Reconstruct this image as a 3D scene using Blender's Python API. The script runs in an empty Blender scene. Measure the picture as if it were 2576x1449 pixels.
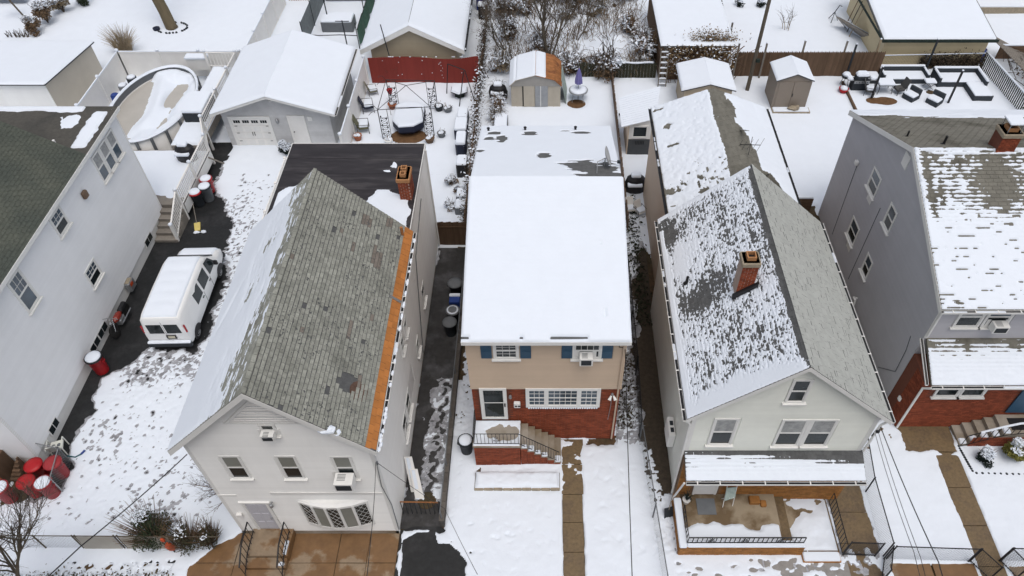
import bpy, math, random
import numpy as np
from mathutils import Matrix, Vector

random.seed(7)
np.random.seed(7)
SC = bpy.context.scene
COL = SC.collection
R = math.radians

# ---------------------------------------------------------------- camera
CAMZ = 27.0
PITCH = math.atan2(2085, 1886)
cd = bpy.data.cameras.new("camera")
cam = bpy.data.objects.new("camera", cd)
COL.objects.link(cam)
cam.location = (0, 0, CAMZ)
cam.rotation_euler = (math.pi / 2 - PITCH, 0, 0)
cd.sensor_width = 36.0
cd.lens = 1886 / 2576 * 36
cd.shift_x = -82 / 2576
cd.clip_end = 2000
SC.camera = cam

# ---------------------------------------------------------------- overcast daylight
SUN_EL, SUN_AZ = R(72), R(158)
w = bpy.data.worlds.new("World")
SC.world = w
w.use_nodes = True
nt = w.node_tree
sky = nt.nodes.new("ShaderNodeTexSky")
sky.sky_type = 'NISHITA'
sky.sun_disc = False
sky.sun_elevation = SUN_EL
sky.sun_rotation = SUN_AZ
sky.air_density = 1.0
sky.dust_density = 6.0
sky.ozone_density = 1.0
bg = nt.nodes["Background"]
hs = nt.nodes.new('ShaderNodeHueSaturation')          # cloud cover: the blue of the clear sky is mostly gone
hs.inputs['Saturation'].default_value = .5
nt.links.new(sky.outputs[0], hs.inputs['Color'])
nt.links.new(hs.outputs[0], bg.inputs[0])
bg.inputs[1].default_value = 0.15
sd = bpy.data.lights.new("sun", 'SUN')
sd.energy = 0.5
sd.angle = R(32)
sd.color = (1.0, 0.95, 0.88)
sun = bpy.data.objects.new("sun", sd)
COL.objects.link(sun)
dv = Vector((math.sin(SUN_AZ) * math.cos(SUN_EL), math.cos(SUN_AZ) * math.cos(SUN_EL), math.sin(SUN_EL)))
sun.rotation_euler = dv.to_track_quat('Z', 'Y').to_euler()
sun.location = (0, 0, 60)
SC.view_settings.view_transform = 'Standard'
SC.view_settings.look = 'None'
SC.view_settings.exposure = -0.09
SC.view_settings.gamma = 1.0
SC.view_settings.use_curve_mapping = False
SC.cycles.max_bounces = 6
SC.cycles.diffuse_bounces = 4

# ---------------------------------------------------------------- helpers
ORG = {}


def link(o):
    COL.objects.link(o)
    return o


def org(o):
    if o is None: return Vector((0, 0, 0))
    return ORG.get(o.name, Vector((0, 0, 0)))


def tag(o, label, cat, group=None, kind=None):
    if label: o['label'] = label
    if cat: o['category'] = cat
    if group: o['group'] = group
    if kind: o['kind'] = kind
    return o


def thing(name, label, cat, loc=(0, 0, 0), rz=0.0, group=None):
    o = link(bpy.data.objects.new(name, None))
    o.empty_display_size = 0.2
    o.location = loc
    o.rotation_euler = (0, 0, rz)
    if rz == 0.0: ORG[o.name] = Vector(loc)
    return tag(o, label, cat, group)


def dup(root, loc, rz=None, label=None, sc=None):
    r = link(root.copy())
    r.location = loc
    if rz is not None: r.rotation_euler = (0, 0, rz)
    if sc is not None: r.scale = (sc, sc, sc) if not hasattr(sc, '__len__') else sc
    if label: r['label'] = label
    for ch in root.children:
        c = link(ch.copy())
        c.parent = r
        for g in ch.children:
            d = link(g.copy())
            d.parent = c
    return r


class MB:
    """collects faces of one mesh; T maps local coordinates to world (or thing) coordinates"""

    def __init__(s, T=None):
        s.v, s.f, s.m, s.k, s.T = [], [], [], 0, T
        s.flip = T is not None and T.to_3x3().determinant() < 0

    def add(s, vs, fs):
        b = len(s.v)
        if s.T is not None: vs = [s.T @ Vector(p) for p in vs]
        s.v += [tuple(p) for p in vs]
        for f in fs:
            f = [b + i for i in f]
            s.f.append(f[::-1] if s.flip else f)
            s.m.append(s.k)
        return s

    def box(s, x0, x1, y0, y1, z0, z1):
        return s.add([(x0, y0, z0), (x1, y0, z0), (x1, y1, z0), (x0, y1, z0), (x0, y0, z1), (x1, y0, z1), (x1, y1, z1), (x0, y1, z1)],
                     [(0, 3, 2, 1), (4, 5, 6, 7), (0, 1, 5, 4), (1, 2, 6, 5), (2, 3, 7, 6), (3, 0, 4, 7)])

    def bbox(s, x0, x1, y0, y1, z0, z1, b=0.03):
        """box with chamfered vertical and top edges"""
        def ring(i, z): return [(x0 + i + b, y0 + i, z), (x1 - i - b, y0 + i, z), (x1 - i, y0 + i + b, z), (x1 - i, y1 - i - b, z),
                                (x1 - i - b, y1 - i, z), (x0 + i + b, y1 - i, z), (x0 + i, y1 - i - b, z), (x0 + i, y0 + i + b, z)]
        return s.loft([ring(0, z0), ring(0, z1 - b), ring(b * .6, z1)])

    def loft(s, rings, cap=True, closed=True):
        n = len(rings[0])
        vs = [p for r in rings for p in r]
        fs = []
        for k in range(len(rings) - 1):
            for i in range(n if closed else n - 1):
                j = (i + 1) % n
                fs.append((k * n + i, k * n + j, (k + 1) * n + j, (k + 1) * n + i))
        if cap and closed:
            fs.append(tuple(range(n))[::-1])
            fs.append(tuple((len(rings) - 1) * n + i for i in range(n)))
        return s.add(vs, fs)

    def prism(s, pts, d):
        """polygon pts (3-D) extruded by vector d"""
        d = Vector(d)
        a = [Vector(p) for p in pts]
        return s.loft([a, [p + d for p in a]])

    def quad(s, *p):
        return s.add(p, [tuple(range(len(p)))])

    def tube(s, pts, r, n=6, r1=None):
        pts = [Vector(p) for p in pts]
        r1 = r if r1 is None else r1
        rings = []
        for i, p in enumerate(pts):
            d = (pts[min(i + 1, len(pts) - 1)] - pts[max(i - 1, 0)])
            d = d.normalized() if d.length > 1e-9 else Vector((0, 0, 1))
            a = d.orthogonal().normalized() if i == 0 else (a - d * a.dot(d)).normalized()
            b = d.cross(a)
            rr = r + (r1 - r) * i / max(1, len(pts) - 1)
            rings.append([p + (a * math.cos(t) + b * math.sin(t)) * rr for t in [2 * math.pi * q / n for q in range(n)]])
        return s.loft(rings)

    def lathe(s, c, prof, n=16, sx=1, sy=1):
        return s.loft([[(c[0] + r * sx * math.cos(2 * math.pi * q / n), c[1] + r * sy * math.sin(2 * math.pi * q / n), c[2] + z) for q in range(n)] for r, z in prof])

    def blob(s, c, rx, ry, rz, n=8, m=5, j=0.0, zmin=-1):
        rings = []
        for k in range(m + 1):
            t = -math.pi / 2 + math.pi * k / m
            rings.append([(c[0] + rx * math.cos(t) * math.cos(a) * (1 + random.uniform(-j, j)), c[1] + ry * math.cos(t) * math.sin(a) * (1 + random.uniform(-j, j)),
                           c[2] + rz * max(zmin, math.sin(t)) * (1 + random.uniform(-j, j) * .4)) for a in [2 * math.pi * q / n for q in range(n)]])
        return s.loft(rings)

    def slab(s, a, b, c, d, t):
        """quad a b c d thickened downwards along its normal by t"""
        a, b, c, d = map(Vector, (a, b, c, d))
        nn = (b - a).cross(d - a).normalized()
        if nn.z < 0: nn = -nn
        return s.loft([[p - nn * t for p in (a, b, c, d)], [a, b, c, d]])

    def build(s, name, mat, parent=None, smooth=False, kind=None, label=None):
        me = bpy.data.meshes.new(name)
        off = org(parent) if parent is not None else Vector((0, 0, 0))
        me.from_pydata([(x - off.x, y - off.y, z - off.z) for x, y, z in s.v], [], s.f)
        for m_ in (mat if isinstance(mat, (list, tuple)) else [mat]): me.materials.append(m_)
        if isinstance(mat, (list, tuple)): me.polygons.foreach_set('material_index', s.m)
        if smooth: me.polygons.foreach_set('use_smooth', [True] * len(me.polygons))
        me.update()
        o = link(bpy.data.objects.new(name, me))
        if parent is not None:
            o.parent = parent
            ORG[o.name] = off
        if kind: o['kind'] = kind
        if label: o['label'] = label
        return o


def frame_front(Y): return Matrix(((1, 0, 0, 0), (0, -1, 0, Y), (0, 0, 1, 0), (0, 0, 0, 1)))
def frame_right(X): return Matrix(((0, 1, 0, X), (1, 0, 0, 0), (0, 0, 1, 0), (0, 0, 0, 1)))
def frame_left(X): return Matrix(((0, -1, 0, X), (1, 0, 0, 0), (0, 0, 1, 0), (0, 0, 0, 1)))


BOX = ([(0, 0, 0), (1, 0, 0), (1, 1, 0), (0, 1, 0), (0, 0, 1), (1, 0, 1), (1, 1, 1), (0, 1, 1)],
       [(0, 3, 2, 1), (4, 5, 6, 7), (0, 1, 5, 4), (1, 2, 6, 5), (2, 3, 7, 6), (3, 0, 4, 7)])
WEDGE = ([(0, 0, 0), (1, 0, 0), (1, 1, 0), (0, 1, 0), (0, 0, 1), (1, 0, 1), (1, 1, .15), (0, 1, .15)], BOX[1])
BRICK = ([(0, 0, 0), (1, 0, 0), (1, 0, 1), (0, 0, 1), (.03, 1, .08), (.97, 1, .08), (.97, 1, .92), (.03, 1, .92)], BOX[1])
UNIT = {}


def mat4(o, u, v, n):
    return Matrix(((u[0], v[0], n[0], o[0]), (u[1], v[1], n[1], o[1]), (u[2], v[2], n[2], o[2]), (0, 0, 0, 1)))


def pieces(name, unit, Ms, mat, parent, keep=300, rest=None, mats=None):
    """alike pieces: the ones nearest the camera as objects that share one mesh, the others joined as one part"""
    cp = Vector((0, 0, CAMZ))
    idx = sorted(range(len(Ms)), key=lambda i: (Ms[i].translation - cp).length)
    off = org(parent)
    def mesh(m):
        k = (name, id(unit), m.name)
        if k not in UNIT:
            me = bpy.data.meshes.new(name)
            me.from_pydata(unit[0], [], unit[1])
            me.materials.append(m)
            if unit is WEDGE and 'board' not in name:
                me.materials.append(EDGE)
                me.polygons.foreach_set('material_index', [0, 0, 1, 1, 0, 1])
            me.update()
            UNIT[k] = me
        return UNIT[k]
    for i in idx[:keep]:
        o = bpy.data.objects.new(name, mesh(mats[i] if mats else mat))
        COL.objects.link(o)
        o.parent = parent
        m_ = Ms[i].copy()
        m_.translation = m_.translation - off
        o.matrix_basis = m_
    if len(idx) > keep:
        ml = [mat] if not mats else list(dict.fromkeys(mats))
        V = np.array([list(p) + [1] for p in unit[0]]).T
        vs, fs, mi, b = [], [], [], 0
        for i in idx[keep:]:
            P = (np.array(Ms[i]) @ V)[:3].T - np.array(off)
            vs += [tuple(p) for p in P]
            fs += [[b + q for q in f] for f in unit[1]]
            q0 = ml.index(mats[i]) if mats else 0
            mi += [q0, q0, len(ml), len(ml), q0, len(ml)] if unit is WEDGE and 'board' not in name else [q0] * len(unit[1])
            b += len(P)
        me = bpy.data.meshes.new(rest or name + '_field')
        me.from_pydata(vs, [], fs)
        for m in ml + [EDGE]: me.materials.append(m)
        me.polygons.foreach_set('material_index', mi)
        me.update()
        o = link(bpy.data.objects.new(rest or name + '_field', me))
        o.parent = parent
        o['kind'] = 'stuff'


# ---------------------------------------------------------------- numpy noise
def _h(ix, iy, s):
    n = (ix * 374761393 + iy * 668265263 + s * 974634777) & 0xffffffff
    n = ((n ^ (n >> 13)) * 1274126177) & 0xffffffff
    n = ((n ^ (n >> 15)) * 668265263) & 0xffffffff
    return ((n ^ (n >> 16)) & 0xffff) / 65535.0


def vn(x, y, s=0):
    x = np.asarray(x, float); y = np.asarray(y, float)
    ix = np.floor(x).astype(np.int64); iy = np.floor(y).astype(np.int64)
    fx = x - ix; fy = y - iy
    fx = fx * fx * (3 - 2 * fx); fy = fy * fy * (3 - 2 * fy)
    return ((_h(ix, iy, s) * (1 - fx) + _h(ix + 1, iy, s) * fx) * (1 - fy) + (_h(ix, iy + 1, s) * (1 - fx) + _h(ix + 1, iy + 1, s) * fx) * fy)


def fbm(x, y, o=4, s=0, g=.5):
    t, a, n = 0, 1, 0
    for k in range(o):
        t = t + a * vn(np.asarray(x) * 2 ** k + 17.3 * k, np.asarray(y) * 2 ** k - 9.1 * k, s + k)
        n += a; a *= g
    return t / n            # 0..1


def sst(a, b, x):
    t = np.clip((x - a) / (b - a), 0, 1)
    return t * t * (3 - 2 * t)


def sdf(poly, x, y):
    """signed distance to a polygon, positive inside"""
    d = np.full(x.shape, 1e9); ins = np.zeros(x.shape, bool)
    n = len(poly)
    for i in range(n):
        ax, ay = poly[i]; bx, by = poly[(i + 1) % n]
        ex, ey = bx - ax, by - ay
        t = np.clip(((x - ax) * ex + (y - ay) * ey) / (ex * ex + ey * ey + 1e-12), 0, 1)
        d = np.minimum(d, (x - ax - t * ex) ** 2 + (y - ay - t * ey) ** 2)
        c = ((ay > y) != (by > y)) & (x < (bx - ax) * (y - ay) / (by - ay + 1e-12) + ax)
        ins ^= c
    d = np.sqrt(d)
    return np.where(ins, d, -d)


def rect(x0, x1, y0, y1): return [(x0, y0), (x1, y0), (x1, y1), (x0, y1)]


def grid_mesh(name, P, H, mat, parent=None, cull=None, smooth=True, kind=None):
    """P: (ny,nx,3) points; H: heights used for culling"""
    ny, nx = H.shape
    off = org(parent) if parent is not None else Vector((0, 0, 0))
    V = P.reshape(-1, 3) - np.array(off)
    i = np.arange(ny * nx).reshape(ny, nx)
    F = np.stack([i[:-1, :-1], i[:-1, 1:], i[1:, 1:], i[1:, :-1]], -1).reshape(-1, 4)
    if cull is not None:
        hm = np.maximum(np.maximum(H[:-1, :-1], H[:-1, 1:]), np.maximum(H[1:, 1:], H[1:, :-1])).reshape(-1)
        F = F[hm > cull]
        used = np.zeros(len(V), bool); used[F.reshape(-1)] = True
        rm = np.cumsum(used) - 1
        V = V[used]; F = rm[F]
    me = bpy.data.meshes.new(name)
    me.vertices.add(len(V)); me.vertices.foreach_set('co', V.astype(np.float32).reshape(-1))
    me.loops.add(F.size); me.loops.foreach_set('vertex_index', F.astype(np.int32).reshape(-1))
    me.polygons.add(len(F)); me.polygons.foreach_set('loop_start', np.arange(0, F.size, 4, dtype=np.int32))
    me.polygons.foreach_set('loop_total', np.full(len(F), 4, np.int32))
    me.polygons.foreach_set('use_smooth', np.full(len(F), smooth))
    me.materials.append(mat)
    me.update(); me.validate()
    o = link(bpy.data.objects.new(name, me))
    if parent is not None:
        o.parent = parent; ORG[o.name] = off
    if kind: o['kind'] = kind
    return o


def snow_on(name, p0, pu, pv, step, hf, parent, cull=-0.004, edge=.12, mat=None, kind=None, open_=''):
    """snow lying on a plane: p0 corner, pu and pv its sides; hf(a,b,A,B) the depth in metres over the plane"""
    p0, pu, pv = Vector(p0), Vector(pu), Vector(pv)
    if 't' in open_: pv = pv * (1 + .045 / pv.length)
    if 'b' in open_: p0 = p0 - pv.normalized() * .03; pv = pv * (1 + .03 / pv.length)
    A, B = pu.length, pv.length
    nn = pu.cross(pv).normalized()
    if nn.z < 0: nn = -nn
    nx, ny = max(3, int(A / step) + 1), max(3, int(B / step) + 1)
    a, b = np.meshgrid(np.linspace(0, A, nx), np.linspace(0, B, ny))
    h = hf(a, b, A, B)
    if edge:
        d = np.minimum(a, A - a)
        if 'b' not in open_: d = np.minimum(d, b)
        if 't' not in open_: d = np.minimum(d, B - b)
        d = d - np.abs(fbm(a * 2.3 + p0.x, b * 2.3 + p0.y, 3, 333) - .5) * edge * .9
        e = np.sqrt(np.clip(d / edge, 0, 1) * (2 - np.clip(d / edge, 0, 1)))
        h = np.where(h > 0, h * e - .004 * (1 - e), h)
    u = np.array(pu.normalized()); v = np.array(pv.normalized()); n = np.array(nn)
    P = np.array(p0) + a[..., None] * u + b[..., None] * v + h[..., None] * n
    return grid_mesh(name, P, h, mat or SNOW, parent, cull, kind=kind)


def even_snow(d=.08, s=0, amp=.02, sc=.5):
    return lambda a, b, A, B: d + (fbm(a * sc, b * sc, 4, s) - .5) * amp * 2


def cap(mb, x0, x1, y0, y1, z, h=.08, b=.05):
    """pillow of snow on a small top"""
    mb.bbox(x0, x1, y0, y1, z, z + h, b)
    return mb


# ---------------------------------------------------------------- materials
def mat(name, col, rough=.75, var=.12, scale=3.0, bump=0.0, bscale=30.0, spec=.3, metal=0.0, rnd=0.0, col2=None, c2lo=.5, c2hi=.7, c2s=1.0, streak=None):
    m = bpy.data.materials.new(name)
    m.use_nodes = True
    nt = m.node_tree
    N, L = nt.nodes, nt.links
    p = N['Principled BSDF']
    p.inputs['Roughness'].default_value = rough
    p.inputs['Metallic'].default_value = metal
    p.inputs['Specular IOR Level'].default_value = spec
    g = N.new('ShaderNodeNewGeometry')
    src = g.outputs['Position']
    if streak:
        vm = N.new('ShaderNodeVectorMath'); vm.operation = 'MULTIPLY'
        vm.inputs[1].default_value = streak
        L.new(src, vm.inputs[0]); src = vm.outputs[0]
    nz = N.new('ShaderNodeTexNoise')
    nz.inputs['Scale'].default_value = scale; nz.inputs['Detail'].default_value = 6; nz.inputs['Roughness'].default_value = .65
    L.new(src, nz.inputs['Vector'])
    r = N.new('ShaderNodeMapRange')
    r.inputs['From Min'].default_value = .3; r.inputs['From Max'].default_value = .7
    r.inputs['To Min'].default_value = 1 - var; r.inputs['To Max'].default_value = 1 + var
    L.new(nz.outputs['Fac'], r.inputs['Value'])
    fac = r.outputs['Result']
    if rnd:
        oi = N.new('ShaderNodeObjectInfo')
        ad = N.new('ShaderNodeMath'); ad.operation = 'ADD'
        L.new(oi.outputs['Random'], ad.inputs[0]); L.new(g.outputs['Random Per Island'], ad.inputs[1])
        fr = N.new('ShaderNodeMath'); fr.operation = 'FRACT'; L.new(ad.outputs[0], fr.inputs[0])
        r2 = N.new('ShaderNodeMapRange'); r2.inputs['To Min'].default_value = 1 - rnd; r2.inputs['To Max'].default_value = 1 + rnd
        L.new(fr.outputs[0], r2.inputs['Value'])
        mu = N.new('ShaderNodeMath'); mu.operation = 'MULTIPLY'; L.new(fac, mu.inputs[0]); L.new(r2.outputs[0], mu.inputs[1]); fac = mu.outputs[0]
    vs = N.new('ShaderNodeVectorMath'); vs.operation = 'SCALE'
    if col2 is not None:
        n2 = N.new('ShaderNodeTexNoise'); n2.inputs['Scale'].default_value = c2s; n2.inputs['Detail'].default_value = 7; n2.inputs['Roughness'].default_value = .6
        L.new(src, n2.inputs['Vector'])
        r3 = N.new('ShaderNodeMapRange'); r3.inputs['From Min'].default_value = c2lo; r3.inputs['From Max'].default_value = c2hi
        L.new(n2.outputs['Fac'], r3.inputs['Value'])
        mx = N.new('ShaderNodeMix'); mx.data_type = 'RGBA'
        mx.inputs['A'].default_value = (*col, 1); mx.inputs['B'].default_value = (*col2, 1)
        L.new(r3.outputs[0], mx.inputs['Factor']); L.new(mx.outputs['Result'], vs.inputs[0])
    else:
        vs.inputs[0].default_value = col
    L.new(fac, vs.inputs['Scale'])
    L.new(vs.outputs[0], p.inputs['Base Color'])
    if bump:
        nb = N.new('ShaderNodeTexNoise'); nb.inputs['Scale'].default_value = bscale; nb.inputs['Detail'].default_value = 5
        L.new(g.outputs['Position'], nb.inputs['Vector'])
        bp = N.new('ShaderNodeBump'); bp.inputs['Strength'].default_value = bump; bp.inputs['Distance'].default_value = .03
        L.new(nb.outputs['Fac'], bp.inputs['Height']); L.new(bp.outputs[0], p.inputs['Normal'])
    return m


SNOW = mat('snow', (.705, .76, .835), .85, .015, 1.5, .25, 14, .2)
WHITE = mat('white_vinyl', (.78, .77, .745), .5, .05, 1.2, rnd=.015)
WHITESIDE = mat('white_siding', (.85, .85, .83), .55, .06, .7, rnd=.02, streak=(1, 1, .15))
CREAM = mat('cream_siding', (.77, .79, .73), .55, .05, .8, rnd=.02)
LGRAY = mat('pale_gray_siding', (.80, .815, .83), .6, .03, .8, rnd=.015)
TRIM = mat('white_trim', (.74, .74, .72), .5, .04, 2)
GARGRAY = mat('gray_siding', (.53, .535, .54), .6, .1, 1.5, rnd=.04)
BEIGE = mat('beige_siding', (.54, .425, .32), .6, .04, 1, rnd=.02)
GRAYSIDE = mat('slate_gray_siding', (.45, .45, .48), .6, .04, 1, rnd=.02)
TAN = mat('tan_siding', (.42, .35, .26), .65, .06, 1, rnd=.03)
YEL = mat('yellow_siding', (.55, .46, .29), .6, .06, 1, rnd=.03)
KHAKI = mat('khaki_siding', (.42, .36, .26), .65, .05, 1, rnd=.03)
TAUPE = mat('taupe_panel', (.235, .20, .165), .7, .06, 1)
BRICKM = mat('red_brick', (.215, .052, .024), .85, .18, 6, .2, 60, rnd=.25)
BRICKT = mat('tan_brick', (.30, .135, .038), .85, .18, 6, .2, 60, rnd=.2)
MORTAR = mat('mortar', (.15, .055, .035), .9, .1, 8)
MORTARL = mat('pale_mortar', (.42, .33, .28), .9, .1, 8)
MORTART = mat('tan_mortar', (.20, .13, .08), .9, .1, 8)
CONC = mat('concrete', (.30, .27, .23), .8, .12, 2, .15, 40, col2=(.19, .15, .10), c2lo=.42, c2hi=.62, c2s=.6)
WETC = mat('wet_concrete', (.165, .09, .038), .45, .2, 2.5, .15, 50, col2=(.235, .175, .115), c2lo=.55, c2hi=.6, c2s=.6, spec=.5)
WALKM = mat('wet_walk', (.15, .105, .055), .5, .25, 9, .3, 60, col2=(.12, .085, .05), c2lo=.45, c2hi=.6, c2s=1.2, spec=.4)
ASPH = mat('wet_asphalt', (.014, .015, .016), .5, .35, 5, .2, 90, spec=.35, col2=(.038, .038, .04), c2lo=.5, c2hi=.72, c2s=.5)
ASPH2 = mat('alley_asphalt', (.035, .034, .034), .6, .3, 3, .2, 60, spec=.35, col2=(.085, .085, .09), c2lo=.5, c2hi=.7, c2s=.9)
SOIL = mat('soil_and_grass', (.055, .045, .026), .9, .35, 7, .6, 25, col2=(.09, .055, .03), c2lo=.4, c2hi=.6, c2s=.7)
SHING = mat('gray_shingle', (.255, .262, .232), .9, .22, 7, .3, 90, rnd=.14, col2=(.18, .185, .162), c2lo=.5, c2hi=.68, c2s=.8)
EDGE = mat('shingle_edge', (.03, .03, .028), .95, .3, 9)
SHINGD = mat('worn_brown_shingle', (.17, .15, .13), .9, .2, 5, .3, 90, rnd=.1)
SHINGL = mat('light_shingle', (.375, .39, .37), .9, .07, 3, .2, 90, rnd=.05)
SHINGK = mat('dark_gray_shingle', (.095, .098, .10), .9, .2, 6, .3, 90, rnd=.12)
SHINGG = mat('green_gray_shingle', (.062, .072, .062), .9, .25, 9, .4, 60, col2=(.09, .098, .08), c2lo=.4, c2hi=.65, c2s=.5)
SHINGB = mat('brown_wet_shingle', (.075, .072, .064), .8, .2, 6, .3, 60, col2=(.045, .045, .042), c2lo=.45, c2hi=.65, c2s=.5)
SHINGO = mat('olive_wet_shingle', (.155, .15, .128), .85, .15, 4, .3, 80, rnd=.08, col2=(.075, .07, .055), c2lo=.5, c2hi=.66, c2s=.45)
ORANGE = mat('orange_underlay', (.42, .165, .045), .8, .12, 3, .1, 60, rnd=.12)
TAR = mat('black_roll_roofing', (.03, .027, .03), .5, .3, 1.6, .08, 50, streak=(.35, 2, 1), col2=(.05, .046, .048), c2lo=.5, c2hi=.62, c2s=.8)
GLASS = mat('window_glass', (.014, .02, .022), .1, .4, .8, spec=.3)
GLASSB = mat('window_glass_blue', (.05, .075, .10), .1, .35, 1.2, spec=.6)
SHADE = mat('drawn_shade', (.22, .225, .20), .5, .1, 2, spec=.4)
CURT = mat('net_curtain', (.33, .34, .34), .6, .3, 5, spec=.3)
BLUE = mat('blue_shutter', (.028, .08, .14), .5, .08, 4)
BLACK = mat('black_metal', (.015, .015, .017), .45, .1, 4)
DARK = mat('dark_charcoal', (.025, .03, .036), .7, .15, 3)
NAVY = mat('navy_cover', (.012, .016, .035), .6, .15, 3)
METAL = mat('gray_metal', (.32, .33, .34), .4, .1, 4, metal=.6)
GRAYP = mat('gray_plastic', (.13, .14, .15), .6, .1, 3)
REDP = mat('red_plastic', (.36, .012, .016), .4, .1, 4)
REDF = mat('red_paint', (.20, .03, .022), .75, .08, 1.5, rnd=.05, streak=(1, 1, .2))
WOOD = mat('brown_wood', (.115, .072, .045), .85, .2, 4, .1, 40, rnd=.18, streak=(1, 1, .2))
WOODG = mat('gray_wood', (.22, .20, .175), .85, .15, 4, rnd=.1)
RUST = mat('rusty_metal', (.30, .125, .045), .8, .2, 5, rnd=.08, col2=(.18, .07, .03), c2lo=.5, c2hi=.65, c2s=2)
BARK = mat('bark', (.10, .085, .065), .9, .2, 8, .4, 30, streak=(1, 1, .25))
TWIG = mat('twig', (.075, .06, .048), .9, .2, 5)
BROWNLEAF = mat('dead_leaves', (.15, .10, .06), .9, .35, 3, rnd=.3)
STRAW = mat('dry_grass', (.30, .24, .16), .9, .25, 3, rnd=.2)
GREEN = mat('evergreen', (.035, .05, .025), .8, .35, 4, rnd=.3)
GREENY = mat('yellow_green_leaves', (.20, .19, .05), .8, .3, 4, rnd=.3)
DKGREEN = mat('dark_green', (.015, .025, .02), .8, .3, 4, rnd=.3)
TERRA = mat('terracotta', (.32, .11, .055), .8, .1, 4)
ICE = mat('pool_cover', (.40, .385, .355), .7, .06, .8)
VAN = mat('van_paint', (.76, .77, .77), .3, .02, 2, spec=.5)
RUBBER = mat('rubber', (.012, .012, .012), .8, .1, 5)
LIGHTR = mat('tail_lamp', (.35, .015, .02), .25, .1, 4, spec=.5)
PLATE = mat('plate', (.55, .52, .40), .5, .05, 4)
BLUEP = mat('blue_plastic', (.02, .05, .22), .5, .1, 4)
LAV = mat('lavender_cloth', (.16, .15, .36), .8, .1, 5)
ORNG = mat('orange_plastic', (.48, .07, .02), .5, .1, 4)
YELW = mat('yellow_steel', (.55, .30, .02), .6, .1, 2)
CLAY = mat('clay_flue', (.40, .20, .09), .85, .15, 8)
STONE = mat('weathered_cement', (.30, .255, .19), .9, .2, 6)
CARD = mat('faded_green_cloth', (.33, .40, .37), .8, .2, 6)
CHROME = mat('chrome', (.5, .5, .5), .25, .2, 6, metal=1)

# ================================================================ SETTING
def sheet(name, poly, z, m, parent=None):
    o = MB().add([(x, y, z) for x, y in poly], [tuple(range(len(poly)))]).build(name, m, parent)
    if parent is None: o['kind'] = 'structure'
    return o


sheet('ground', rect(-300, 300, -120, 400), -.07, SOIL)
sheet('driveway', [(-20.1, 10.9), (-11.3, 10.9), (-11.3, 24), (-12.0, 36), (-20.1, 36)], -.012, ASPH)
sheet('alley', [(-5.43, 12.2), (-3.9, 12.2), (-3.85, 27.2), (-5.43, 27.2)], -.012, ASPH2)
sheet('asphalt_patch', [(-5.4, 12.15), (-4.9, 12.3), (-3.9, 12.3), (-2.2, 10.9), (-2.2, 9.0), (-5.4, 9.0)], -.008, ASPH)
sheet('side_path', [(3.55, 13.3), (5.0, 13.3), (5.2, 32), (3.9, 32)], -.012, mat('damp_dirt', (.05, .038, .026), .7, .3, 6, .4, 25))
sheet('road', [(-60, 2), (60, 2), (60, 7.6), (-60, 7.6)], -.012, ASPH)


def slabs(name, quads, m, base, z=-.03, t=.035):
    """paving: each slab a piece of its own with open joints"""
    b = MB()
    for q in quads: b.add([(x, y, z) for x, y in q], [tuple(range(len(q)))])
    o = b.build(name, base)
    o['kind'] = 'structure'
    for q in quads:
        cx = sum(p[0] for p in q) / len(q); cy = sum(p[1] for p in q) / len(q)
        s = []
        for x, y in q:
            d = math.hypot(x - cx, y - cy)
            s.append((x + (cx - x) / d * .018, y + (cy - y) / d * .018))
        zz = z + t + random.uniform(-.004, .004)
        MB().prism([(x, y, z + .003) for x, y in s], (0, 0, zz - z)).build('slab', m, o)
    return o


def strip(x0, x1, y0, y1, n, sk=0.0):
    ys = [y0 + (y1 - y0) * i / n for i in range(n + 1)]
    return [[(x0 + sk * a, ys[i]), (x1 + sk * a, ys[i]), (x1 + sk * b, ys[i + 1]), (x0 + sk * b, ys[i + 1])] for i, (a, b) in enumerate(zip([k / n for k in range(n)], [(k + 1) / n for k in range(n)]))]


q = []
for i, (a, b) in enumerate(zip([-13.2, -11.3, -9.55, -7.6, -6.5], [-11.3, -9.55, -7.6, -6.5, -5.42])):
    q += [rect(a, b, 10.9, 12.05), rect(a, b, 9.3, 10.9), rect(a, b, 7.8, 9.3)]
slabs('front_pavement', q, WETC, SOIL)
slabs('walkway', strip(.68, 1.47, 9.0, 13.6, 4) + [rect(.66, 1.52, 13.6, 14.9), rect(.66, 1.58, 14.9, 16.05)], WALKM, SOIL)
slabs('porch_walkway', strip(10.95, 12.35, 10.4, 14.1, 3) + strip(11.75, 14.5, 14.1, 16.8, 1), WALKM, SOIL)
slabs('entrance_walkway', strip(15.72, 16.72, 9.2, 15.45, 4) + [rect(14.55, 16.8, 15.47, 16.75), rect(12.95, 14.5, 15.6, 16.75)], WALKM, SOIL)
slabs('sidewalk', [rect(a, a + 1.55, 8.9, 10.9) for a in (12.5, 14.1, 16.75, 18.35, 19.95)], WETC, SOIL)
slabs('footway', [rect(a, a + 1.5, 8.0, 11.1) for a in (4.9, 6.45, 8.0, 9.55)], mat('gray_slush', (.24, .23, .22), .6, .2, 4, .2, 40), SOIL)


# ---- snow lying on the ground
def pit(h, x, y, px, py, rx, ry, ang, d):
    m = (np.abs(x - px) < 2.5 * max(rx, ry)) & (np.abs(y - py) < 2.5 * max(rx, ry))
    if not m.any(): return
    dx, dy = x[m] - px, y[m] - py
    c, s = math.cos(ang), math.sin(ang)
    q = ((dx * c + dy * s) / rx) ** 2 + ((-dx * s + dy * c) / ry) ** 2
    h[m] -= d * np.exp(-q ** 2)


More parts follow.
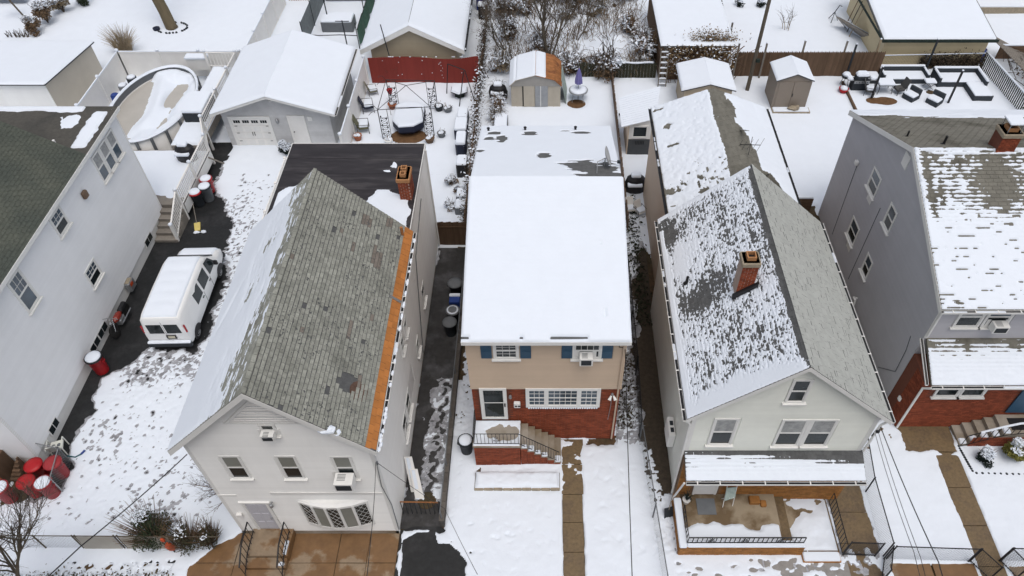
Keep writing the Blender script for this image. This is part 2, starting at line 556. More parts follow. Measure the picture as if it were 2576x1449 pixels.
PITS = []
rr = random.Random(3)
for k in range(340):       # pecked prints in the drive
    y = rr.uniform(12.4, 20.4); x = rr.uniform(-19.2, -12.2) + (y - 16) * .12
    PITS.append((x, y, rr.uniform(.05, .1), rr.uniform(.04, .07), rr.uniform(0, 3), rr.choice([.02, .03, .035, .045, .09])))
for k in range(70):
    t = k / 69
    PITS.append((-18.6 + 2.6 * t + rr.gauss(0, .4), 19.1 + 1.4 * t + rr.gauss(0, .4), rr.uniform(.05, .1), rr.uniform(.04, .07), rr.uniform(0, 3), rr.uniform(.04, .09)))
for k in range(150):
    y = rr.uniform(21, 33)
    PITS.append((-16.4 + (y - 21) * -.05 + abs(rr.gauss(.2, .9)), y, rr.uniform(.05, .09), .05, rr.uniform(0, 3), .08))
for k in range(46):       # boot prints along the front and in the middle lawn
    PITS.append((4.6 + k * .15 + rr.gauss(0, .1), rr.uniform(9.9, 11.0), .15, .07, rr.uniform(-.4, .4), rr.choice([.03, .04, .06])))
for k in range(60):
    PITS.append((rr.uniform(7.5, 11), rr.uniform(9.8, 11.1), .16, .09, rr.uniform(-.6, .6), rr.choice([.03, .04, .07])))
for (x, y) in [(-1.9, 11.9), (-1.75, 11.85), (-1.4, 12.0), (-1.2, 11.95), (-2.7, 11.3), (-3.05, 11.1), (-2.8, 12.4)]: PITS.append((x, y, .11, .06, .3, .05))
for k in range(26): PITS.append((rr.uniform(-2.7, .5), rr.uniform(10.4, 13.6), .12, .06, rr.uniform(0, 3), .022))
for k in range(40): PITS.append((rr.uniform(1.7, 4.2), rr.uniform(10.2, 15.6), .16, .08, rr.uniform(0, 3), .02))
for k in range(26): PITS.append((-3.35 + rr.gauss(0, .04) + k * -.01, 15.5 - k * .2, .02, .02, 0, .06))
for k in range(40): PITS.append((-14.2 - rr.uniform(0, 2.6), 33 - rr.uniform(0, 7), .05, .04, 0, .05))
for k in range(60): PITS.append((rr.uniform(-17.5, -13.5), rr.uniform(10.3, 10.95), .1, .06, rr.uniform(0, 3), .1))
for k in range(40):       # walked line in the alley snow
    t = k / 39
    PITS.append((-4.25 + .12 * math.sin(k * 1.3) + rr.gauss(0, .05) - .3 * t, 18.8 - 6 * t, .14, .09, rr.uniform(0, 3), .09))


def ground_snow(x, y):
    h = .038 + (fbm(x * .5, y * .5, 5, 1) - .5) * .06 + (fbm(x * 2.2, y * 2.2, 4, 9) - .5) * .045 + (fbm(x * 6, y * 6, 3, 10) - .5) * .016
    n1 = fbm(x * 1.1, y * 1.1, 5, 21) - .5
    n2 = fbm(x * 3.1, y * 3.1, 4, 33) - .5
    n3 = fbm(x * 10, y * 10, 3, 45) - .5; n4 = n2 * .5 + n3 * .8

    def bare(poly, w=.10, amp=.5, deep=.16, fine=.12):
        nonlocal h
        xs = [p[0] for p in poly]; ys = [p[1] for p in poly]
        m = (x > min(xs) - 2) & (x < max(xs) + 2) & (y > min(ys) - 2) & (y < max(ys) + 2)
        if not m.any(): return
        s = sdf(poly, x[m], y[m]) + amp * n1[m] + fine * 2 * n2[m]
        h[m] = h[m] - deep * sst(-w, w, s)

    def thin(poly, amt, feather=.5, kn=.12, nn=None):
        nonlocal h
        xs = [p[0] for p in poly]; ys = [p[1] for p in poly]
        m = (x > min(xs) - 2) & (x < max(xs) + 2) & (y > min(ys) - 2) & (y < max(ys) + 2)
        if not m.any(): return
        s = sst(-feather, feather, sdf(poly, x[m], y[m]) + .5 * n1[m])
        h[m] = h[m] - s * (amt + kn * (n2 if nn is None else nn)[m])

    for p in PITS: pit(h, x, y, *p)
    # the drive by the white house and the pads round the bins
    bare([(-21, 13.2), (-18.9, 13.7), (-18.75, 14.8), (-19.3, 15.5), (-19.36, 16.5), (-19.2, 17.6), (-19.3, 19.1), (-18.5, 19.8), (-17.8, 20.75), (-15.75, 20.6), (-15.5, 21.5), (-15.75, 25.2), (-16.35, 26.9), (-16.5, 28.9), (-17.5, 30.7), (-18.3, 31.8), (-18.4, 36), (-21, 36)], .2, .4, fine=.25)
    thin([(-18.6, 12.0), (-12.6, 12.0), (-12.6, 20.6), (-15.6, 20.6), (-19, 19)], .011, .4, .07, n4)
    thin([(-18.4, 18.7), (-13.6, 18.7), (-13.6, 20.7), (-17.9, 20.7)], .022, .5, .14, n4)
    thin([(-16.5, 21), (-15.0, 21), (-15.0, 31), (-17.5, 31)], .012, .4, .16, n3)
    # front paving, patch, alley
    bare([(-13.0, 9.6), (-12.9, 10.8), (-12.2, 11.5), (-11.2, 12.2), (-5.35, 12.2), (-5.3, 8.0), (-13, 7)], .05, .25)
    bare([(-5.25, 11.75), (-4.9, 12.1), (-4.15, 12.12), (-4.02, 11.6), (-3.55, 11.55), (-3.2, 11.3), (-2.85, 10.9), (-2.9, 9.2), (-5.1, 9.2)], .03, .15)
    bare([(-5.5, 19.2), (-3.7, 19.2), (-3.7, 27.4), (-5.5, 27.4)], .3, .5)
    bare([(-5.5, 12.3), (-4.95, 12.3), (-4.85, 19.5), (-5.5, 19.5)], .3, .5, fine=.3)
    bare([(-5.2, 12.15), (-3.95, 12.15), (-3.95, 13.3), (-5.2, 13.3)], .2, .4)
    thin([(-5.5, 12.2), (-3.9, 12.2), (-3.9, 20), (-5.5, 20)], .04, .2, .16, n4)
    thin([(-3.75, 16.3), (-2.8, 16.3), (-2.8, 24), (-3.75, 24)], .055, .2, .16, n3)
    # walk of the brick house
    bare([(.7, 8), (1.46, 8), (1.46, 13.75), (.7, 13.75)], .04, .12, fine=.05)
    thin([(.66, 13.6), (1.5, 13.6), (1.6, 16.1), (.66, 16.1)], .06, .08, .2)
    thin([(-2.75, 13.75), (.6, 13.75), (.6, 13.95), (-2.75, 13.95)], .05, .12, .1)
    thin([(-2.75, 14.55), (.6, 14.55), (.6, 14.85), (-2.75, 14.85)], .05, .15, .2)
    bare([(1.7, 15.75), (2.9, 15.75), (2.9, 16.2), (1.7, 16.2)], .15, .4)
    # passage between the brick house and the tall white house
    bare([(4.25, 15.6), (5.3, 15.6), (5.6, 26), (5.0, 27.6), (4.3, 24), (4.1, 18)], .25, .6)
    thin([(2.9, 16), (4.15, 16), (4.4, 24), (4.3, 30), (2.9, 30)], .05, .2, .17, n3)
    bare([(4.6, 13.6), (5.0, 13.6), (5.0, 16), (4.4, 16)], .15, .3)
    thin([(4.05, 11.2), (4.95, 11.2), (4.95, 16.5), (4.05, 16.5)], .02, .15, .17, n3)
    # right-hand porch walk, yard and entrance
    bare([(10.95, 11.5), (12.3, 11.5), (12.3, 14.2), (10.95, 14.2)], .08, .3)
    thin([(10.8, 9), (12.3, 9), (12.3, 11.6), (10.8, 11.6)], .05, .2, .12)
    bare([(15.78, 8), (16.68, 8), (16.7, 15.3), (15.8, 15.3)], .04, .15, fine=.05)
    bare([(14.8, 15.5), (16.8, 15.4), (16.9, 16.9), (14.5, 16.9)], .1, .5)
    thin([(13, 15.6), (14.8, 15.6), (14.8, 16.8), (13, 16.8)], .03, .2, .08)
    bare([(12.6, 8), (15.6, 8), (15.6, 10.85), (12.6, 10.85)], .04, .12, fine=.04)
    bare([(16.9, 8), (24, 8), (24, 10.75), (16.9, 10.75)], .04, .12, fine=.04)
    thin([(8.3, 9), (11, 9), (11, 11.2), (8.3, 11.2)], .014, .4, .10, n4)
    bare([(11.5, 17), (14.6, 17), (14.6, 30.4), (11.5, 30.4)], .2, .5)
    # verge by the street tree
    thin([(-20, 9), (-13, 9), (-13, 10.4), (-20, 10.4)], .05, .3, .2, n3)
    # melted circles under tables
    for (cx, cy, rx, ry) in [(2.0, 40.0, .55, .5), (21.4, 40.3, .75, .42), (20.5, 40.4, .3, .3), (-8.1, 36.6, 1.1, .75), (24.6, 41.3, .32, .25)]:
        pit(h, x, y, cx, cy, rx * 1.1, ry * 1.1, 0, .16)
    # wild plot in the middle: hummocks
    s = sst(-1, 1, sdf([(-3.6, 42.5), (7, 43.5), (7.3, 70), (-3.6, 70)], x, y))
    h += s * (fbm(x * .8, y * .8, 4, 77) - .35) * .9
    h += .75 * np.exp(-(((x - 4.1) / 1.5) ** 2 + ((y - 45.6) / 1.6) ** 2)) * (1 + n2 * .5)
    s = sst(-.5, .5, sdf([(-3.5, 27.5), (-4.3, 27.5), (-4.3, 42), (-3.5, 42)], x, y))
    h += s * (n2 * .2)
    return h


def gsnow(name, x0, x1, y0, y1, st):
    nx, ny = int(round((x1 - x0) / st)) + 1, int(round((y1 - y0) / st)) + 1
    x, y = np.meshgrid(np.linspace(x0, x1, nx), np.linspace(y0, y1, ny))
    h = ground_snow(x, y)
    return x, y, h


for (x0, x1, y0, y1, st) in [(-24, 22, 7.8, 20, .055), (-24, 22, 20, 33, .085), (-48, 44, 33, 62, .15)]:
    x, y, h = gsnow('snow', x0, x1, y0, y1, st)
    o = grid_mesh('snow', np.stack([x, y, h], -1), h, SNOW, None, -.035)
    o['kind'] = 'structure'
for r_ in [rect(-300, -24, 7.8, 33), rect(22, 300, 7.8, 33), rect(-300, -48, 33, 62), rect(44, 300, 33, 62), rect(-300, 300, 62, 400)]:
    sheet('snow', r_, .03, SNOW)
# grey slush: the thin wet margin between snow and bare paving
SLUSH = mat('grey_slush', (.33, .34, .37), .55, .25, 5, .3, 40, spec=.4, col2=(.20, .205, .22), c2lo=.48, c2hi=.62, c2s=3)
for (x0, x1, y0, y1) in [(-20, -12, 11, 34), (-5.42, -3.9, 12.3, 27), (4.8, 12.4, 8.2, 14), (2.95, 5.2, 15.8, 30)]:
    x, y, h = gsnow('slush', x0, x1, y0, y1, .06)
    s_ = .32 * h + .005 + .018 * (fbm(x * 5, y * 5, 3, 240) - .5)
    grid_mesh('slush', np.stack([x, y, s_], -1), s_, SLUSH, None, -.022)['kind'] = 'structure'

# ================================================================ building blocks
def win(parent, T, u, z, w, h, grid=None, lower=GLASS, upper=GLASS, frame=TRIM, fw=.09, out=.05, sill=True, single=False, ugrid=None, lgrid=None, name='window'):
    """sash window centred at u, its bottom at z; T is the wall frame (along, out, up)"""
    b = MB(T)
    x0, x1, z0, z1 = u - w / 2, u + w / 2, z, z + h
    b.box(x0, x1, .0, out, z1 - fw, z1); b.box(x0, x1, .0, out, z0, z0 + fw * .8)
    b.box(x0, x0 + fw, .0, out - .004, z0 + fw * .8, z1 - fw); b.box(x1 - fw, x1, .0, out - .004, z0 + fw * .8, z1 - fw)
    f = b.build(name, frame, parent)
    ix0, ix1, iz0, iz1 = x0 + fw, x1 - fw, z0 + fw * .8, z1 - fw
    zm = (iz0 + iz1) / 2
    if single:
        MB(T).box(ix0, ix1, .002, .012, iz0, iz1).build('pane', lower, f)
    else:
        MB(T).box(ix0 + .03, ix1 - .03, .002, .026, zm + .02, iz1 - .03).build('pane', upper, f)
        MB(T).box(ix0 + .03, ix1 - .03, .002, .012, iz0 + .03, zm - .02).build('pane', lower, f)
        s = MB(T)
        s.box(ix0, ix1, .001, .036, zm - .02, zm + .02)
        for a, c, y in ((iz0, zm - .02, .022), (zm + .02, iz1, .034)):
            s.box(ix0, ix0 + .03, .001, y, a, c); s.box(ix1 - .03, ix1, .001, y, a, c)
            s.box(ix0 + .03, ix1 - .03, .001, y - .002, a, a + .03); s.box(ix0 + .03, ix1 - .03, .001, y - .002, c - .03, c)
        s.build('sash', frame, f)
    for g, a, c, y in ((ugrid, zm, iz1, .03), (lgrid, iz0, zm, .016), (grid, iz0, iz1, .03)):
        if g:
            s = MB(T)
            for i in range(1, g[0]):
                xx = ix0 + (ix1 - ix0) * i / g[0]; s.box(xx - .008, xx + .008, y - .008, y + .008, a + .02, c - .02)
            for i in range(1, g[1]):
                zz = a + (c - a) * i / g[1]; s.box(ix0 + .03, ix1 - .03, y - .006, y + .006, zz - .008, zz + .008)
            s.build('muntin', frame, f)
    if sill:
        MB(T).box(x0 - .06, x1 + .06, 0, out + .07, z0 - .06, z0 - .001).build('sill', frame, f)
    return f


def boards(parent, T, zs, span, expo, m, thick=.024, holes=(), name='siding_board', keep=300):
    """horizontal siding: one board per course; span(z) -> (u0,u1) or None; holes (u0,u1,z0,z1) are left open"""
    Ms = []
    o3 = T.to_3x3(); U, N, Z = o3.col[0].copy(), o3.col[1].copy(), Vector((0, 0, 1))
    z = zs[0]
    while z < zs[1] - .02:
        e = min(expo, zs[1] - z)
        s = span(z + e * .9) if callable(span) else span
        if s and s[1] - s[0] > .05:
            cuts = [s]
            for (a, b, c, d) in holes:
                if z + e * .5 > c and z + e * .5 < d:
                    nc = []
                    for (p, q_) in cuts:
                        if b <= p or a >= q_: nc.append((p, q_)); continue
                        if a > p + .03: nc.append((p, a))
                        if b < q_ - .03: nc.append((b, q_))
                    cuts = nc
            for (p, q_) in cuts:
                o = T @ Vector((p, .003, z))
                Ms.append(mat4(o, U * (q_ - p), Z * e, N * thick))
        z += expo
    pieces(name, WEDGE, Ms, m, parent, keep)


def brickwall(parent, T, u0, u1, z0, z1, m, holes=(), bl=.205, bh=.068, j=.011, name='brick', keep=300, depth=.012, back=None):
    Ms = []
    o3 = T.to_3x3(); U, N, Z = o3.col[0].copy(), o3.col[1].copy(), Vector((0, 0, 1))
    z = z0; k = 0
    while z + bh <= z1 + .02:
        x = u0 - (bl / 2 if k % 2 else 0)
        while x < u1 - .02:
            a, b = max(x, u0), min(x + bl, u1)
            if b - a > .04 and not any(a < h[1] - .02 and b > h[0] + .02 and z < h[3] - .01 and z + bh > h[2] + .01 for h in holes):
                o = T @ Vector((a, .0, z))
                Ms.append(mat4(o, U * (b - a), N * (depth + random.uniform(-.002, .003)), Z * bh))
            x += bl + j
        z += bh + j; k += 1
    pieces(name, BRICK, Ms, m, parent, keep)


def shingles(parent, p0, pu, pv, expo, tab, m, thick=.016, gap=.012, jit=.3, alt=None, skip=None, keep=300, name='shingle', rowgap=-.012, lift=1.0):
    """p0 eave corner, pu along the eave, pv up the slope"""
    p0, pu, pv = map(Vector, (p0, pu, pv))
    U, V = pu.normalized(), pv.normalized(); N = U.cross(V)
    if N.z < 0: N = -N
    A, B = pu.length, pv.length
    Ms, mm = [], []
    k = 0; b = 0.0
    while b < B - .02:
        a = -random.random() * tab
        while a < A - .02:
            w_ = tab * random.uniform(1 - jit, 1 + jit)
            s, e = max(a, 0), min(a + w_, A)
            a += w_
            if e - s < .05: continue
            c = p0 + U * s + V * b
            if skip and skip(s, b, A, B): continue
            bb = expo - rowgap if random.random() < lift else expo + .01
            if b + bb > B: bb = B - b
            Ms.append(mat4(c + N * (random.uniform(0, .004)), U * (e - s - gap), V * (bb + random.uniform(-.006, .006)), N * thick))
            mm.append((alt(s, b) if alt else None) or m)
        b += expo; k += 1
    pieces(name, WEDGE, Ms, m, parent, keep, mats=mm)


def courses(parent, p0, pu, pv, expo, m, thick=.012, name='shingle_courses'):
    """roof covering too fine to pick apart: stepped courses of tabs joined as one part"""
    p0, pu, pv = map(Vector, (p0, pu, pv))
    U, V = pu.normalized(), pv.normalized(); N = U.cross(V)
    if N.z < 0: N = -N
    A, B = pu.length, pv.length
    b = MB(); y = 0; k = 0
    while y < B - .01:
        e = min(expo * 1.05, B - y)
        x = -(k % 3) * .11
        while x < A:
            s, t_ = max(0, x), min(A, x + .32)
            if t_ - s > .03:
                b.T = mat4(p0 + U * s + V * y, U * (t_ - s - .008), V * e, N * thick)
                b.add(*WEDGE)
            x += .33
        y += expo; k += 1
    return b.build(name, m, parent, kind='stuff')


def gable_y(root, x0, x1, y0, y1, zl, zr, xr, zr_, oh=.3, t=.1, wallm=WHITESIDE, roofm=SHING, ohl=.25, ohr=.25, z0=-.05, roofname='roof'):
    """gable with the ridge along Y; the roof slabs meet at (xr, zr_); zl, zr are eave heights at the roof's outer edges"""
    sl = (zr_ - zl) / (xr - (x0 - ohl)); sr = (zr_ - zr) / ((x1 + ohr) - xr)
    wl, wr = zl + sl * ohl - t * 1.1, zr + sr * ohr - t * 1.1
    MB().prism([(x0, y0, z0), (x1, y0, z0), (x1, y0, wr), (xr, y0, zr_ - t * 1.1), (x0, y0, wl)], (0, y1 - y0, 0)).build('wall', wallm, root)
    ya, yb = y0 - oh, y1 + oh
    b = MB()
    b.slab((x0 - ohl, ya, zl), (xr, ya, zr_), (xr, yb, zr_), (x0 - ohl, yb, zl), t)
    b.slab((xr, ya, zr_), (x1 + ohr, ya, zr), (x1 + ohr, yb, zr), (xr, yb, zr_), t)
    rf = b.build(roofname, roofm, root)
    span = lambda z: (x0 + max(0, (z - wl) / sl), x1 - max(0, (z - wr) / sr)) if z < zr_ - .25 else None
    return rf, span, (wl, wr, sl, sr)


def gutter(root, a, b, m=TRIM, r=.07, n=12, out=(1, 0, 0), snow=True, straps=True):
    """open channel from a to b with straps and snow inside"""
    a, b, out = Vector(a), Vector(b), Vector(out)
    d = (b - a).normalized()
    g = MB()
    pr = [(-.0, .0), (.0, -.09), (.11, -.09), (.12, .0), (.105, .0), (.10, -.078), (.012, -.078), (.012, 0)]
    g.loft([[p + out * x + Vector((0, 0, z)) for x, z in pr] for p in (a, b)])
    o = g.build('gutter', m, root)
    tr_ = MB(); tr_.T = mat4(a, d, out, (0, 0, 1)); tr_.box(.02, (b - a).length - .02, .013, .099, -.06, -.022); tr_.build('trough_strip', BLACK, o)  # black strip along the trough makes the gutter interior dark
    if straps:
        s = MB()
        L = (b - a).length
        k = max(2, int(L / .75))
        for i in range(k):
            p = a + d * (L * (i + .5) / k)
            s.T = mat4(p, d, out, (0, 0, 1))
            s.box(-.02, .02, -.10, .125, .0, .012)
        s.build('strap', m, o)
    if snow:
        sn = MB(); L = (b - a).length; t = .05
        while t < L - .3:
            l = random.uniform(.2, 1.2); l = min(l, L - t - .05)
            if random.random() < .22:
                sn.T = mat4(a + d * t, d, out, (0, 0, 1)); sn.bbox(0, l, .012, .1, -.07, random.uniform(-.02, .02), .03)
            t += l + random.uniform(.05, .5)
        sn.build('snow_in_gutter', SNOW, o, kind='stuff')
    return o


def downspout(root, pts, m=TRIM, r=.04):
    return MB().tube(pts, r, 6).build('downspout', m, root)


def air_con(T, u, z, label, w=.62, h=.42, d=.45, group='air conditioners in front windows', m=TRIM):
    p = T @ Vector((u, 0, z))
    t = thing('air_conditioner', label, 'air conditioner', tuple(p), 0, group)
    b = MB(T)
    b.box(u - w / 2, u + w / 2, .06, d, z, z + h)
    b.build('case', m, t)
    MB(T).box(u - w / 2 + .05, u + w / 2 - .05, d, d + .012, z + .05, z + h - .06).build('grille', DARK, t)
    s = MB(T)
    for i in range(5): s.box(u - w / 2 + .08, u + .05, .12 + i * .05, .14 + i * .05, z + h, z + h + .006)
    s.build('top_vent', GRAYP, t)
    for s_ in (-1, 1):
        MB(T).box(min(u + s_ * w / 2, u + s_ * (w / 2 + .14)), max(u + s_ * w / 2, u + s_ * (w / 2 + .14)), .012, .03, z + .02, z + h).build('side_panel', TRIM, t)
    return t


def chimney(label, x0, x1, y0, y1, z0, z1, m, mort, flues=1, capm=STONE, flash=True):
    t = thing('chimney', label, 'chimney', ((x0 + x1) / 2, (y0 + y1) / 2, z0))
    MB().box(x0, x1, y0, y1, z0 - .6, z1).build('core', mort, t)
    for T, a, b in ((frame_front(y0), x0, x1), (frame_right(x1), y0, y1), (frame_left(x0), -y1, -y0)):
        if T.col[3][0] == x0 and T.to_3x3()[0][1] == -1:
            T = Matrix(((0, -1, 0, x0), (-1, 0, 0, 0), (0, 0, 1, 0), (0, 0, 0, 1)))
        brickwall(t, T, a, b, z0 - .45, z1 - .17, m, depth=.014)
    MB().bbox(x0 - .05, x1 + .05, y0 - .05, y1 + .05, z1 - .17, z1, .03).build('crown', capm, t)
    for i in range(flues):
        cx = (x0 + x1) / 2; cy = (y0 + y1) / 2 + (i - (flues - 1) / 2) * .36
        f = MB()
        w_ = min(x1 - x0, (y1 - y0) / flues) * .30
        f.box(cx - w_, cx - w_ + .04, cy - w_, cy + w_, z1, z1 + .16); f.box(cx + w_ - .04, cx + w_, cy - w_, cy + w_, z1, z1 + .16)
        f.box(cx - w_ + .04, cx + w_ - .04, cy - w_, cy - w_ + .04, z1, z1 + .157); f.box(cx - w_ + .04, cx + w_ - .04, cy + w_ - .04, cy + w_, z1, z1 + .157)
        fo = f.build('flue', CLAY, t)
        MB().box(cx - w_ + .04, cx + w_ - .04, cy - w_ + .04, cy + w_ - .04, z1 + .005, z1 + .02).build('opening', BLACK, fo)
    return t


def balls(mb, c, r):
    mb.blob(c, r, r, r * .8, 8, 5, .08)


def railing(parent, pts, h, m, n, r=.012, rail_r=.022, name='baluster', low=.08):
    """railing over the polyline pts; n balusters per metre"""
    pts = [Vector(p) for p in pts]
    up = Vector((0, 0, h))
    MB().tube([p + up for p in pts], rail_r, 6).build('top_rail', m, parent)
    MB().tube([p + Vector((0, 0, low)) for p in pts], rail_r * .8, 5).build('bottom_rail', m, parent)
    Ms = []
    for a, b in zip(pts[:-1], pts[1:]):
        L = (b - a).length; k = max(1, int(L * n))
        for i in range(k + 1):
            p = a.lerp(b, i / k)
            Ms.append(mat4(p + Vector((-r, -r, low)), Vector((2 * r, 0, 0)), Vector((0, 2 * r, 0)), Vector((0, 0, h - low))))
    pieces(name, BOX, Ms, m, parent)


def can(label, loc, lid, body, h=.85, r=.28, snow=True, group=None, lidsnow=.09, name='trash_can', open_=False):
    t = thing(name, label, 'trash can', loc, 0, group)
    t.rotation_euler = (0, 0, 0)
    x, y, z = loc
    MB().lathe((x, y, z), [(r * .8, 0), (r * .84, .05), (r, h), (r + .035, h), (r + .035, h + .03), (r, h + .03)], 18).build('body', body, t, True)
    MB().lathe((x, y, z + h + .03), [(r + .05, -.03), (r + .05, .02), (r * .7, .06), (.02, .075)], 18).build('lid', lid, t, True)
    hb = MB()
    for s in (-1, 1): hb.tube([(x + s * r * .98, y - .09, z + h * .8), (x + s * (r + .06), y - .06, z + h * .8), (x + s * (r + .06), y + .06, z + h * .8), (x + s * r * .98, y + .09, z + h * .8)], .014, 5)
    hb.build('handle', body, t)
    if snow:
        MB().lathe((x, y, z + h + .05), [(r * .96, -.02), (r * .98, lidsnow * .5), (r * .7, lidsnow), (.02, lidsnow * 1.15)], 16).build('snow_cap', SNOW, t, True)
    return t

# ================================================================ HOUSE WITH THE PATCHED GABLE ROOF (second from the left)
H2 = thing('gable_house', 'white sided house with a bare gray shingled slope and an orange strip along its eave', 'house', (-8.4, 12.05, 0), 0, 'houses along the street')
X0, X1, Y0, Y1 = -11.25, -5.45, 12.05, 21.2
rf, span, (wl, wr, sl, sr) = gable_y(H2, X0, X1, Y0, Y1, 6.55, 6.53, -8.38, 9.7, .32, .11, WHITESIDE, SHINGK, .33, .27)
TF, TR = frame_front(Y0), frame_right(X1)
wins = [(-10.05, 4.27, .66, 1.48), (-8.27, 4.25, .66, 1.5), (-6.5, 4.25, .66, 1.48)]
holes = [(u - w_ / 2 - .05, u + w_ / 2 + .05, z - .06, z + h) for u, z, w_, h in wins] + [(-8.62, -8.08, 6.98, 7.62), (-9.6, -7.2, 7.72, 9.6), (-8.6, -6.2, .86, 2.64), (-10.65, -9.65, .4, 2.6)]
boards(H2, TF, (.25, 8.9), span, .155, WHITESIDE, holes=holes)
boards(H2, TR, (.2, wr), (Y0, Y1), .155, WHITESIDE, holes=[(17.0, 18.2, 3.9, 4.9), (15.6, 18.2, 1.1, 2.4), (19.3, 20.1, 1.0, 2.0)])
for i, (u, z, w_, h) in enumerate(wins):
    win(H2, TF, u, z, w_, h, upper=SHADE, lower=GLASS, fw=.055, out=.035)
win(H2, TF, -8.35, 7.0, .5, .62, fw=.06, upper=GLASS)
# louvred panel in the gable top
lv = MB(TF); lv.prism([(-9.5, .02, 7.74), (-7.26, .02, 7.74), (-8.38, .02, 8.98)], (0, -.018, 0)); lo = lv.build('gable_panel', GARGRAY, H2)
for i in range(8):
    z = 7.78 + i * .145
    hw = 1.12 * (1 - (z - 7.74) / 1.24) - .07
    if hw > .08: MB(TF).box(-8.38 - hw, -8.38 + hw, .022, .045, z, z + (.05 if i % 2 else .085)).build('louver', WHITE, lo)
b = MB(TF)
for s in (-1, 1):
    b.prism([(-8.38 + s * 1.2, .024, 7.68), (-8.38 + s * 1.08, .024, 7.68), (-8.38, .024, 8.92), (-8.38, .024, 9.05)], (0, .03, 0))
b.box(-9.46, -7.3, .024, .05, 7.68, 7.74); b.build('trim', TRIM, lo)
# rake boards and soffits
for s, xe, ze, nm in ((-1, X0 - .33, 6.55, 'rake_board'), (1, X1 + .27, 6.53, 'rake_board')):
    MB().prism([(xe, Y0 - .335, ze - .26), (-8.38, Y0 - .335, 9.7 - .26), (-8.38, Y0 - .335, 9.7 - .012), (xe, Y0 - .335, ze - .012)], (0, .013, 0)).build(nm, TRIM, H2)
MB().box(X0 - .02, X0 + .1, Y0 - .03, Y0 - .018, 0, wl).build('corner_board', TRIM, H2)
MB().box(X1 - .1, X1 + .03, Y0 - .03, Y0 - .018, 0, wr).build('corner_board', TRIM, H2)
MB().box(X1 + .02, X1 + .032, Y0 - .018, Y0 + .1, 0, wr).build('corner_board', TRIM, H2)
MB(TF).box(-9.4, X1 - .1, .02, .05, 3.16, 3.3).build('belt_board', TRIM, H2)
MB(TF).box(X0, -10.6, .02, .05, 3.05, 3.12).build('belt_board', TRIM, H2)
MB().box(X0 - .03, X1 + .02, Y0 - .03, Y0 - .004, -.05, .24).build('foundation', CONC, H2)
# bow window of five lights
bw = MB()
N5 = 5
pts = [(-7.4 + 1.2 * t, Y0 - .05 - .24 * (1 - t * t)) for t in [-1 + 2 * i / N5 for i in range(N5 + 1)]]
pts = [(x, min(y, Y0 - .01)) for x, y in pts]
base = [(-8.62, Y0), *pts, (-6.18, Y0)]
bw.prism([(x, y, .84) for x, y in base], (0, 0, .14)); bw.prism([(x, y, 2.58) for x, y in base], (0, 0, .08))
bow = bw.build('bow_window', TRIM, H2)
tp = MB(); tp.loft([[(-7.4 + (x + 7.4) * 1.02, Y0 + (y - Y0) * 1.05, 2.66) for x, y in base], [(-7.4 + (x + 7.4) * .97, Y0 + (y - Y0) * .6, 2.72) for x, y in base]]); tp.build('hood', TRIM, bow)
for i in range(N5):
    a, c = Vector((*pts[i], .98)), Vector((*pts[i + 1], .98))
    d = (c - a); L = d.length; d.normalize(); nn = Vector((d.y, -d.x, 0))
    T = mat4(a, d, nn, (0, 0, 1))
    f = MB(T); f.box(0, L, -.03, .0, 0, .06); f.box(0, L, -.03, 0, 1.54, 1.6); f.box(0, .045, -.03, .02, 0, 1.6); f.box(L - .045, L, -.03, .02, 0, 1.6)
    f.build('frame', TRIM, bow)
    MB(T).box(.045, L - .045, -.028, -.012, .06, 1.54).build('pane', GLASS if i % 2 == 0 else SHADE, bow)
    if i % 2 == 0:
        g = MB(T); W_, H_ = L - .1, 1.47
        for k in range(-3, 5):
            for sg in (1, -1):
                P = []
                for q in range(21):
                    xx = W_ * q / 20; zz = (k * .33 + sg * xx * 1.5) if sg > 0 else (k * .33 + (W_ - xx) * 1.5)
                    if 0 <= zz <= H_: P.append((.05 + xx, -.008, .06 + zz))
                if len(P) > 1: g.tube([P[0], P[-1]], .0045, 4)
        g.build('lattice', TRIM, bow)
# door, lamp, letter box
d = MB(TF); d.box(-10.62, -10.52, 0, .06, .42, 2.55); d.box(-9.78, -9.68, 0, .06, .42, 2.55); d.box(-10.52, -9.78, 0, .058, 2.45, 2.55)
door = d.build('door', TRIM, H2)
DOORG = mat('pale_gray_door', (.50, .50, .54), .5, .05, 2)
MB(TF).box(-10.52, -9.78, .004, .03, .44, 2.45).build('door_leaf', DOORG, door)
for z in (.55, 1.2, 1.85):
    for u in (-10.42, -10.12): MB(TF).box(u, u + .25, .03, .042, z, z + .5).build('door_panel', DOORG, door)
MB(TF).tube([(-9.86, .03, 1.35), (-9.86, .09, 1.35)], .03, 8).build('handle', METAL, door)
hd = MB(TF); hd.box(-10.7, -9.6, .01, .09, 2.57, 2.6); hd.build('door_hood', TRIM, H2)
lm = MB(TF); lm.tube([(-9.52, .0, 2.58), (-9.52, .16, 2.62)], .03, 6); lm.lathe((-9.52, .16, 2.45), [(.03, .0), (.07, .03), (.06, .17), (.02, .2)], 10)
tag(lm.build('wall_lamp', METAL, None), 'small gray lamp on the white wall right of the front door with the bow window', 'lamp')
mb_ = MB(TF); mb_.bbox(-11.02, -10.82, .02, .14, 1.55, 1.75, .03); mo = mb_.build('mailbox', WHITE, None)
tag(mo, 'small white letter box on white siding left of the lattice bow window and door', 'mailbox')
air_con(TF, -6.55, 4.3, 'white air conditioner jutting from the upper window above the bow window', .6, .42, .5)
air_con(TF, -8.35, 7.06, 'small white air conditioner set in the tiny attic window under the gable louver', .4, .28, .28)
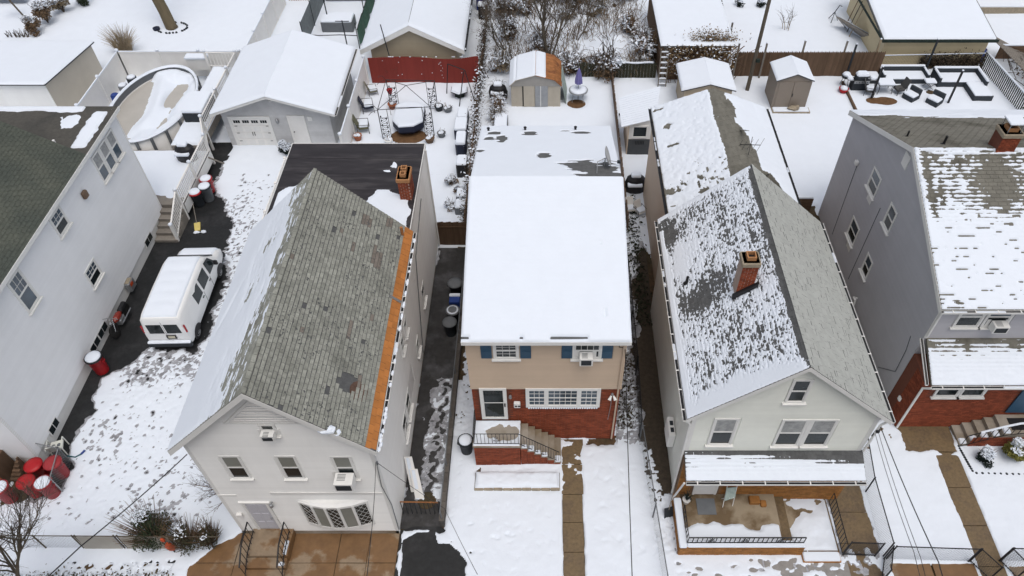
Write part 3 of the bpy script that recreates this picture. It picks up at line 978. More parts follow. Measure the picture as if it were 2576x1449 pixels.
# steps with iron railings
st = thing('front_steps', 'brown concrete front steps with two iron railings against the white house', 'steps', (-10.05, 11.4, 0))
MB().box(-10.78, -9.3, 11.0, 12.02, -.05, .42).build('landing', WETC, st)
MB().box(-10.75, -9.33, 10.62, 10.99, -.05, .27).build('tread', WETC, st)
MB().box(-10.72, -9.36, 10.28, 10.61, -.05, .13).build('tread', WETC, st)
sb = MB(); sb.blob((-9.42, 11.3, .42), .09, .3, .08, 8, 4, .25); sb.blob((-9.5, 10.75, .27), .13, .1, .07, 8, 4, .25); sb.build('snow', SNOW, st)
for x in (-10.7, -9.38):
    rl = MB(); rl.tube([(x, 11.85, 1.35), (x, 11.0, 1.32), (x, 10.35, .95)], .028, 6); rl.tube([(x, 11.85, .6), (x, 11.0, .57), (x, 10.35, .25)], .02, 5)
    for k in range(8):
        yy = 11.85 - k * .21; zt = 1.34 if yy > 11 else 1.32 - (11 - yy) * .57; rl.tube([(x, yy, zt - .9 if k % 7 else max(.1, zt - 1.0)), (x, yy, zt)], .013, 5)
    rl.build('railing', BLACK, st)
# right slope: bare shingles, patches, hole
p0 = Vector((X1 + .27, Y0 - .32, 6.53)); pu = Vector((0, Y1 - Y0 + .64, 0)); pv = Vector((-8.38 - (X1 + .27), 0, 9.7 - 6.53))
SL = pv.length; V_ = pv.normalized()
patches = [(7.3, .85, .38, .2), (7.55, 1.0, .25, .12), (8.75, 1.55, .3, .2), (3.75, 1.25, .34, .08), (4.5, .6, .15, .1), (2.0, .7, .15, .15), (7.2, 1.9, .2, .08), (2.9, 2.9, .12, .08), (9.3, .6, .2, .12)]
def alt(a, b_):
    for (pa, pb, ra, rb) in patches:
        if abs(a - pa) < ra and abs(b_ - pb) < rb: return SHINGD
    r_ = random.random()
    if r_ < .006: return SHINGD
    return None
def skip(a, b_, A, B):
    if ((a - 1.75) / .36) ** 2 + ((b_ - .95) / .36) ** 2 < 1: return True
    return random.random() < .006
shingles(rf, p0 + V_ * .42, pu, V_ * (SL - .44), .142, .24, SHING, .026, .006, .25, alt, skip, rowgap=.03)
# dark speckle where granules and corners are gone
ck = MB(); rg = random.Random(5)
U_ = Vector((0, 1, 0)); N_ = U_.cross(V_); N_ = N_ if N_.z > 0 else -N_
for k in range(1300):
    a, b_ = rg.uniform(.1, 9.6), rg.uniform(.5, SL - .1)
    if fbm(np.array(a * .7), np.array(b_ * .7), 3, 5) < .44: continue
    n = rg.randint(5, 7); r0 = rg.uniform(.010, .045)
    ang = sorted(rg.uniform(0, 6.28) for _ in range(n))
    ck.quad(*[p0 + U_ * (a + math.cos(t) * r0 * rg.uniform(.5, 1.6)) + V_ * (b_ + math.sin(t) * r0 * rg.uniform(.5, 1.3)) + N_ * .0265 for t in ang])
ck.build('missing_granules', SHINGK, rf, kind='stuff')
hp = MB(); n = 14
hp.quad(*[p0 + U_ * (1.75 + .37 * math.cos(t) * rg.uniform(.8, 1.15)) + V_ * (.95 + .36 * math.sin(t) * rg.uniform(.8, 1.15)) + N_ * .008 for t in [6.283 * i / n for i in range(n)]])
hp.build('torn_patch', mat('torn_felt', (.10, .06, .045), .9, .4, 6, .6, 30), rf)
shingles(rf, p0 + V_ * .02, pu, V_ * .4, .2, .3, ORANGE, .012, .008, .1, None, None, name='starter_shingle')
MB().tube([p0 + U_ * 6.05 + V_ * .05 + N_ * .03, p0 + U_ * 6.05 + V_ * .55 + N_ * .03], .05, 6).build('crossing_pipe', METAL, H2)
MB().tube([(-5.5, 21.0, 6.6), (-5.5, 21.0, 7.25)], .06, 8).build('vent_pipe', RUST, H2)
g = gutter(H2, (X1 + .275, Y0 - .3, 6.5), (X1 + .275, Y1 + .3, 6.5), n=14)
# ridge caps
shingles(rf, Vector((-8.30, Y0 - .3, 9.655)), pu, Vector((-.1, 0, .06)), .2, .28, SHING, .02, .01, .1, name='ridge_cap')
# left slope under snow, thinning to a dusting near the ridge
pl = Vector((X0 - .33, Y0 - .32, 6.55)); pvl = Vector((-8.38 - (X0 - .33), 0, 9.7 - 6.55))
courses(rf, pl, pu, pvl, .15, SHING)
def left_snow(a, b_, A, B):
    t = b_ / B
    n = fbm(a * .6, b_ * .9, 5, 3) - .5; f = fbm(a * 2.0, b_ * 9, 4, 8) - .5
    h = .06 + n * .03
    k = sst(.28, .8, t + n * .9)
    f2 = fbm(a * 5, b_ * 12, 3, 18) - .5
    h = h * (1 - k) + k * (.010 + f * .05 + f2 * .035 - .012 * t)
    z = ((a - 5.2) / .9) ** 2 + ((b_ - .9 - (a - 5.2) * .5) / .16) ** 2
    return h - .05 * np.exp(-z)
snow_on('roof_snow', pl, pu, pvl, .045, left_snow, rf, edge=.1)
# snow on the gutter run and lumps at the front corner
s = MB()
for k in range(26):
    y = Y0 - .2 + k * .16
    if k in (5, 11, 12, 13, 19, 20): continue
    if k < 9 or k % 3 == 0: s.blob((X1 + .35 + rg.uniform(-.03, .03), y, 6.48), .06, .1, .05, 7, 4, .25)
for k in range(9): s.blob((X1 + .35, Y0 + 4.6 + k * .55, 6.47), .06, rg.uniform(.08, .2), .05, 7, 4, .2)
s.blob((-6.45, Y0 - .25, 7.68), .28, .16, .1, 9, 5, .2); s.blob((-6.2, Y0 - .22, 7.5), .12, .14, .07, 8, 4, .2)
s.build('snow_lumps', SNOW, g, kind='stuff')
# windows of the alley side
win(H2, TR, 17.6, 3.95, .5, .8, fw=.06); win(H2, TR, 18.15 + .35, 3.9, .5, .8, fw=.06)
win(H2, TR, 15.6, 1.15, .8, 1.2, fw=.07); win(H2, TR, 16.6, 1.15, .8, 1.2, fw=.07); win(H2, TR, 19.7, 1.1, .6, .85, fw=.06); win(H2, TR, 22.3, 1.4, .7, 1.1, fw=.06)
MB(TR).tube([(24.9, .05, 5.3), (22.0, .06, 4.6), (21.3, .06, 3.0), (20.2, .06, .4)], .018, 5).build('cable', GRAYP, H2)
downspout(H2, [(X1 + .08, 27.3, 6.1), (X1 + .08, 27.3, .1)], TRIM)
# flat roofed rear part
RX0, RX1, RY0, RY1, RZ = -11.35, -5.45, 21.22, 27.55, 6.15
MB().box(RX0, RX1, RY0, RY1, -.05, RZ).build('rear_wall', WHITESIDE, H2)
boards(H2, TR, (.2, RZ - .2), (RY0 + .03, RY1), .155, WHITESIDE)
fr_ = MB().box(RX0 - .05, RX1 + .02, RY0, RY1 + .06, RZ, RZ + .06).build('flat_roof', TAR, H2)
e = MB(); e.box(RX1 + .021, RX1 + .05, RY0, RY1 + .09, RZ - .2, RZ + .075); e.box(RX0 - .08, RX0 - .051, RY0, RY1 + .09, RZ - .2, RZ + .075); e.box(RX0 - .05, RX1 + .02, RY1 + .061, RY1 + .09, RZ - .2, RZ + .075)
e.build('fascia', TRIM, fr_)
for k in range(6): MB().box(RX0 - .04, RX1 + .01, RY0 + .02 + k * 1.06, RY0 + 1.06 + k * 1.06, RZ + .06, RZ + .066 + .003 * (k % 2)).build('roofing_strip', TAR, fr_)
def seam(a, b_, A, B):
    n = fbm(a * 1.2, b_ * 1.2, 5, 11) - .5
    c = np.maximum(sdf([(3.0, -.5), (3.6, 1.9), (4.2, 2.9), (4.7, 2.75), (5.45, 2.55), (5.65, 1.6), (5.7, .1)], a, b_), sdf([(-.2, -.5), (-.1, 2.2), (.5, 3.1), (1.1, 3.3), (1.6, -.5)], a, b_))
    sky_ = ((a - 4.45) / .26) ** 2 + ((b_ - 4.6) / .3) ** 2
    h = .05 * sst(-.2, .1, c + n * .8) - .012 + .04 * np.exp(-sky_) * (n > -.02)
    return h
snow_on('roof_snow', (RX0 + .1, RY0 + .15, RZ + .07), (RX1 - RX0 - .15, 0, 0), (0, 5.6, 0), .06, seam, fr_, edge=.05)
chimney('brick chimney with two clay flues on the black flat roof', -6.02, -5.55, 23.75, 24.55, 6.2, 7.35, BRICKM, MORTARL, 2, CLAY)
# balustrade of the side deck left of the flat roof
sdk = thing('side_deck', 'snowy side deck with white balustrade left of the black flat roof', 'deck', (-12.2, 26, 0))
MB().box(-14.05, -11.4, 25.5, 32.4, .55, .7).build('floor', WOODG, sdk)
MB().bbox(-14.0, -11.42, 25.5, 32.35, .7, .78, .05).build('snow', SNOW, sdk)
railing(sdk, [(-14.0, 25.6, .7), (-14.0, 32.3, .7), (-11.5, 32.3, .7)], 1.0, WHITE, 7, .025, .04)
for y in (25.6, 28.0, 30.2, 32.3): MB().box(-14.06, -13.94, y - .06, y + .06, 0, 1.8).build('post', WHITE, sdk)

# ================================================================ BRICK AND BEIGE HOUSE (centre)
H3 = thing('brick_house', 'brick and beige sided house with blue shutters and an unbroken white snow roof', 'house', (0.05, 16.08, 0), 0, 'houses along the street')
X0, X1, Y0, Y1 = -2.78, 2.88, 16.08, 27.6
TF = frame_front(Y0)
MB().prism([(X0, Y0, 3.7), (X0, Y1, 3.7), (X0, Y1, 7.0), (X0, 22, 8.68), (X0, Y0, 6.86)], (X1 - X0, 0, 0)).build('upper_wall', BEIGE, H3)
MB().box(X0 + .03, X1 - .03, Y0 + .03, Y1 - .03, -.05, 3.72).build('lower_wall', MORTAR, H3)
brickwall(H3, frame_front(Y0 + .03), X0 + .03, X1 - .03, .0, 3.6, BRICKM, holes=[(-2.48, -1.42, 1.5, 3.72), (-.7, 2.1, 2.35, 3.66)])
MB().box(X0 - .01, X1 + .01, Y0 - .03, Y0 + .02, 3.6, 3.72).build('belt_board', BEIGE, H3)
wl_ = [(-1.36, 5.5, .92, .95), (1.5, 5.5, 1.02, .95)]
boards(H3, TF, (3.74, 6.66), (X0, X1), .105, BEIGE, holes=[(-2.27, -.47, 5.48, 6.46), (.58, 2.43, 5.45, 6.46)])
win(H3, TF, -1.36, 5.5, .92, .95, ugrid=(3, 2), lgrid=(3, 2)); win(H3, TF, 1.5, 5.5, 1.04, .95, ugrid=(4, 1))
for u in (-2.06, -.67, .79, 2.21):
    sh = MB(TF); sh.box(u - .19, u + .19, .012, .035, 5.52, 6.42)
    so = sh.build('shutter', BLUE, H3)
    for (z0, z1) in ((5.58, 5.94), (6.0, 6.36)):
        p = MB(TF); p.box(u - .14, u - .12, .035, .047, z0, z1); p.box(u + .12, u + .14, .035, .047, z0, z1); p.box(u - .12, u + .12, .035, .046, z0, z0 + .02); p.box(u - .12, u + .12, .035, .046, z1 - .02, z1); p.build('panel', BLUE, so)
air_con(TF, 1.46, 5.56, 'white air conditioner between blue shutters on the beige house', .46, .38, .4)
f = MB(TF)
f.box(-.72, 2.12, .0, .06, 3.52, 3.66); f.box(-.72, 2.12, 0, .06, 2.4, 2.54)
for a, c in ((-.72, -.58), (-.02, .15), (1.22, 1.39), (1.98, 2.12)): f.box(a, c, 0, .056, 2.54, 3.52)
tw = f.build('triple_window', TRIM, H3)
for a, c, g in ((-.58, -.02, (3, 2)), (.15, 1.22, (5, 2)), (1.39, 1.98, (3, 2))):
    MB(TF).box(a, c, .003, .02, 3.04, 3.52).build('pane', GLASSB, tw); MB(TF).box(a, c, .003, .014, 2.54, 3.0).build('pane', GLASSB, tw)
    m = MB(TF); m.box(a, c, .003, .04, 3.0, 3.04)
    for i in range(1, g[0]): x = a + (c - a) * i / g[0]; m.box(x - .008, x + .008, .012, .03, 2.54, 3.0); m.box(x - .008, x + .008, .012, .031, 3.04, 3.52)
    for z in (2.77, 3.28): m.box(a, c, .012, .028, z - .008, z + .008)
    m.build('muntin', TRIM, tw)
s = MB(TF)
for k in range(30): s.blob((-.6 + k * .09, .05, 2.36), .045, .05, .03, 6, 4, .2)
s.build('snow_beads', SNOW, tw, kind='stuff')
d = MB(TF); d.box(-2.46, -2.32, 0, .07, 1.58, 3.68); d.box(-1.58, -1.44, 0, .07, 1.58, 3.68); d.box(-2.32, -1.58, 0, .066, 3.56, 3.68); d.box(-2.32, -1.58, 0, .066, 1.58, 1.7)
door = d.build('storm_door', TRIM, H3)
MB(TF).box(-2.32, -1.58, .005, .03, 1.7, 2.68).build('pane', GLASS, door); MB(TF).box(-2.32, -1.58, .005, .036, 2.72, 3.56).build('pane', GLASS, door)
MB(TF).box(-2.32, -1.58, .005, .045, 2.68, 2.72).build('mid_rail', TRIM, door); MB(TF).box(-1.55, -1.5, .07, .1, 2.5, 2.7).build('handle', BLACK, door)
m = MB(TF); m.bbox(-1.18, -.93, .02, .16, 2.52, 2.8, .02); mo = m.build('mailbox', TRIM, None); tag(mo, 'white wall mailbox on the brick wall beside the storm door', 'mailbox')
for u in (-1.14, -1.02): MB(TF).box(u, u + .09, .161, .17, 2.6, 2.68).build('slot', BLACK, mo)
MB(TF).tube([(-1.15, .08, 2.52), (-1.15, .1, 2.44), (-.96, .1, 2.44), (-.96, .08, 2.52)], .008, 4).build('paper_hook', METAL, mo)
fl = thing('floodlight', 'twin floodlight high on the brick wall right of the triple window', 'lamp', (2.56, Y0, 3.1))
MB(TF).lathe((2.56, .04, 3.25), [(.04, 0), (.06, .04), (.03, .08)], 8).build('base', METAL, fl)
for s_ in (-1, 1):
    MB(TF).tube([(2.56 + s_ * .04, .08, 3.24), (2.56 + s_ * .12, .22, 3.14)], .03, 8, .07).build('lamp_head', TRIM, fl)
MB(TF).tube([(2.56, .03, 3.2), (2.55, .025, 2.4), (2.5, .03, 1.5)], .012, 5).build('conduit', METAL, H3)
ml = MB(TF); ml.lathe((-1.3, .08, 3.05), [(.02, 0), (.06, .04), (.05, .18), (.015, .22)], 8); tag(ml.build('porch_lamp', METAL, None), 'little porch lamp on brick between storm door and triple window', 'lamp')
MB(TF).tube([(2.72, .03, 6.45), (2.62, .06, 6.4), (2.6, .05, 6.2), (2.75, .04, 6.15), (2.78, .03, 5.4)], .012, 4).build('cable_loop', BLACK, H3)
downspout(H3, [(X1 - .1, Y0 - .06, 6.6), (X1 - .12, Y0 - .06, 3.7), (X1 - .15, Y0 - .06, .1)], BEIGE, .035)
# roof: low gable with the ridge parallel to the street
r_ = MB(); r_.slab((X0 - .06, Y0 - .33, 6.86), (X1 + .08, Y0 - .33, 6.86), (X1 + .08, 22, 8.82), (X0 - .06, 22, 8.82), .12)
r_.slab((X0 - .02, 22, 8.82), (X1 + .04, 22, 8.82), (X1 + .04, Y1 + .1, 7.1), (X0 - .02, Y1 + .1, 7.1), .12)
rf = r_.build('roof', SHINGK, H3)
def s1(a, b_, A, B):
    n = fbm(a * .6, b_ * .6, 4, 4) - .5
    h = .075 + n * .03 + (fbm(a * .25, b_ * .3, 3, 44) - .5) * .12 + .004 * np.sin(b_ * 2 * math.pi / .28) + .006 * (fbm(a * .8, b_ * 6, 3, 46) - .5)
    k = np.exp(-((b_ - .16) / .07) ** 2) * (fbm(a * 1.5, b_ * .3, 4, 6) > .55) * .12
    m2 = np.exp(-((a - 4.95 + .05 * b_ * .3) / .03) ** 2) * (fbm(a * .5, b_ * 1.6, 3, 16) > .62) * .1
    return h - k - m2
snow_on('roof_snow', (X0 - .07, Y0 - .36, 6.87), (X1 - X0 + .16, 0, 0), (0, 22 - Y0 + .36, 8.82 - 6.86), .05, s1, rf, edge=.1, open_='t')
def s2(a, b_, A, B):
    n = fbm(a * 1.2, b_ * 1.2, 4, 5) - .5; st_ = fbm(a * 1.5, b_ * 9, 3, 25) - .5
    h = .026 + n * .012
    for (cx, cy, rx, ry, dd) in [(4.55, 1.15, .95, .75, .13), (4.9, .5, .7, .45, .12), (.55, 5.0, .35, .26, .12), (.45, 4.3, .25, .25, .11), (.95, 4.3, .25, .45, .11), (2.15, 5.0, .3, .26, .13), (4.3, 5.1, .4, .22, .12), (3.7, 5.3, .25, .1, .08), (.15, 2.9, .2, .2, .06), (2.8, 2.4, .3, .35, .05), (3.0, .12, 1.5, .06, .05)]:
        q = ((a - cx) / rx) ** 2 + ((b_ - cy) / ry) ** 2 + st_ * 2.2 + n * 1.5
        h = h - dd * sst(1.25, .6, q)
    return h
snow_on('roof_snow', (X0 - .02, 22.01, 8.83), (X1 - X0 + .06, 0, 0), (0, Y1 + .1 - 22, 7.1 - 8.82), .045, s2, rf, edge=.08, open_='b')
MB().box(X0 - .07, X1 + .09, Y0 - .37, Y0 - .345, 6.7, 6.86).build('fascia', TRIM, rf)
MB().box(X0 - .07, X1 + .09, Y0 - .34, Y0 - .02, 6.66, 6.69).build('soffit', TRIM, rf)
for (x, y) in ((-2.45, 27.05), (-.85, 27.15), (1.35, 27.2)):
    v = MB(); z = 8.82 - (y - 22) * .305; v.lathe((x, y, z), [(.05, -.1), (.05, .16), (.07, .17), (.07, .2), (.01, .21)], 8); v.build('roof_vent', BLACK, rf)
ds = thing('satellite_dish', 'gray satellite dish on a bare patch of the brick house roof', 'satellite dish', (2.35, 23.2, 8.4))
MB().lathe((2.35, 23.2, 8.35), [(.02, 0), (.025, .5)], 6).build('mast', METAL, ds)
T = Matrix.Translation((2.42, 23.2, 8.95)) @ Matrix.Rotation(R(70), 4, 'Y')
MB(T).lathe((0, 0, 0), [(.02, -.06), (.15, -.045), (.28, -.01), (.36, .04), (.35, .05), (.27, .005), (.02, -.045)], 18, 1, 1.25).build('dish', mat('dish', (.36, .37, .38), .6, .05, 3), ds, True)
MB().tube([(2.4, 23.2, 8.75), (2.85, 23.15, 8.7)], .015, 5).build('feed_arm', METAL, ds)
MB().box(2.82, 2.95, 23.1, 23.2, 8.66, 8.76).build('feed_horn', DARK, ds)
MB().tube([(2.0, 22.5, 8.66), (2.05, 23.1, 8.75), (2.35, 23.2, 8.85)], .018, 5).build('brace', METAL, ds)
# stoop
sp = thing('brick_stoop', 'brick stoop with snowy landing, side steps and black iron railing', 'steps', (-1.1, 15.4, 0))
SX0, SX1, SY0, SY1, SZ = -2.76, -.95, 14.86, 16.0, 1.5
MB().box(SX0 + .02, SX1, SY0 + .02, SY1, -.03, SZ - .1).build('core', MORTAR, sp)
MB().bbox(SX0 - .02, SX1 + .02, SY0 - .03, SY1, SZ - .1, SZ, .02).build('landing', CONC, sp)
ns = 6
for i in range(ns):
    x = SX1 + .02 + i * .262; z = SZ - (i + 1) * SZ / (ns + 1)
    MB().box(x, x + .28, SY0 + .02, SY1, z - .06, z).build('tread', CONC, sp)
    MB().box(x, x + .258, SY0 + .04, SY1 - .02, -.03, z - .061).build('riser_block', MORTAR, sp)
    if i in (1, 2, 3, 5, 0): MB().bbox(x + .03, x + .26, SY0 + .03, SY0 + random.uniform(.16, .34), z, z + .07, .03).build('snow', SNOW, sp)
brickwall(sp, frame_front(SY0 + .02), SX0 + .02, SX1, 0, SZ - .1, BRICKM)
for i in range(ns):
    x = SX1 + .02 + i * .262; z = SZ - (i + 1) * SZ / (ns + 1)
    brickwall(sp, frame_front(SY0 + .04), x, x + .258, 0, z - .06, BRICKM)
snow_on('landing_snow', (SX0, SY0, SZ), (SX1 - SX0, 0, 0), (0, SY1 - SY0, 0), .035, lambda a, b_, A, B: .045 + (fbm(a * 2, b_ * 2, 4, 61) - .5) * .06 - .08 * sst(1.1, .5, ((a - 1.15) / .75) ** 2 + ((b_ - .6) / .4) ** 2 + (fbm(a * 5, b_ * 5, 3, 62) - .5) * 1.2), sp, edge=.05)
rl = [(SX0 + .04, SY1, SZ), (SX0 + .04, SY0 + .06, SZ), (SX1 - .05, SY0 + .06, SZ), (SX1 + ns * .262 - .06, SY0 + .06, .15)]
railing(sp, rl, .78, BLACK, 7.5, .009, .018, low=.07)
sc_ = MB()
for s_ in (-1, 1):
    P = [(-1.85 + s_ * (.02 + .09 * math.sin(t)) , SY0 + .06, SZ + .25 + .11 * t / 2 * .5) for t in [i * .5 for i in range(8)]]
    sc_.tube(P, .008, 4)
sc_.tube([(-1.85 + .07 * math.cos(t), SY0 + .06, SZ + .5 + .07 * math.sin(t)) for t in [i * .7 for i in range(10)]], .008, 4)
sc_.build('scroll', BLACK, sp)
bd = thing('planting_bed', 'low snowy planting bed with stone edge in front of the brick stoop', 'planting bed', (-1.1, 14.2, 0))
MB().box(-2.74, .6, 13.82, 14.5, -.05, .06).build('soil', SOIL, bd)
for k in range(9): MB().bbox(-2.74 + k * .372, -2.38 + k * .372, 13.74, 13.83, -.05, .1 + .015 * (k % 3), .02).build('edging_stone', STONE, bd)
snow_on('bed_snow', (-2.72, 13.8, .07), (3.3, 0, 0), (0, .74, 0), .045, lambda a, b_, A, B: .11 + (fbm(a * 1.4, b_ * 2, 4, 71) - .5) * .16, bd, edge=.2)
c_ = can('black trash can with thick snow on its lid beside the brick stoop', (-3.15, 15.5, 0), DARK, DARK, .8, .27)

# ================================================================ WHITE GABLE HOUSE WITH PORCH (fourth)
H4 = thing('gable_house', 'tall pale house with half snowy gable roof and a tan brick front porch', 'house', (8.1, 13.7, 0), 0, 'houses along the street')
X0, X1, Y0, Y1 = 5.0, 11.3, 13.7, 22.95
rf, span, (wl, wr, sl, sr) = gable_y(H4, X0, X1, Y0, Y1, 5.62, 5.5, 8.08, 8.55, .25, .1, CREAM, SHINGK, .28, .28)
TF, TL = frame_front(Y0), frame_left(X0)
H4W = [(6.16, 3.62, .86, 1.72), (8.5, 3.55, .92, 1.72), (9.5, 3.55, .92, 1.72), (8.16, 6.3, .66, 1.3)]
holes = [(5.65, 6.65, 3.5, 5.36), (8.0, 10.0, 3.45, 5.28), (7.8, 8.5, 6.2, 7.6)]
boards(H4, TF, (3.2, 8.4), span, .17, CREAM, holes=holes)
for i, (u, z, w_, h) in enumerate(H4W):
    win(H4, TF, u, z, w_, h, fw=.075, upper=CURT if i < 3 else GLASS, lower=GLASS)
MB(TF).box(8.965, 9.035, .0, .05, 3.55, 5.27).build('mullion', TRIM, H4)
for xe, ze in ((X0 - .28, 5.62), (X1 + .28, 5.5)):
    MB().prism([(xe, Y0 - .262, ze - .2), (8.08, Y0 - .262, 8.35), (8.08, Y0 - .262, 8.53), (xe, Y0 - .262, ze - .01)], (0, .01, 0)).build('rake_board', TRIM, H4)
MB(TF).box(X0 - .01, X0 + .14, .003, .03, 3.2, wl).build('corner_board', TRIM, H4)
MB(TF).box(X1 - .14, X1 + .01, .003, .03, 3.2, wr).build('corner_board', TRIM, H4)
boards(H4, TL, (.1, wl - .1), (-Y1, -Y0), .2, CREAM, keep=60)
win(H4, TL, -20.8, 1.35, .75, 1.0, fw=.06)
# right slope: pale laminated shingles, left slope darker under a dusting
Ee = Vector((X1 + .28, Y0 - .25, 5.5)); pu = Vector((0, Y1 - Y0 + .5, 0)); pv = Vector((8.08 - X1 - .28, 0, 3.05))
shingles(rf, Ee, pu, pv, .145, .26, SHINGL, .007, .003, .45, rowgap=.042, lift=.17)
shingles(rf, Vector((8.16, Y0 - .25, 8.49)), pu, Vector((-.1, 0, .085)), .2, .3, SHINGL, .02, .01, .1, name='ridge_cap')
El = Vector((X0 - .28, Y0 - .25, 5.62)); pvl = Vector((8.08 - X0 + .28, 0, 2.93))
courses(rf, El, pu, pvl, .145, SHINGK, .016)
def dust(a, b_, A, B):
    n = fbm(a * .55, b_ * .7, 4, 90) - .5
    f = fbm(a * 10, b_ * 19, 3, 91, .75) - .5; g_ = fbm(a * 3.2, b_ * 4.5, 3, 94) - .5
    row = fbm(a * 1.3, np.floor(b_ / .145) * 3.7, 3, 92) - .5; ln = fbm(a * .9, np.floor(b_ / .145) * 5.3 + 40, 3, 93)
    ph = (b_ / .145) % 1.0
    w_ = .012 + n * .04 + g_ * .03 + row * .015                      # how much lies here
    h = w_ + f * .095 + (.012 + .03 * (ln - .2)) * np.exp(-((ph - .12) / .13) ** 2)
    h = h - .036 * np.exp(-(((a - 4.75) / .7) ** 2)) * sst(.3, .8, b_ + n) * sst(3.3, 1.4, b_)          # melted band by pipe and chimney
    h = h - .04 * np.exp(-(((a - 8.3) / .8) ** 2 + ((b_ - .5) / .5) ** 2))
    h = h + .05 * sst(.9, .2, a + n * 1.2) + .05 * sst(.3, .1, b_ + f * .3) * (n + .5 > .3)
    h = h + .04 * np.exp(-(((a - 7.0) / 1.0) ** 2 + ((b_ - .75) / .28) ** 2)) + .045 * sst(A - .35, A - .05, a)
    h = h - .06 * sst(B - .26, B - .06, b_ + f * .5 + n * .3)
    return np.minimum(h, .035)
snow_on('roof_snow', El, pu, pvl, .025, dust, rf, cull=0.0, edge=.05)
gutter(H4, (X0 - .285, Y0 - .25, 5.6), (X0 - .285, Y1 + .2, 5.6), out=(-1, 0, 0)); gutter(H4, (X1 + .285, Y0 - .25, 5.48), (X1 + .285, Y1 + .2, 5.48))
chimney('red brick chimney with clay flue on the half snowy gable roof', 6.66, 7.2, 17.4, 17.92, 7.5, 9.0, BRICKM, MORTARL, 1)
fl = MB(); fl.prism([(6.54, 17.26, 7.3), (7.32, 17.26, 7.97), (7.32, 17.26, 8.14), (6.54, 17.26, 7.5)], (0, .11, 0)); fl.build('flashing', BLACK, rf)
vp = MB(); vp.lathe((5.35, 19.1, 6.15), [(.055, 0), (.055, .35), (.045, .35), (.045, .1)], 10); vp.lathe((5.35, 19.1, 6.15), [(.13, -.02), (.07, .08)], 10); vp.build('vent_pipe', BLACK, rf)
downspout(H4, [(X0 - .3, Y0 - .12, 5.5), (X0 - .08, Y0 - .1, 5.1), (X0 - .06, Y0 - .08, .1)], TRIM, .045)
downspout(H4, [(X1 + .3, Y0 - .12, 5.4), (X1 + .08, Y0 - .1, 5.0), (X1 + .05, Y0 - .1, 3.3)], TRIM, .045)
hb = MB(); hb.bbox(4.72, 4.98, 14.9, 15.75, 1.35, 2.2, .03); ho = hb.build('wall_box', WHITE, None); tag(ho, 'white metal wall box with two dark vents on the pale house alley side', 'utility box')
for k in range(2): MB().box(4.8, 4.93, 15.05 + .3 * k, 15.25 + .3 * k, 2.2, 2.206).build('vent', DARK, ho)
MB().box(5.0, X1, 13.4, 13.69, -.05, 2.9).build('porch_back_wall', MORTART, H4)
brickwall(H4, frame_front(13.4), 5.0, X1, .02, 2.7, BRICKT, holes=[(5.6, 6.55, .4, 2.7)])
pr_ = MB(); pr_.slab((5.0, 12.72, 2.76), (X1 + .08, 12.72, 2.76), (X1 + .08, 13.69, 3.22), (5.0, 13.69, 3.22), .08)
prr = pr_.build('porch_roof', SHINGK, H4)
pp0, ppu, ppv = (5.0, 12.72, 2.76), (X1 - 4.92, 0, 0), (0, .97, .46)
courses(prr, pp0, ppu, ppv, .15, SHINGK, .016)
def pd(a, b_, A, B):
    n = fbm(a * .8, b_ * 1.5, 4, 95) - .5; f = fbm(a * 7, b_ * 8, 3, 96) - .5
    h = .04 + f * .03 + n * .03 - .07 * sst(.72, 1.1, b_ + n * .5 + f * .2 + (a / A - .3) * .3) - (.028 + f * .03) * np.exp(-(((b_ % .15) - .03) / .03) ** 2) * sst(.15, .5, b_)
    return h
snow_on('porch_snow', pp0, ppu, ppv, .03, pd, prr, cull=0, edge=.04)
gutter(H4, (5.0, 12.7, 2.75), (X1 + .08, 12.7, 2.75), out=(0, -1, 0))
for xx, in ((5.02,), (11.25,)): MB().prism([(xx, 12.7, 2.55), (xx, 13.4, 2.95), (xx, 13.4, 2.4)], (.05, 0, 0)).build('porch_cheek', BRICKT, H4)
downspout(H4, [(4.96, 12.72, 2.6), (4.9, 13.2, .6), (4.9, 13.3, .1)], TRIM, .04)
dd = MB(frame_front(13.4)); dd.box(5.62, 5.7, 0, .06, .5, 2.6); dd.box(6.45, 6.53, 0, .06, .5, 2.6); dd.box(5.7, 6.45, .005, .04, .5, 2.5); do = dd.build('door', TRIM, H4)
MB(frame_front(13.4)).box(5.82, 6.34, .041, .05, 1.5, 2.4).build('pane', GLASS, do); MB(frame_front(13.4)).tube([(6.38, .05, 1.45), (6.38, .1, 1.45)], .03, 6).build('handle', METAL, do)
mb_ = MB(frame_front(13.4)); mb_.bbox(7.0, 7.42, .02, .18, 1.75, 2.0, .03); tag(mb_.build('mailbox', BLACK, None), 'black mailbox on tan brick wall under the snowy porch roof', 'mailbox')
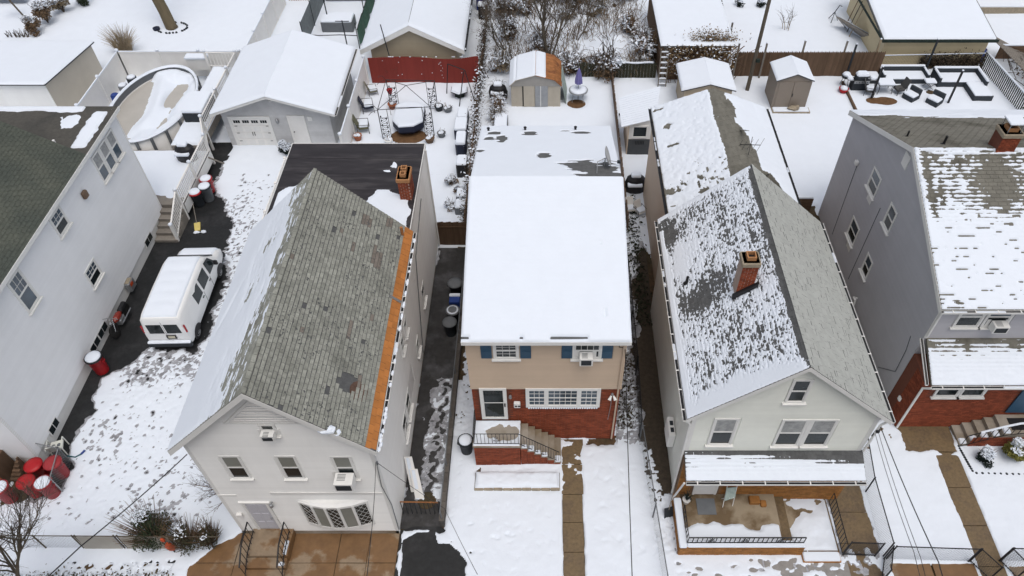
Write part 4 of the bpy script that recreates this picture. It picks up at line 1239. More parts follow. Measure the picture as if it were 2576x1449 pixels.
# porch terrace with parapets, railing, steps
pt = thing('porch_terrace', 'concrete porch terrace with tan brick parapet and black scrolled iron railing', 'porch', (7.5, 12.3, 0))
PFL = mat('porch_concrete', (.31, .255, .18), .7, .12, 2, .1, 40, col2=(.13, .09, .05), c2lo=.44, c2hi=.55, c2s=.5)
MB().box(4.98, 8.75, 11.3, 13.39, -.05, .45).build('floor', PFL, pt)
MB().box(8.76, 9.15, 11.3, 13.39, -.05, .24).build('tread', WALKM, pt); MB().box(9.16, 10.85, 11.3, 13.39, -.05, .04).build('lower_floor', PFL, pt)
MB().box(4.9, 5.1, 11.2, 13.3, -.05, .7).build('side_parapet', MORTART, pt); MB().box(5.11, 9.4, 11.2, 11.42, -.05, .7).build('front_parapet', MORTART, pt)
brickwall(pt, frame_front(11.2), 4.9, 9.4, 0, .68, BRICKT)
brickwall(pt, Matrix(((0, -1, 0, 4.9), (-1, 0, 0, 0), (0, 0, 1, 0), (0, 0, 0, 1))), -13.3, -11.2, 0, .68, BRICKT)
MB().bbox(4.86, 5.14, 11.16, 13.1, .7, .77, .04).build('coping_snow', SNOW, pt); MB().bbox(5.15, 9.42, 11.18, 11.44, .7, .76, .04).build('coping_snow', SNOW, pt)
def ps(a, b_, A, B):
    n = fbm(a * 1.5, b_ * 1.5, 4, 99) - .5
    return .07 - .13 * sst(.45, .75, b_ + n * .7 - .1 * np.sin(a)) + n * .04
snow_on('terrace_snow', (5.1, 11.43, .45), (3.6, 0, 0), (0, 1.9, 0), .04, ps, pt, edge=.06)
snow_on('terrace_snow', (9.2, 11.35, .045), (1.6, 0, 0), (0, 2.0, 0), .04, lambda a, b_, A, B: .05 + (fbm(a * 2, b_ * 2, 4, 101) - .5) * .12 - .12 * sst(.6, 1.5, b_ - a * .6), pt, edge=.06)
MB().box(9.42, 10.8, 10.9, 11.28, -.05, .1).build('tread', BRICKT, pt); MB().bbox(9.44, 10.78, 10.92, 11.27, .1, .17, .04).build('snow', SNOW, pt)
railing(pt, [(5.16, 12.6, .7), (5.16, 11.34, .72), (9.35, 11.34, .72)], .46, BLACK, 6, .013, .026, low=.04)
for x in (6.0, 7.2, 8.5):
    s = MB()
    for sg in (-1, 1):
        s.tube([(x + sg * (.02 + .1 * math.sin(t * .8)), 11.33, .8 + .035 * t) for t in range(10)], .009, 4)
        s.tube([(x + sg * (.06 + .05 * math.cos(t)), 11.33, .93 + .05 * math.sin(t)) for t in [i * .8 for i in range(8)]], .008, 4)
    s.build('scroll', BLACK, pt)
railing(pt, [(10.9, 13.2, .1), (10.9, 11.2, .05)], .8, BLACK, 6, .01, .02)
dm = MB(); dm.box(5.75, 6.45, 12.55, 13.2, .455, .475); tag(dm.build('door_mat', GRAYP, None), 'dark gray door mat on the tan porch in front of the door', 'door mat')
lc = thing('folding_chair', 'small pale green folded cloth chair leaning on the tan porch wall', 'chair', (6.95, 13.0, .45))
MB().slab((6.72, 12.88, .9), (7.12, 12.98, .98), (7.16, 13.25, 1.28), (6.78, 13.2, 1.3), .03).build('seat', CARD, lc)
for a, c in (((6.72, 12.85, .46), (6.8, 13.25, 1.35)), ((7.1, 12.9, .46), (7.18, 13.28, 1.33)), ((6.74, 13.2, .46), (6.9, 12.95, 1.0)), ((7.12, 13.25, .46), (7.05, 12.98, 1.0))): MB().tube([a, c], .014, 5).build('leg', TRIM, lc)
bs = MB(); bs.bbox(7.75, 8.15, 12.95, 13.25, .45, .62, .03); bs.bbox(8.16, 8.38, 12.85, 13.1, .45, .57, .03); tag(bs.build('stacked_bricks', BRICKT, None), 'two brown brick blocks lying against the tan porch wall', 'bricks')
pl_ = thing('potted_plant', 'dark potted plant standing in the left corner of the tan porch', 'plant', (5.35, 13.05, .45))
MB().lathe((5.35, 13.05, .45), [(.1, 0), (.15, .25), (.16, .25), (.02, .22)], 10).build('pot', TRIM, pl_)
lf = MB()
for k in range(26):
    a = random.uniform(0, 6.28); r_ = random.uniform(.1, .3); lf.tube([(5.35, 13.05, .66), (5.35 + math.cos(a) * r_ * .5, 13.05 + math.sin(a) * r_ * .5, 1.0), (5.35 + math.cos(a) * r_, 13.05 + math.sin(a) * r_, random.uniform(.8, 1.2))], .016, 4, .004)
lf.build('leaves', DKGREEN, pl_, kind='stuff')
sv = thing('snow_shovel', 'dark snow shovel leaning at the porch corner beside the alley', 'shovel', (4.72, 13.0, 0))
MB().slab((4.55, 12.6, .02), (4.9, 12.7, .02), (4.86, 12.9, .42), (4.52, 12.8, .42), .02).build('blade', DARK, sv); MB().tube([(4.7, 12.8, .35), (4.86, 13.3, 1.3)], .016, 5).build('shaft', WOODG, sv)
# rear wing
WG = [5.38, 10.75, 22.96, 31.3]
r2, span2, (wl2, wr2, sl2, sr2) = gable_y(H4, WG[0], WG[1], WG[2], WG[3], 5.45, 5.45, 8.15, 6.6, .22, .09, BEIGE, SHINGO, .12, .2, roofname='rear_roof')
boards(H4, frame_left(WG[0]), (.1, wl2 - .1), (-WG[3], -WG[2] - .02), .2, BEIGE, keep=60)
e2 = Vector((WG[0] - .12, WG[2] - .22, 5.45)); u2 = Vector((0, WG[3] - WG[2] + .44, 0)); v2 = Vector((8.15 - WG[0] + .12, 0, 1.15))
e3 = Vector((WG[1] + .2, WG[2] - .22, 5.45)); v3 = Vector((8.15 - WG[1] - .2, 0, 1.15))
courses(r2, e2, u2, v2, .15, SHINGO, .014); courses(r2, e3, u2, v3, .15, SHINGO, .014)
def w1(a, b_, A, B):
    n = fbm(a * .6, b_ * .8, 4, 111) - .5; f = fbm(a * 5, b_ * 6, 4, 112) - .5
    k = sst(4.6, 1.2, a + n * 2)
    h = .055 + n * .05 + f * .10 - k * .034
    h = h - .09 * sst(B - .32, B - .12, b_ + n * .35 + f * .3)
    for (ca, cb, ra, rb) in [(.55, .55, .5, .28), (2.35, .35, .25, .3), (6.9, .6, .2, .25), (1.1, 2.0, .3, .4), (8.4, .35, .12, .35), (5.4, .8, .1, .3)]:
        h = h - .09 * sst(1.2, .4, ((a - ca) / ra) ** 2 + ((b_ - cb) / rb) ** 2 + f * 3)
    return np.minimum(h, .06 + n * .02)
snow_on('roof_snow', e2, u2, v2, .04, w1, r2, cull=0, edge=.06)
def w2(a, b_, A, B):
    n = fbm(a * .6, b_ * .8, 4, 121) - .5; f = fbm(a * 4, b_ * 5, 4, 122) - .5
    h = .055 + f * .05 - .12 * sst(1.2, 2.0, b_ + n * 1.5 + .12 * (4 - a)) - .1 * sst(3.5, 2.2, a + n * 2) * sst(.5, .9, b_)
    return np.minimum(h, .06)
snow_on('roof_snow', e3, u2, v3, .05, w2, r2, cull=0, edge=.06)
gutter(H4, (WG[0] - .125, WG[2] + .1, 5.43), (WG[0] - .125, WG[3] + .2, 5.43), BLACK, out=(-1, 0, 0)); gutter(H4, (WG[1] + .205, WG[2] + .1, 5.43), (WG[1] + .205, WG[3] + .2, 5.43), BLACK)
an = thing('antenna', 'old black television antenna collapsed on the bare strip of the rear roof', 'antenna', (9.0, 27.0, 6.35))
b = MB(); b.tube([(8.75, 27.3, 6.4), (9.5, 26.8, 6.75)], .018, 5); b.tube([(9.0, 26.6, 6.35), (9.2, 27.2, 6.9)], .014, 5); b.build('boom', BLACK, an)
b = MB()
for k in range(5):
    c = Vector((8.75, 27.3, 6.4)).lerp(Vector((9.5, 26.8, 6.75)), k / 4); d = Vector((.25, .42, .05)); b.tube([c - d * (.6 + .1 * k), c + d * (.6 + .1 * k)], .009, 4)
b.build('element', BLACK, an)
b = MB(); b.tube([(9.05, 25.0, 6.3), (9.4, 24.6, 6.9)], .02, 5); b.tube([(9.3, 25.2, 6.25), (9.45, 24.9, 6.6)], .015, 5); b.tube([(8.9, 24.4, 6.4), (9.4, 24.6, 6.85)], .012, 5); b.build('stand', BLACK, an)
ms = MB(); ms.slab((9.0, 28.6, 6.3), (9.12, 28.55, 6.3), (9.12, 27.6, 6.95), (9.0, 27.6, 6.95), .03); ms.build('reflector', METAL, an)

# ================================================================ SLATE GRAY HOUSE (right)
H5 = thing('gray_house', 'slate gray sided house with olive bare rear roof and brick front room', 'house', (14.6, 16.65, 0), 0, 'houses along the street')
X0, X1 = 14.6, 22.6
YF, YL, YB, YR = 17.95, 16.65, 29.75, 23.7
TL = Matrix(((0, -1, 0, X0), (-1, 0, 0, 0), (0, 0, 1, 0), (0, 0, 0, 1)))
MB().prism([(X0, YF, -.05), (X0, YB, -.05), (X0, YB, 6.4), (X0, YR, 8.85), (X0, YF, 6.4)], (X1 - X0, 0, 0)).build('wall', GRAYSIDE, H5)
def sp5(z):
    d = 0 if z < 6.4 else (z - 6.4) / 2.45 * 5.8
    return (-YB + d, -YF - d) if z < 8.7 else None
H5W = [(-25.7, 4.98, 1.0, 1.12), (-25.75, 1.95, 1.0, 1.15), (-23.42, 4.92, .78, 1.18), (-23.48, 1.95, .74, 1.12)]
boards(H5, TL, (.05, 8.8), sp5, .13, GRAYSIDE, holes=[(u - w_ / 2, u + w_ / 2, z - .05, z + h) for u, z, w_, h in H5W], keep=300)
for u, z, w_, h in H5W: win(H5, TL, u, z, w_, h, fw=.08, lower=GLASS, upper=GLASSB)
for z, u in ((4.55, -25.55), (1.5, -25.6)): MB(TL).box(u - .25, u + .25, .012, .03, z, z + .32).build('patch_panel', TRIM, H5)
MB(TL).box(-24.35, -23.85, .012, .04, 7.7, 8.35).build('gable_vent', TRIM, H5)
MB(TL).bbox(-27.85, -27.6, .012, .16, 4.95, 5.15, .03).build('junction_box', TRIM, H5)
for P in ([(-27.7, .03, 5.0), (-27.5, .03, .65)], [(-24.4, .03, 5.2), (-24.45, .03, .6)], [(-18.6, .03, 3.6), (-18.4, .04, 2.9), (-18.3, .05, 1.6), (-19.4, .03, .4)]): MB(TL).tube(P, .016, 5).build('conduit', GRAYP, H5)
MB(TL).tube([(-23.1, .02, .75), (-23.1, .2, .8), (-22.9, .2, .85), (-22.85, .2, .55)], .05, 8).build('exhaust_elbow', TRIM, H5)
tag(MB(TL).bbox(-17.35, -17.15, .012, .1, 1.1, 1.3, .03).build('wall_socket_box', TRIM, H5), None, None)
rb = MB(); rb.slab((X0 - .2, YF - .3, 6.3), (X1, YF - .3, 6.3), (X1, YR, 8.98), (X0 - .2, YR, 8.98), .12); rb.slab((X0 - .2, YR, 8.98), (X1, YR, 8.98), (X1, YB + .2, 6.38), (X0 - .2, YB + .2, 6.38), .12)
rf = rb.build('roof', SHINGO, H5)
for a, c in (((YF - .3, 6.3), (YR, 8.98)), ((YR, 8.98), (YB + .2, 6.38))):
    MB().prism([(X0 - .215, a[0], a[1] - .24), (X0 - .215, c[0], c[1] - .24), (X0 - .215, c[0], c[1] - .005), (X0 - .215, a[0], a[1] - .005)], (.014, 0, 0)).build('rake_board', TRIM, H5)
fp0, fpu, fpv = Vector((X0 - .2, YF - .3, 6.3)), Vector((X1 - X0 + .2, 0, 0)), Vector((0, YR - YF + .3, 2.68))
bp0, bpv = Vector((X0 - .2, YB + .2, 6.38)), Vector((0, YR - YB - .2, 2.6))
courses(rf, fp0, fpu, fpv, .165, SHINGO, .02); courses(rf, bp0, fpu, bpv, .15, SHINGO, .016)
def f5(a, b_, A, B):
    n = fbm(a * .5, b_ * .6, 4, 131) - .5; f = fbm(a * 5, b_ * 8, 4, 132) - .5
    ph = (b_ / .165) % 1.0
    row = fbm(a * 3.6, np.floor(b_ / .165) * 5.1, 3, 133) - .5
    t = sst(2.6, 5.2, b_ + n * 1.6)
    h = .05 + n * .012 + f * .015
    h = h - t * (.030 + .022 * np.cos(ph * 6.283)) + t * (row * .085 + f * .085)
    ce = np.exp(-(((a - 3.0) / .75) ** 2 + ((b_ - 5.2) / 1.1) ** 2)); ce2 = np.exp(-((a - .38) / .14) ** 2) * sst(2.6, 4.3, b_)
    h = h - .07 * sst(.60, .68, fbm(a * 2.6, np.floor(b_ / .165) * 3.3 + 7, 3, 135)) * np.exp(-((ph - .5) / .22) ** 2)
    return np.minimum(h, .055) - .08 * ce - .045 * ce2 - .05 * np.exp(-(((a - .6) / .25) ** 2 + ((b_ - .3) / .12) ** 2)) + .05 * sst(.2, .05, a) * t + .04 * sst(B - .4, B - .1, b_) * (1 - ce)
snow_on('roof_snow', fp0, fpu, fpv, .035, f5, rf, cull=0, edge=.04)
def r5(a, b_, A, B):
    n = fbm(a * .45, b_ * 1.3, 4, 141) - .5; f = fbm(a * 2.4, b_ * 6, 4, 142) - .5
    return np.minimum(.05 - .11 * sst(.55, 1.75, b_ + n * 1.9 - .06 * a) + f * .07, .055)
snow_on('roof_snow', bp0, fpu, bpv, .045, r5, rf, cull=0, edge=.05)
gutter(H5, (X0 - .2, YF - .31, 6.28), (X1, YF - .31, 6.28), TRIM, out=(0, -1, 0))
for (x, y, h, r_) in ((15.5, 24.15, .4, .05), (14.6 + .0, 25.3, .3, .04)):
    z = 8.98 - (y - YR) * .43; v = MB(); v.lathe((x + .3, y, z), [(r_, -.05), (r_, h), (.01, h)], 8); v.lathe((x + .3, y, z), [(.16, -.04), (r_, .06)], 8); v.build('vent_pipe', BLACK, rf)
ch = chimney('dark brick chimney with snowy metal cap on the gray house ridge', 17.55, 18.25, 23.5, 24.15, 8.7, 9.75, BRICKM, MORTAR, 1)
cp = MB(); cp.box(17.6, 18.2, 23.52, 24.12, 10.12, 10.16)
for x in (17.64, 18.14):
    for y in (23.56, 24.06): cp.box(x, x + .025, y, y + .025, 9.75, 10.12)
cp.build('rain_cap', METAL, ch); MB().bbox(17.58, 18.22, 23.5, 24.14, 10.16, 10.2, .03).build('snow', SNOW, ch)
TF = frame_front(YF)
boards(H5, TF, (4.3, 6.2), (X0, X1), .13, GRAYSIDE, holes=[(15.3, 17.5, 4.9, 6.25)], keep=80)
win(H5, TF, 15.88, 4.98, 1.0, 1.22, fw=.09, upper=CURT); win(H5, TF, 16.94, 4.98, 1.0, 1.22, fw=.09, upper=GLASSB)
win(H5, TF, 21.0, 4.98, 1.0, 1.22, fw=.09)
MB(TF).box(X0 - .01, X0 + .12, .003, .03, 4.3, 6.3).build('corner_board', TRIM, H5)
air_con(TF, 17.0, 5.05, 'white air conditioner in the right half of the gray house window', .55, .36, .4)
MB().box(X0, X1, YL + .012, YF - .003, -.05, 3.3).build('front_room', MORTAR, H5)
brickwall(H5, frame_front(YL + .012), X0, 19.2, 0, 3.25, BRICKM, holes=[(15.2, 17.25, 2.2, 3.25), (18.6, 19.6, 1.1, 3.2)])
brickwall(H5, Matrix(((0, -1, 0, X0), (-1, 0, 0, 0), (0, 0, 1, 0), (0, 0, 0, 1))), -YF + .6, -YL, 0, 3.2, BRICKM)
TP = frame_front(YL)
win(H5, TP, 15.74, 2.25, .98, 1.05, fw=.08, upper=CURT); win(H5, TP, 16.74, 2.25, .98, 1.05, fw=.08, upper=CURT)
MB(TP).box(18.62, 19.5, .02, .06, 1.15, 3.1).build('door', BLUE, H5)
pr_ = MB(); pr_.slab((X0 + .1, YL - .3, 3.4), (X1, YL - .3, 3.4), (X1, YF - .02, 4.32), (X0 + .1, YF - .02, 4.32), .1); prr = pr_.build('porch_roof', SHINGO, H5)
q0, qu, qv = (X0 + .1, YL - .3, 3.4), (X1 - X0 - .1, 0, 0), (0, YF - .02 - YL + .3, .92)
courses(prr, q0, qu, qv, .16, SHINGO, .016)
snow_on('porch_snow', q0, qu, qv, .035, lambda a, b_, A, B: .055 + (fbm(a * .6, b_ * 1.5, 4, 151) - .5) * .03 - .055 * sst(1.0, 1.75, b_ + (fbm(a * .5, b_, 3, 152) - .5) * .6) - .026 * np.exp(-(((b_ % .16) - .03) / .035) ** 2) * sst(.3, .9, b_) + (fbm(a * 4, b_ * 7, 3, 153) - .5) * .05, prr, cull=0, edge=.04)
gutter(H5, (X0 + .1, YL - .31, 3.38), (X1, YL - .31, 3.38), out=(0, -1, 0))
gutter(H5, (X0 - .02, YL - .28, 3.45), (X0 - .02, YF, 4.3), out=(-1, 0, 0), straps=False)
downspout(H5, [(X0 + .02, YF - .3, 6.2), (X0 + .05, YF - .1, 5.9), (X0 + .05, YF - .08, 4.5)], TRIM, .045)
downspout(H5, [(X0 + .12, YL - .36, 3.3), (X0 + .02, YL - .08, 2.9), (X0 + .02, YL - .07, .05)], TRIM, .05)
s5 = thing('front_steps', 'wide concrete steps with snow topped iron handrail before the gray house', 'steps', (17.8, 16.1, 0))
for i in range(5):
    MB().box(16.85 + i * .36, 19.6, 15.72, 16.63, -.05 + .2 * i + (.003 if i else 0), .2 * (i + 1) - .05).build('tread', CONC, s5)
    MB().bbox(16.88 + i * .36, 17.16 + i * .36, 15.74, 16.0, .2 * (i + 1) - .05, .2 * (i + 1) + .02, .04).build('snow', SNOW, s5)
brickwall(s5, frame_front(15.71), 17.2, 19.6, 0, .75, BRICKM)
rl = [(16.9, 15.68, .0), (17.3, 15.68, .25), (18.0, 15.7, .62), (18.6, 15.72, .85), (19.6, 15.74, .95)]
railing(s5, rl, .85, BLACK, 4, .01, .02)
sn = MB(); sn.tube([(x, y, z + .88) for x, y, z in rl[1:]], .045, 6); sn.build('rail_snow', SNOW, s5)
mt = MB(); mt.box(18.7, 19.5, 15.9, 16.45, .955, .975); tag(mt.build('door_mat', BLACK, None), 'black door mat on the top step before the blue door', 'door mat')

# ================================================================ LARGE WHITE HOUSE (left edge)
H1 = thing('white_house', 'large pale sided house with dark green gray shingles at the left edge', 'house', (-20, 14.9, 0), 0, 'houses along the street')
XW, Y0, YM, Y1, ZE = -20.0, 14.85, 25.9, 29.4, 6.85
ridge = (-24.6, 9.85)
MB().prism([(XW, Y0, .62), (XW, Y0, ZE - .02), (ridge[0], Y0, ridge[1] - .12), (-29, Y0, ZE - .02), (-29, Y0, .62)], (0, YM - Y0, 0)).build('wall', LGRAY, H1)
MB().box(-29, XW, YM + .003, Y1, .62, ZE - .02).build('rear_wall', LGRAY, H1)
MB().box(-29, XW - .03, Y0 + .03, Y1 - .03, -.05, .64).build('foundation', TRIM, H1)
TR = frame_right(XW)
W = [(22.75, 5.42, .95, 1.05), (19.2, 4.75, .9, 1.72), (22.75, 2.32, 1.0, 1.0)]
T3 = [(26.72, 4.93, .72, 1.42), (27.5, 4.93, .72, 1.42), (28.28, 4.93, .72, 1.42)]
hl = [(u - w_ / 2, u + w_ / 2, z - .05, z + h) for u, z, w_, h in W + T3]
boards(H1, TR, (.64, ZE - .05), (Y0, Y1), .115, LGRAY, .022, holes=hl)
for i, (u, z, w_, h) in enumerate(W): win(H1, TR, u, z, w_, h, fw=.09, ugrid=(3, 2), upper=GLASSB, lower=GLASSB if i == 1 else GLASS)
for (u, z, w_, h) in T3: win(H1, TR, u, z, w_, h, fw=.07, upper=CURT, lower=GLASSB)
for (a, c) in ((26.8, 27.55), (16.0, 16.6), (20.1, 20.85), (20.95, 21.7)):
    f = MB(TR); f.box(a - .04, c + .04, -.02, .03, .36, .8); fo = f.build('basement_window', TRIM, H1)
    m_ = (a + c) / 2; MB(TR).box(a, m_ - .02, .03, .04, .41, .76).build('pane', GLASS, fo); MB(TR).box(m_ + .02, c, .03, .04, .41, .76).build('pane', GLASS, fo)
MB(TR).bbox(24.62, 24.95, .01, .18, 5.5, 5.8, .04).build('vent_hood', mat('brown_vent', (.16, .11, .075), .7), H1)
MB().box(XW + .004, XW + .02, Y0, Y0 + .12, .62, ZE).build('corner_board', TRIM, H1); MB().box(XW + .004, XW + .02, Y1 - .12, Y1, .62, ZE).build('corner_board', TRIM, H1)
b = MB(); b.slab((XW + .22, Y0 - .3, ZE), (ridge[0], Y0 - .3, ridge[1]), (ridge[0], YM + .1, ridge[1]), (XW + .22, YM + .1, ZE), .12); b.slab((ridge[0], Y0 - .3, ridge[1]), (-29.3, Y0 - .3, ZE), (-29.3, YM + .1, ZE), (ridge[0], YM + .1, ridge[1]), .12)
rf = b.build('roof', SHINGG, H1)
pv = Vector((ridge[0] - XW - .22, 0, ridge[1] - ZE))
courses(rf, (XW + .22, Y0 - .3, ZE), (0, YM - Y0 + .4, 0), pv, .14, SHINGG, .014)
b = MB(); b.box(-29.2, XW + .22, YM + .105, Y1 + .2, ZE - .12, ZE); fr_ = b.build('rear_roof', SHINGB, H1)
MB().box(XW + .225, XW + .245, Y0 - .3, Y1 + .2, ZE - .17, ZE + .02).build('fascia', TRIM, H1)
def fs(a, b_, A, B):
    n = fbm(a * .9, b_ * 1.4, 4, 161) - .5; f = fbm(a * 3, b_ * 3, 4, 162) - .5
    h = -.03 + f * .05 + n * .02
    h = h + .12 * sst(B - .42, B - .2, b_ + n * .35) * (a < A - 1.4) + .13 * sst(.42, .2, np.abs(a - (A - .5)) + f * .25) * sst(.3, .5, b_) * sst(B - .25, B - .6, b_) + .06 * np.exp(-(((a - A + 1.6) / .5) ** 2 + ((b_ - 2.3) / .5) ** 2))
    return np.minimum(h, .07)
snow_on('roof_snow', (-29, YM + .2, ZE), (-20 + 29.1, 0, 0), (0, Y1 - YM - .05, 0), .05, fs, fr_, cull=0, edge=.05)
MB().lathe((-21.3, 26.55, ZE), [(.1, 0), (.1, .1), (.055, .12), (.055, .35), (.01, .35)], 8).build('vent_pipe', TRIM, H1)
gm = thing('gas_meter', 'gas meter with orange label on the white foundation beside the driveway', 'meter', (-19.8, 24.2, .3))
MB().bbox(-19.99, -19.72, 23.95, 24.5, .25, .75, .05).build('case', METAL, gm); MB().box(-19.719, -19.71, 24.05, 24.3, .5, .68).build('label', ORNG, gm); MB().box(-19.95, -19.75, 24.0, 24.4, .751, .76).build('lid', STONE, gm)
# porch at the corner: brown slatted box, steps
pb = thing('porch_stairs', 'brown wooden porch stairs at the front corner of the large white house', 'stairs', (-21, 14.6, 0))
for i in range(6): MB().box(-21.0 + .08 * i, -20.55, 14.15 + .1 * i, 14.75, .0 + .15 * i, .15 * i + .145).build('step', WOOD, pb)
MB().box(-21.6, -21.01, 14.0, 14.84, 0, 1.25).build('newel_box', WOOD, pb)
brickwall(pb, frame_front(14.0), -21.6, -21.01, 0, 1.2, BRICKM)
# white vinyl garage behind
G1 = thing('white_garage', 'white garage with snow loaded single pitch roof behind the pool fence', 'garage', (-31, 37.8, 0), 0, 'garages and sheds')
MB().prism([(-36, 37.8, -.05), (-36, 43.5, -.05), (-36, 43.5, 2.1), (-36, 37.8, 2.85)], (7.1, 0, 0)).build('wall', mat('pale_stucco', (.52, .48, .41), .7, .05, 1), G1)
boards(G1, frame_front(37.8), (.1, 2.8), (-36, -28.9), .26, WHITESIDE)
b = MB(); b.slab((-36, 37.6, 2.9), (-28.75, 37.6, 2.9), (-28.75, 43.75, 2.1), (-36, 43.75, 2.1), .1); ro = b.build('roof', SHINGK, G1)
snow_on('roof_snow', (-36, 37.55, 2.9), (7.27, 0, 0), (0, 6.2, -.8), .12, even_snow(.1, 5), ro, edge=.2)
# gray garage
G2 = thing('gray_garage', 'gray garage with white panelled door and thick snow on its gable roof', 'garage', (-15.25, 35.7, 0), 0, 'garages and sheds')
rf, spg, (a_, b_, c_, d_) = gable_y(G2, -18.3, -12.2, 35.7, 41.6, 2.55, 2.55, -15.25, 3.72, .55, .1, GARGRAY, SHINGK, .35, .5)
TF = frame_front(35.7)
boards(G2, TF, (.05, 3.5), spg, .16, GARGRAY, holes=[(-17.95, -15.6, 0, 2.1), (-14.65, -13.6, 0, 2.15)])
boards(G2, frame_right(-12.2), (.05, 2.5), (35.7, 41.6), .16, GARGRAY)
for pq in (((-18.66, 2.55), (-15.25, 3.72)), ((-11.69, 2.55), (-15.25, 3.72))):
    (xa, za), (xb, zb) = pq
    MB().prism([(xa, 35.13, za - .17), (xb, 35.13, zb - .17), (xb, 35.13, zb - .004), (xa, 35.13, za - .004)], (0, .015, 0)).build('rake_board', TRIM, G2)
hs = lambda s: even_snow(.11, s, .025)
for xa in (-18.66, -11.69): snow_on('roof_snow', (xa, 35.1, 2.56), (0, 7.1, 0), (-15.25 - xa, 0, 1.17), .1, hs(6 if xa < -15 else 7), rf, edge=.16, open_='t')
d = MB(TF); d.box(-17.98, -17.82, 0, .07, 0, 2.05); d.box(-15.76, -15.6, 0, .07, 0, 2.05); d.box(-17.82, -15.76, 0, .066, 1.92, 2.05); gd = d.build('garage_door', TRIM, G2)
for k in range(4):
    po = MB(TF).box(-17.82, -15.76, .005, .03, .02 + k * .475, .48 + k * .475).build('door_section', WHITE, gd)
for k in range(4):
    p = MB(TF)
    for j in range(3): p.box(-17.72 + k * .51, -17.36 + k * .51, .03, .042, .08 + j * .475, .42 + j * .475)
    p.build('panel_field', TRIM, gd)
    for q_ in range(3): MB(TF).box(-17.73 + k * .51 + q_ * .13, -17.62 + k * .51 + q_ * .13, .031, .038, 1.6, 1.78).build('pane', GLASS, gd)
h_ = MB(TF)
for u in (-17.75, -15.95): 
    for z in (.35, .9, 1.38): h_.box(u, u + .14 if u > -17 else u + .16, .043, .052, z, z + .03)
for u in (-16.86, -16.74): h_.box(u, u + .025, .043, .07, .75, 1.0)
h_.build('hinge', BLACK, gd)
d = MB(TF); d.box(-14.62, -14.52, 0, .06, 0, 2.1); d.box(-13.72, -13.62, 0, .06, 0, 2.1); d.box(-14.52, -13.72, 0, .056, 2.02, 2.1); d.box(-14.52, -13.72, .004, .03, .02, 2.02); do = d.build('side_door', WHITE, G2)
MB(TF).tube([(-14.42, .03, 1.0), (-14.42, .09, 1.0)], .03, 6).build('handle', BLACK, do)
MB(TF).lathe((-15.2, .1, 1.62), [(.05, 0), (.1, .1), (.09, .25), (.02, .32)], 8).build('wall_lamp', METAL, G2); MB(TF).box(-13.45, -13.2, .02, .06, 1.75, 2.05).build('notice_plate', TRIM, G2)
MB(TF).lathe((-15.25, .06, 3.05), [(.08, 0), (.1, .08), (.02, .16)], 8).build('gable_lamp', TRIM, G2)
gutter(G2, (-11.69, 35.15, 2.53), (-11.69, 42.1, 2.53), straps=False)
# tan garage behind the red fence
G3 = thing('tan_garage', 'khaki sided garage with steep snowy gable behind the red fence', 'garage', (-8.3, 43, 0), 0, 'garages and sheds')
rf, spg, _ = gable_y(G3, -11.0, -5.6, 43.0, 55, 2.1, 2.1, -8.33, 3.78, .35, .12, KHAKI, SHINGK, .6, .55)
boards(G3, frame_front(43.0), (.05, 3.6), spg, .16, KHAKI)
for xa in (-11.6, -5.05):
    MB().prism([(xa, 42.63, 1.8), (-8.33, 42.63, 3.42), (-8.33, 42.63, 3.77), (xa, 42.63, 2.09)], (0, .018, 0)).build('rake_board', TRIM, G3)
    snow_on('roof_snow', (xa, 42.62, 2.11), (0, 12.6, 0), (-8.33 - xa, 0, 1.68), .15, even_snow(.11, 15 if xa < -9 else 16, .02), rf, edge=.2, open_='t')
gutter(G3, (-5.04, 42.7, 2.08), (-5.04, 55, 2.08), BLACK)
# yellow garage
G4 = thing('yellow_garage', 'pale yellow garage with dark edged snowy roof behind the patio', 'garage', (25, 44.2, 0), 0, 'garages and sheds')
MB().prism([(21.95, 44.2, -.05), (21.95, 51.5, -.05), (21.95, 51.5, 3.2), (21.95, 44.2, 2.2)], (6.7, 0, 0)).build('wall', YEL, G4)
boards(G4, frame_front(44.2), (.0, 2.2), (21.95, 28.65), .15, YEL); boards(G4, frame_left(21.95), (.0, 2.2), (-51.5, -44.2), .15, YEL)
b = MB(); b.slab((21.6, 43.75, 2.18), (28.9, 43.75, 2.18), (28.9, 52, 3.3), (21.6, 52, 3.3), .12); ro = b.build('roof', SHINGK, G4)
snow_on('roof_snow', (21.66, 43.82, 2.19), (7.2, 0, 0), (0, 8.1, 1.1), .12, even_snow(.1, 17, .02), ro, edge=.14)
b = MB(); b.box(21.55, 28.95, 43.7, 43.74, 2.02, 2.22); b.box(21.55, 21.595, 43.745, 52, 2.04, 2.2); b.build('fascia', DKGREEN, ro)
# flat garage with vines, middle
G5 = thing('old_garage', 'low old garage under flat snow with brown vines on its front', 'garage', (9.5, 42.6, 0), 0, 'garages and sheds')
MB().box(7.35, 11.7, 42.6, 50.5, -.05, 2.5).build('wall', WOOD, G5)
boards(G5, frame_front(42.6), (.05, 2.5), (7.35, 11.7), .3, WOOD)
b = MB(); b.box(7.2, 11.85, 42.3, 50.7, 2.5, 2.62); ro = b.build('roof', SHINGK, G5)
snow_on('roof_snow', (7.2, 42.28, 2.62), (4.66, 0, 0), (0, 8.4, 0), .12, even_snow(.09, 18, .02), ro, edge=.14)
MB(frame_front(42.6)).box(7.5, 7.7, .016, .05, 0, 2.45).build('post', WOODG, G5)

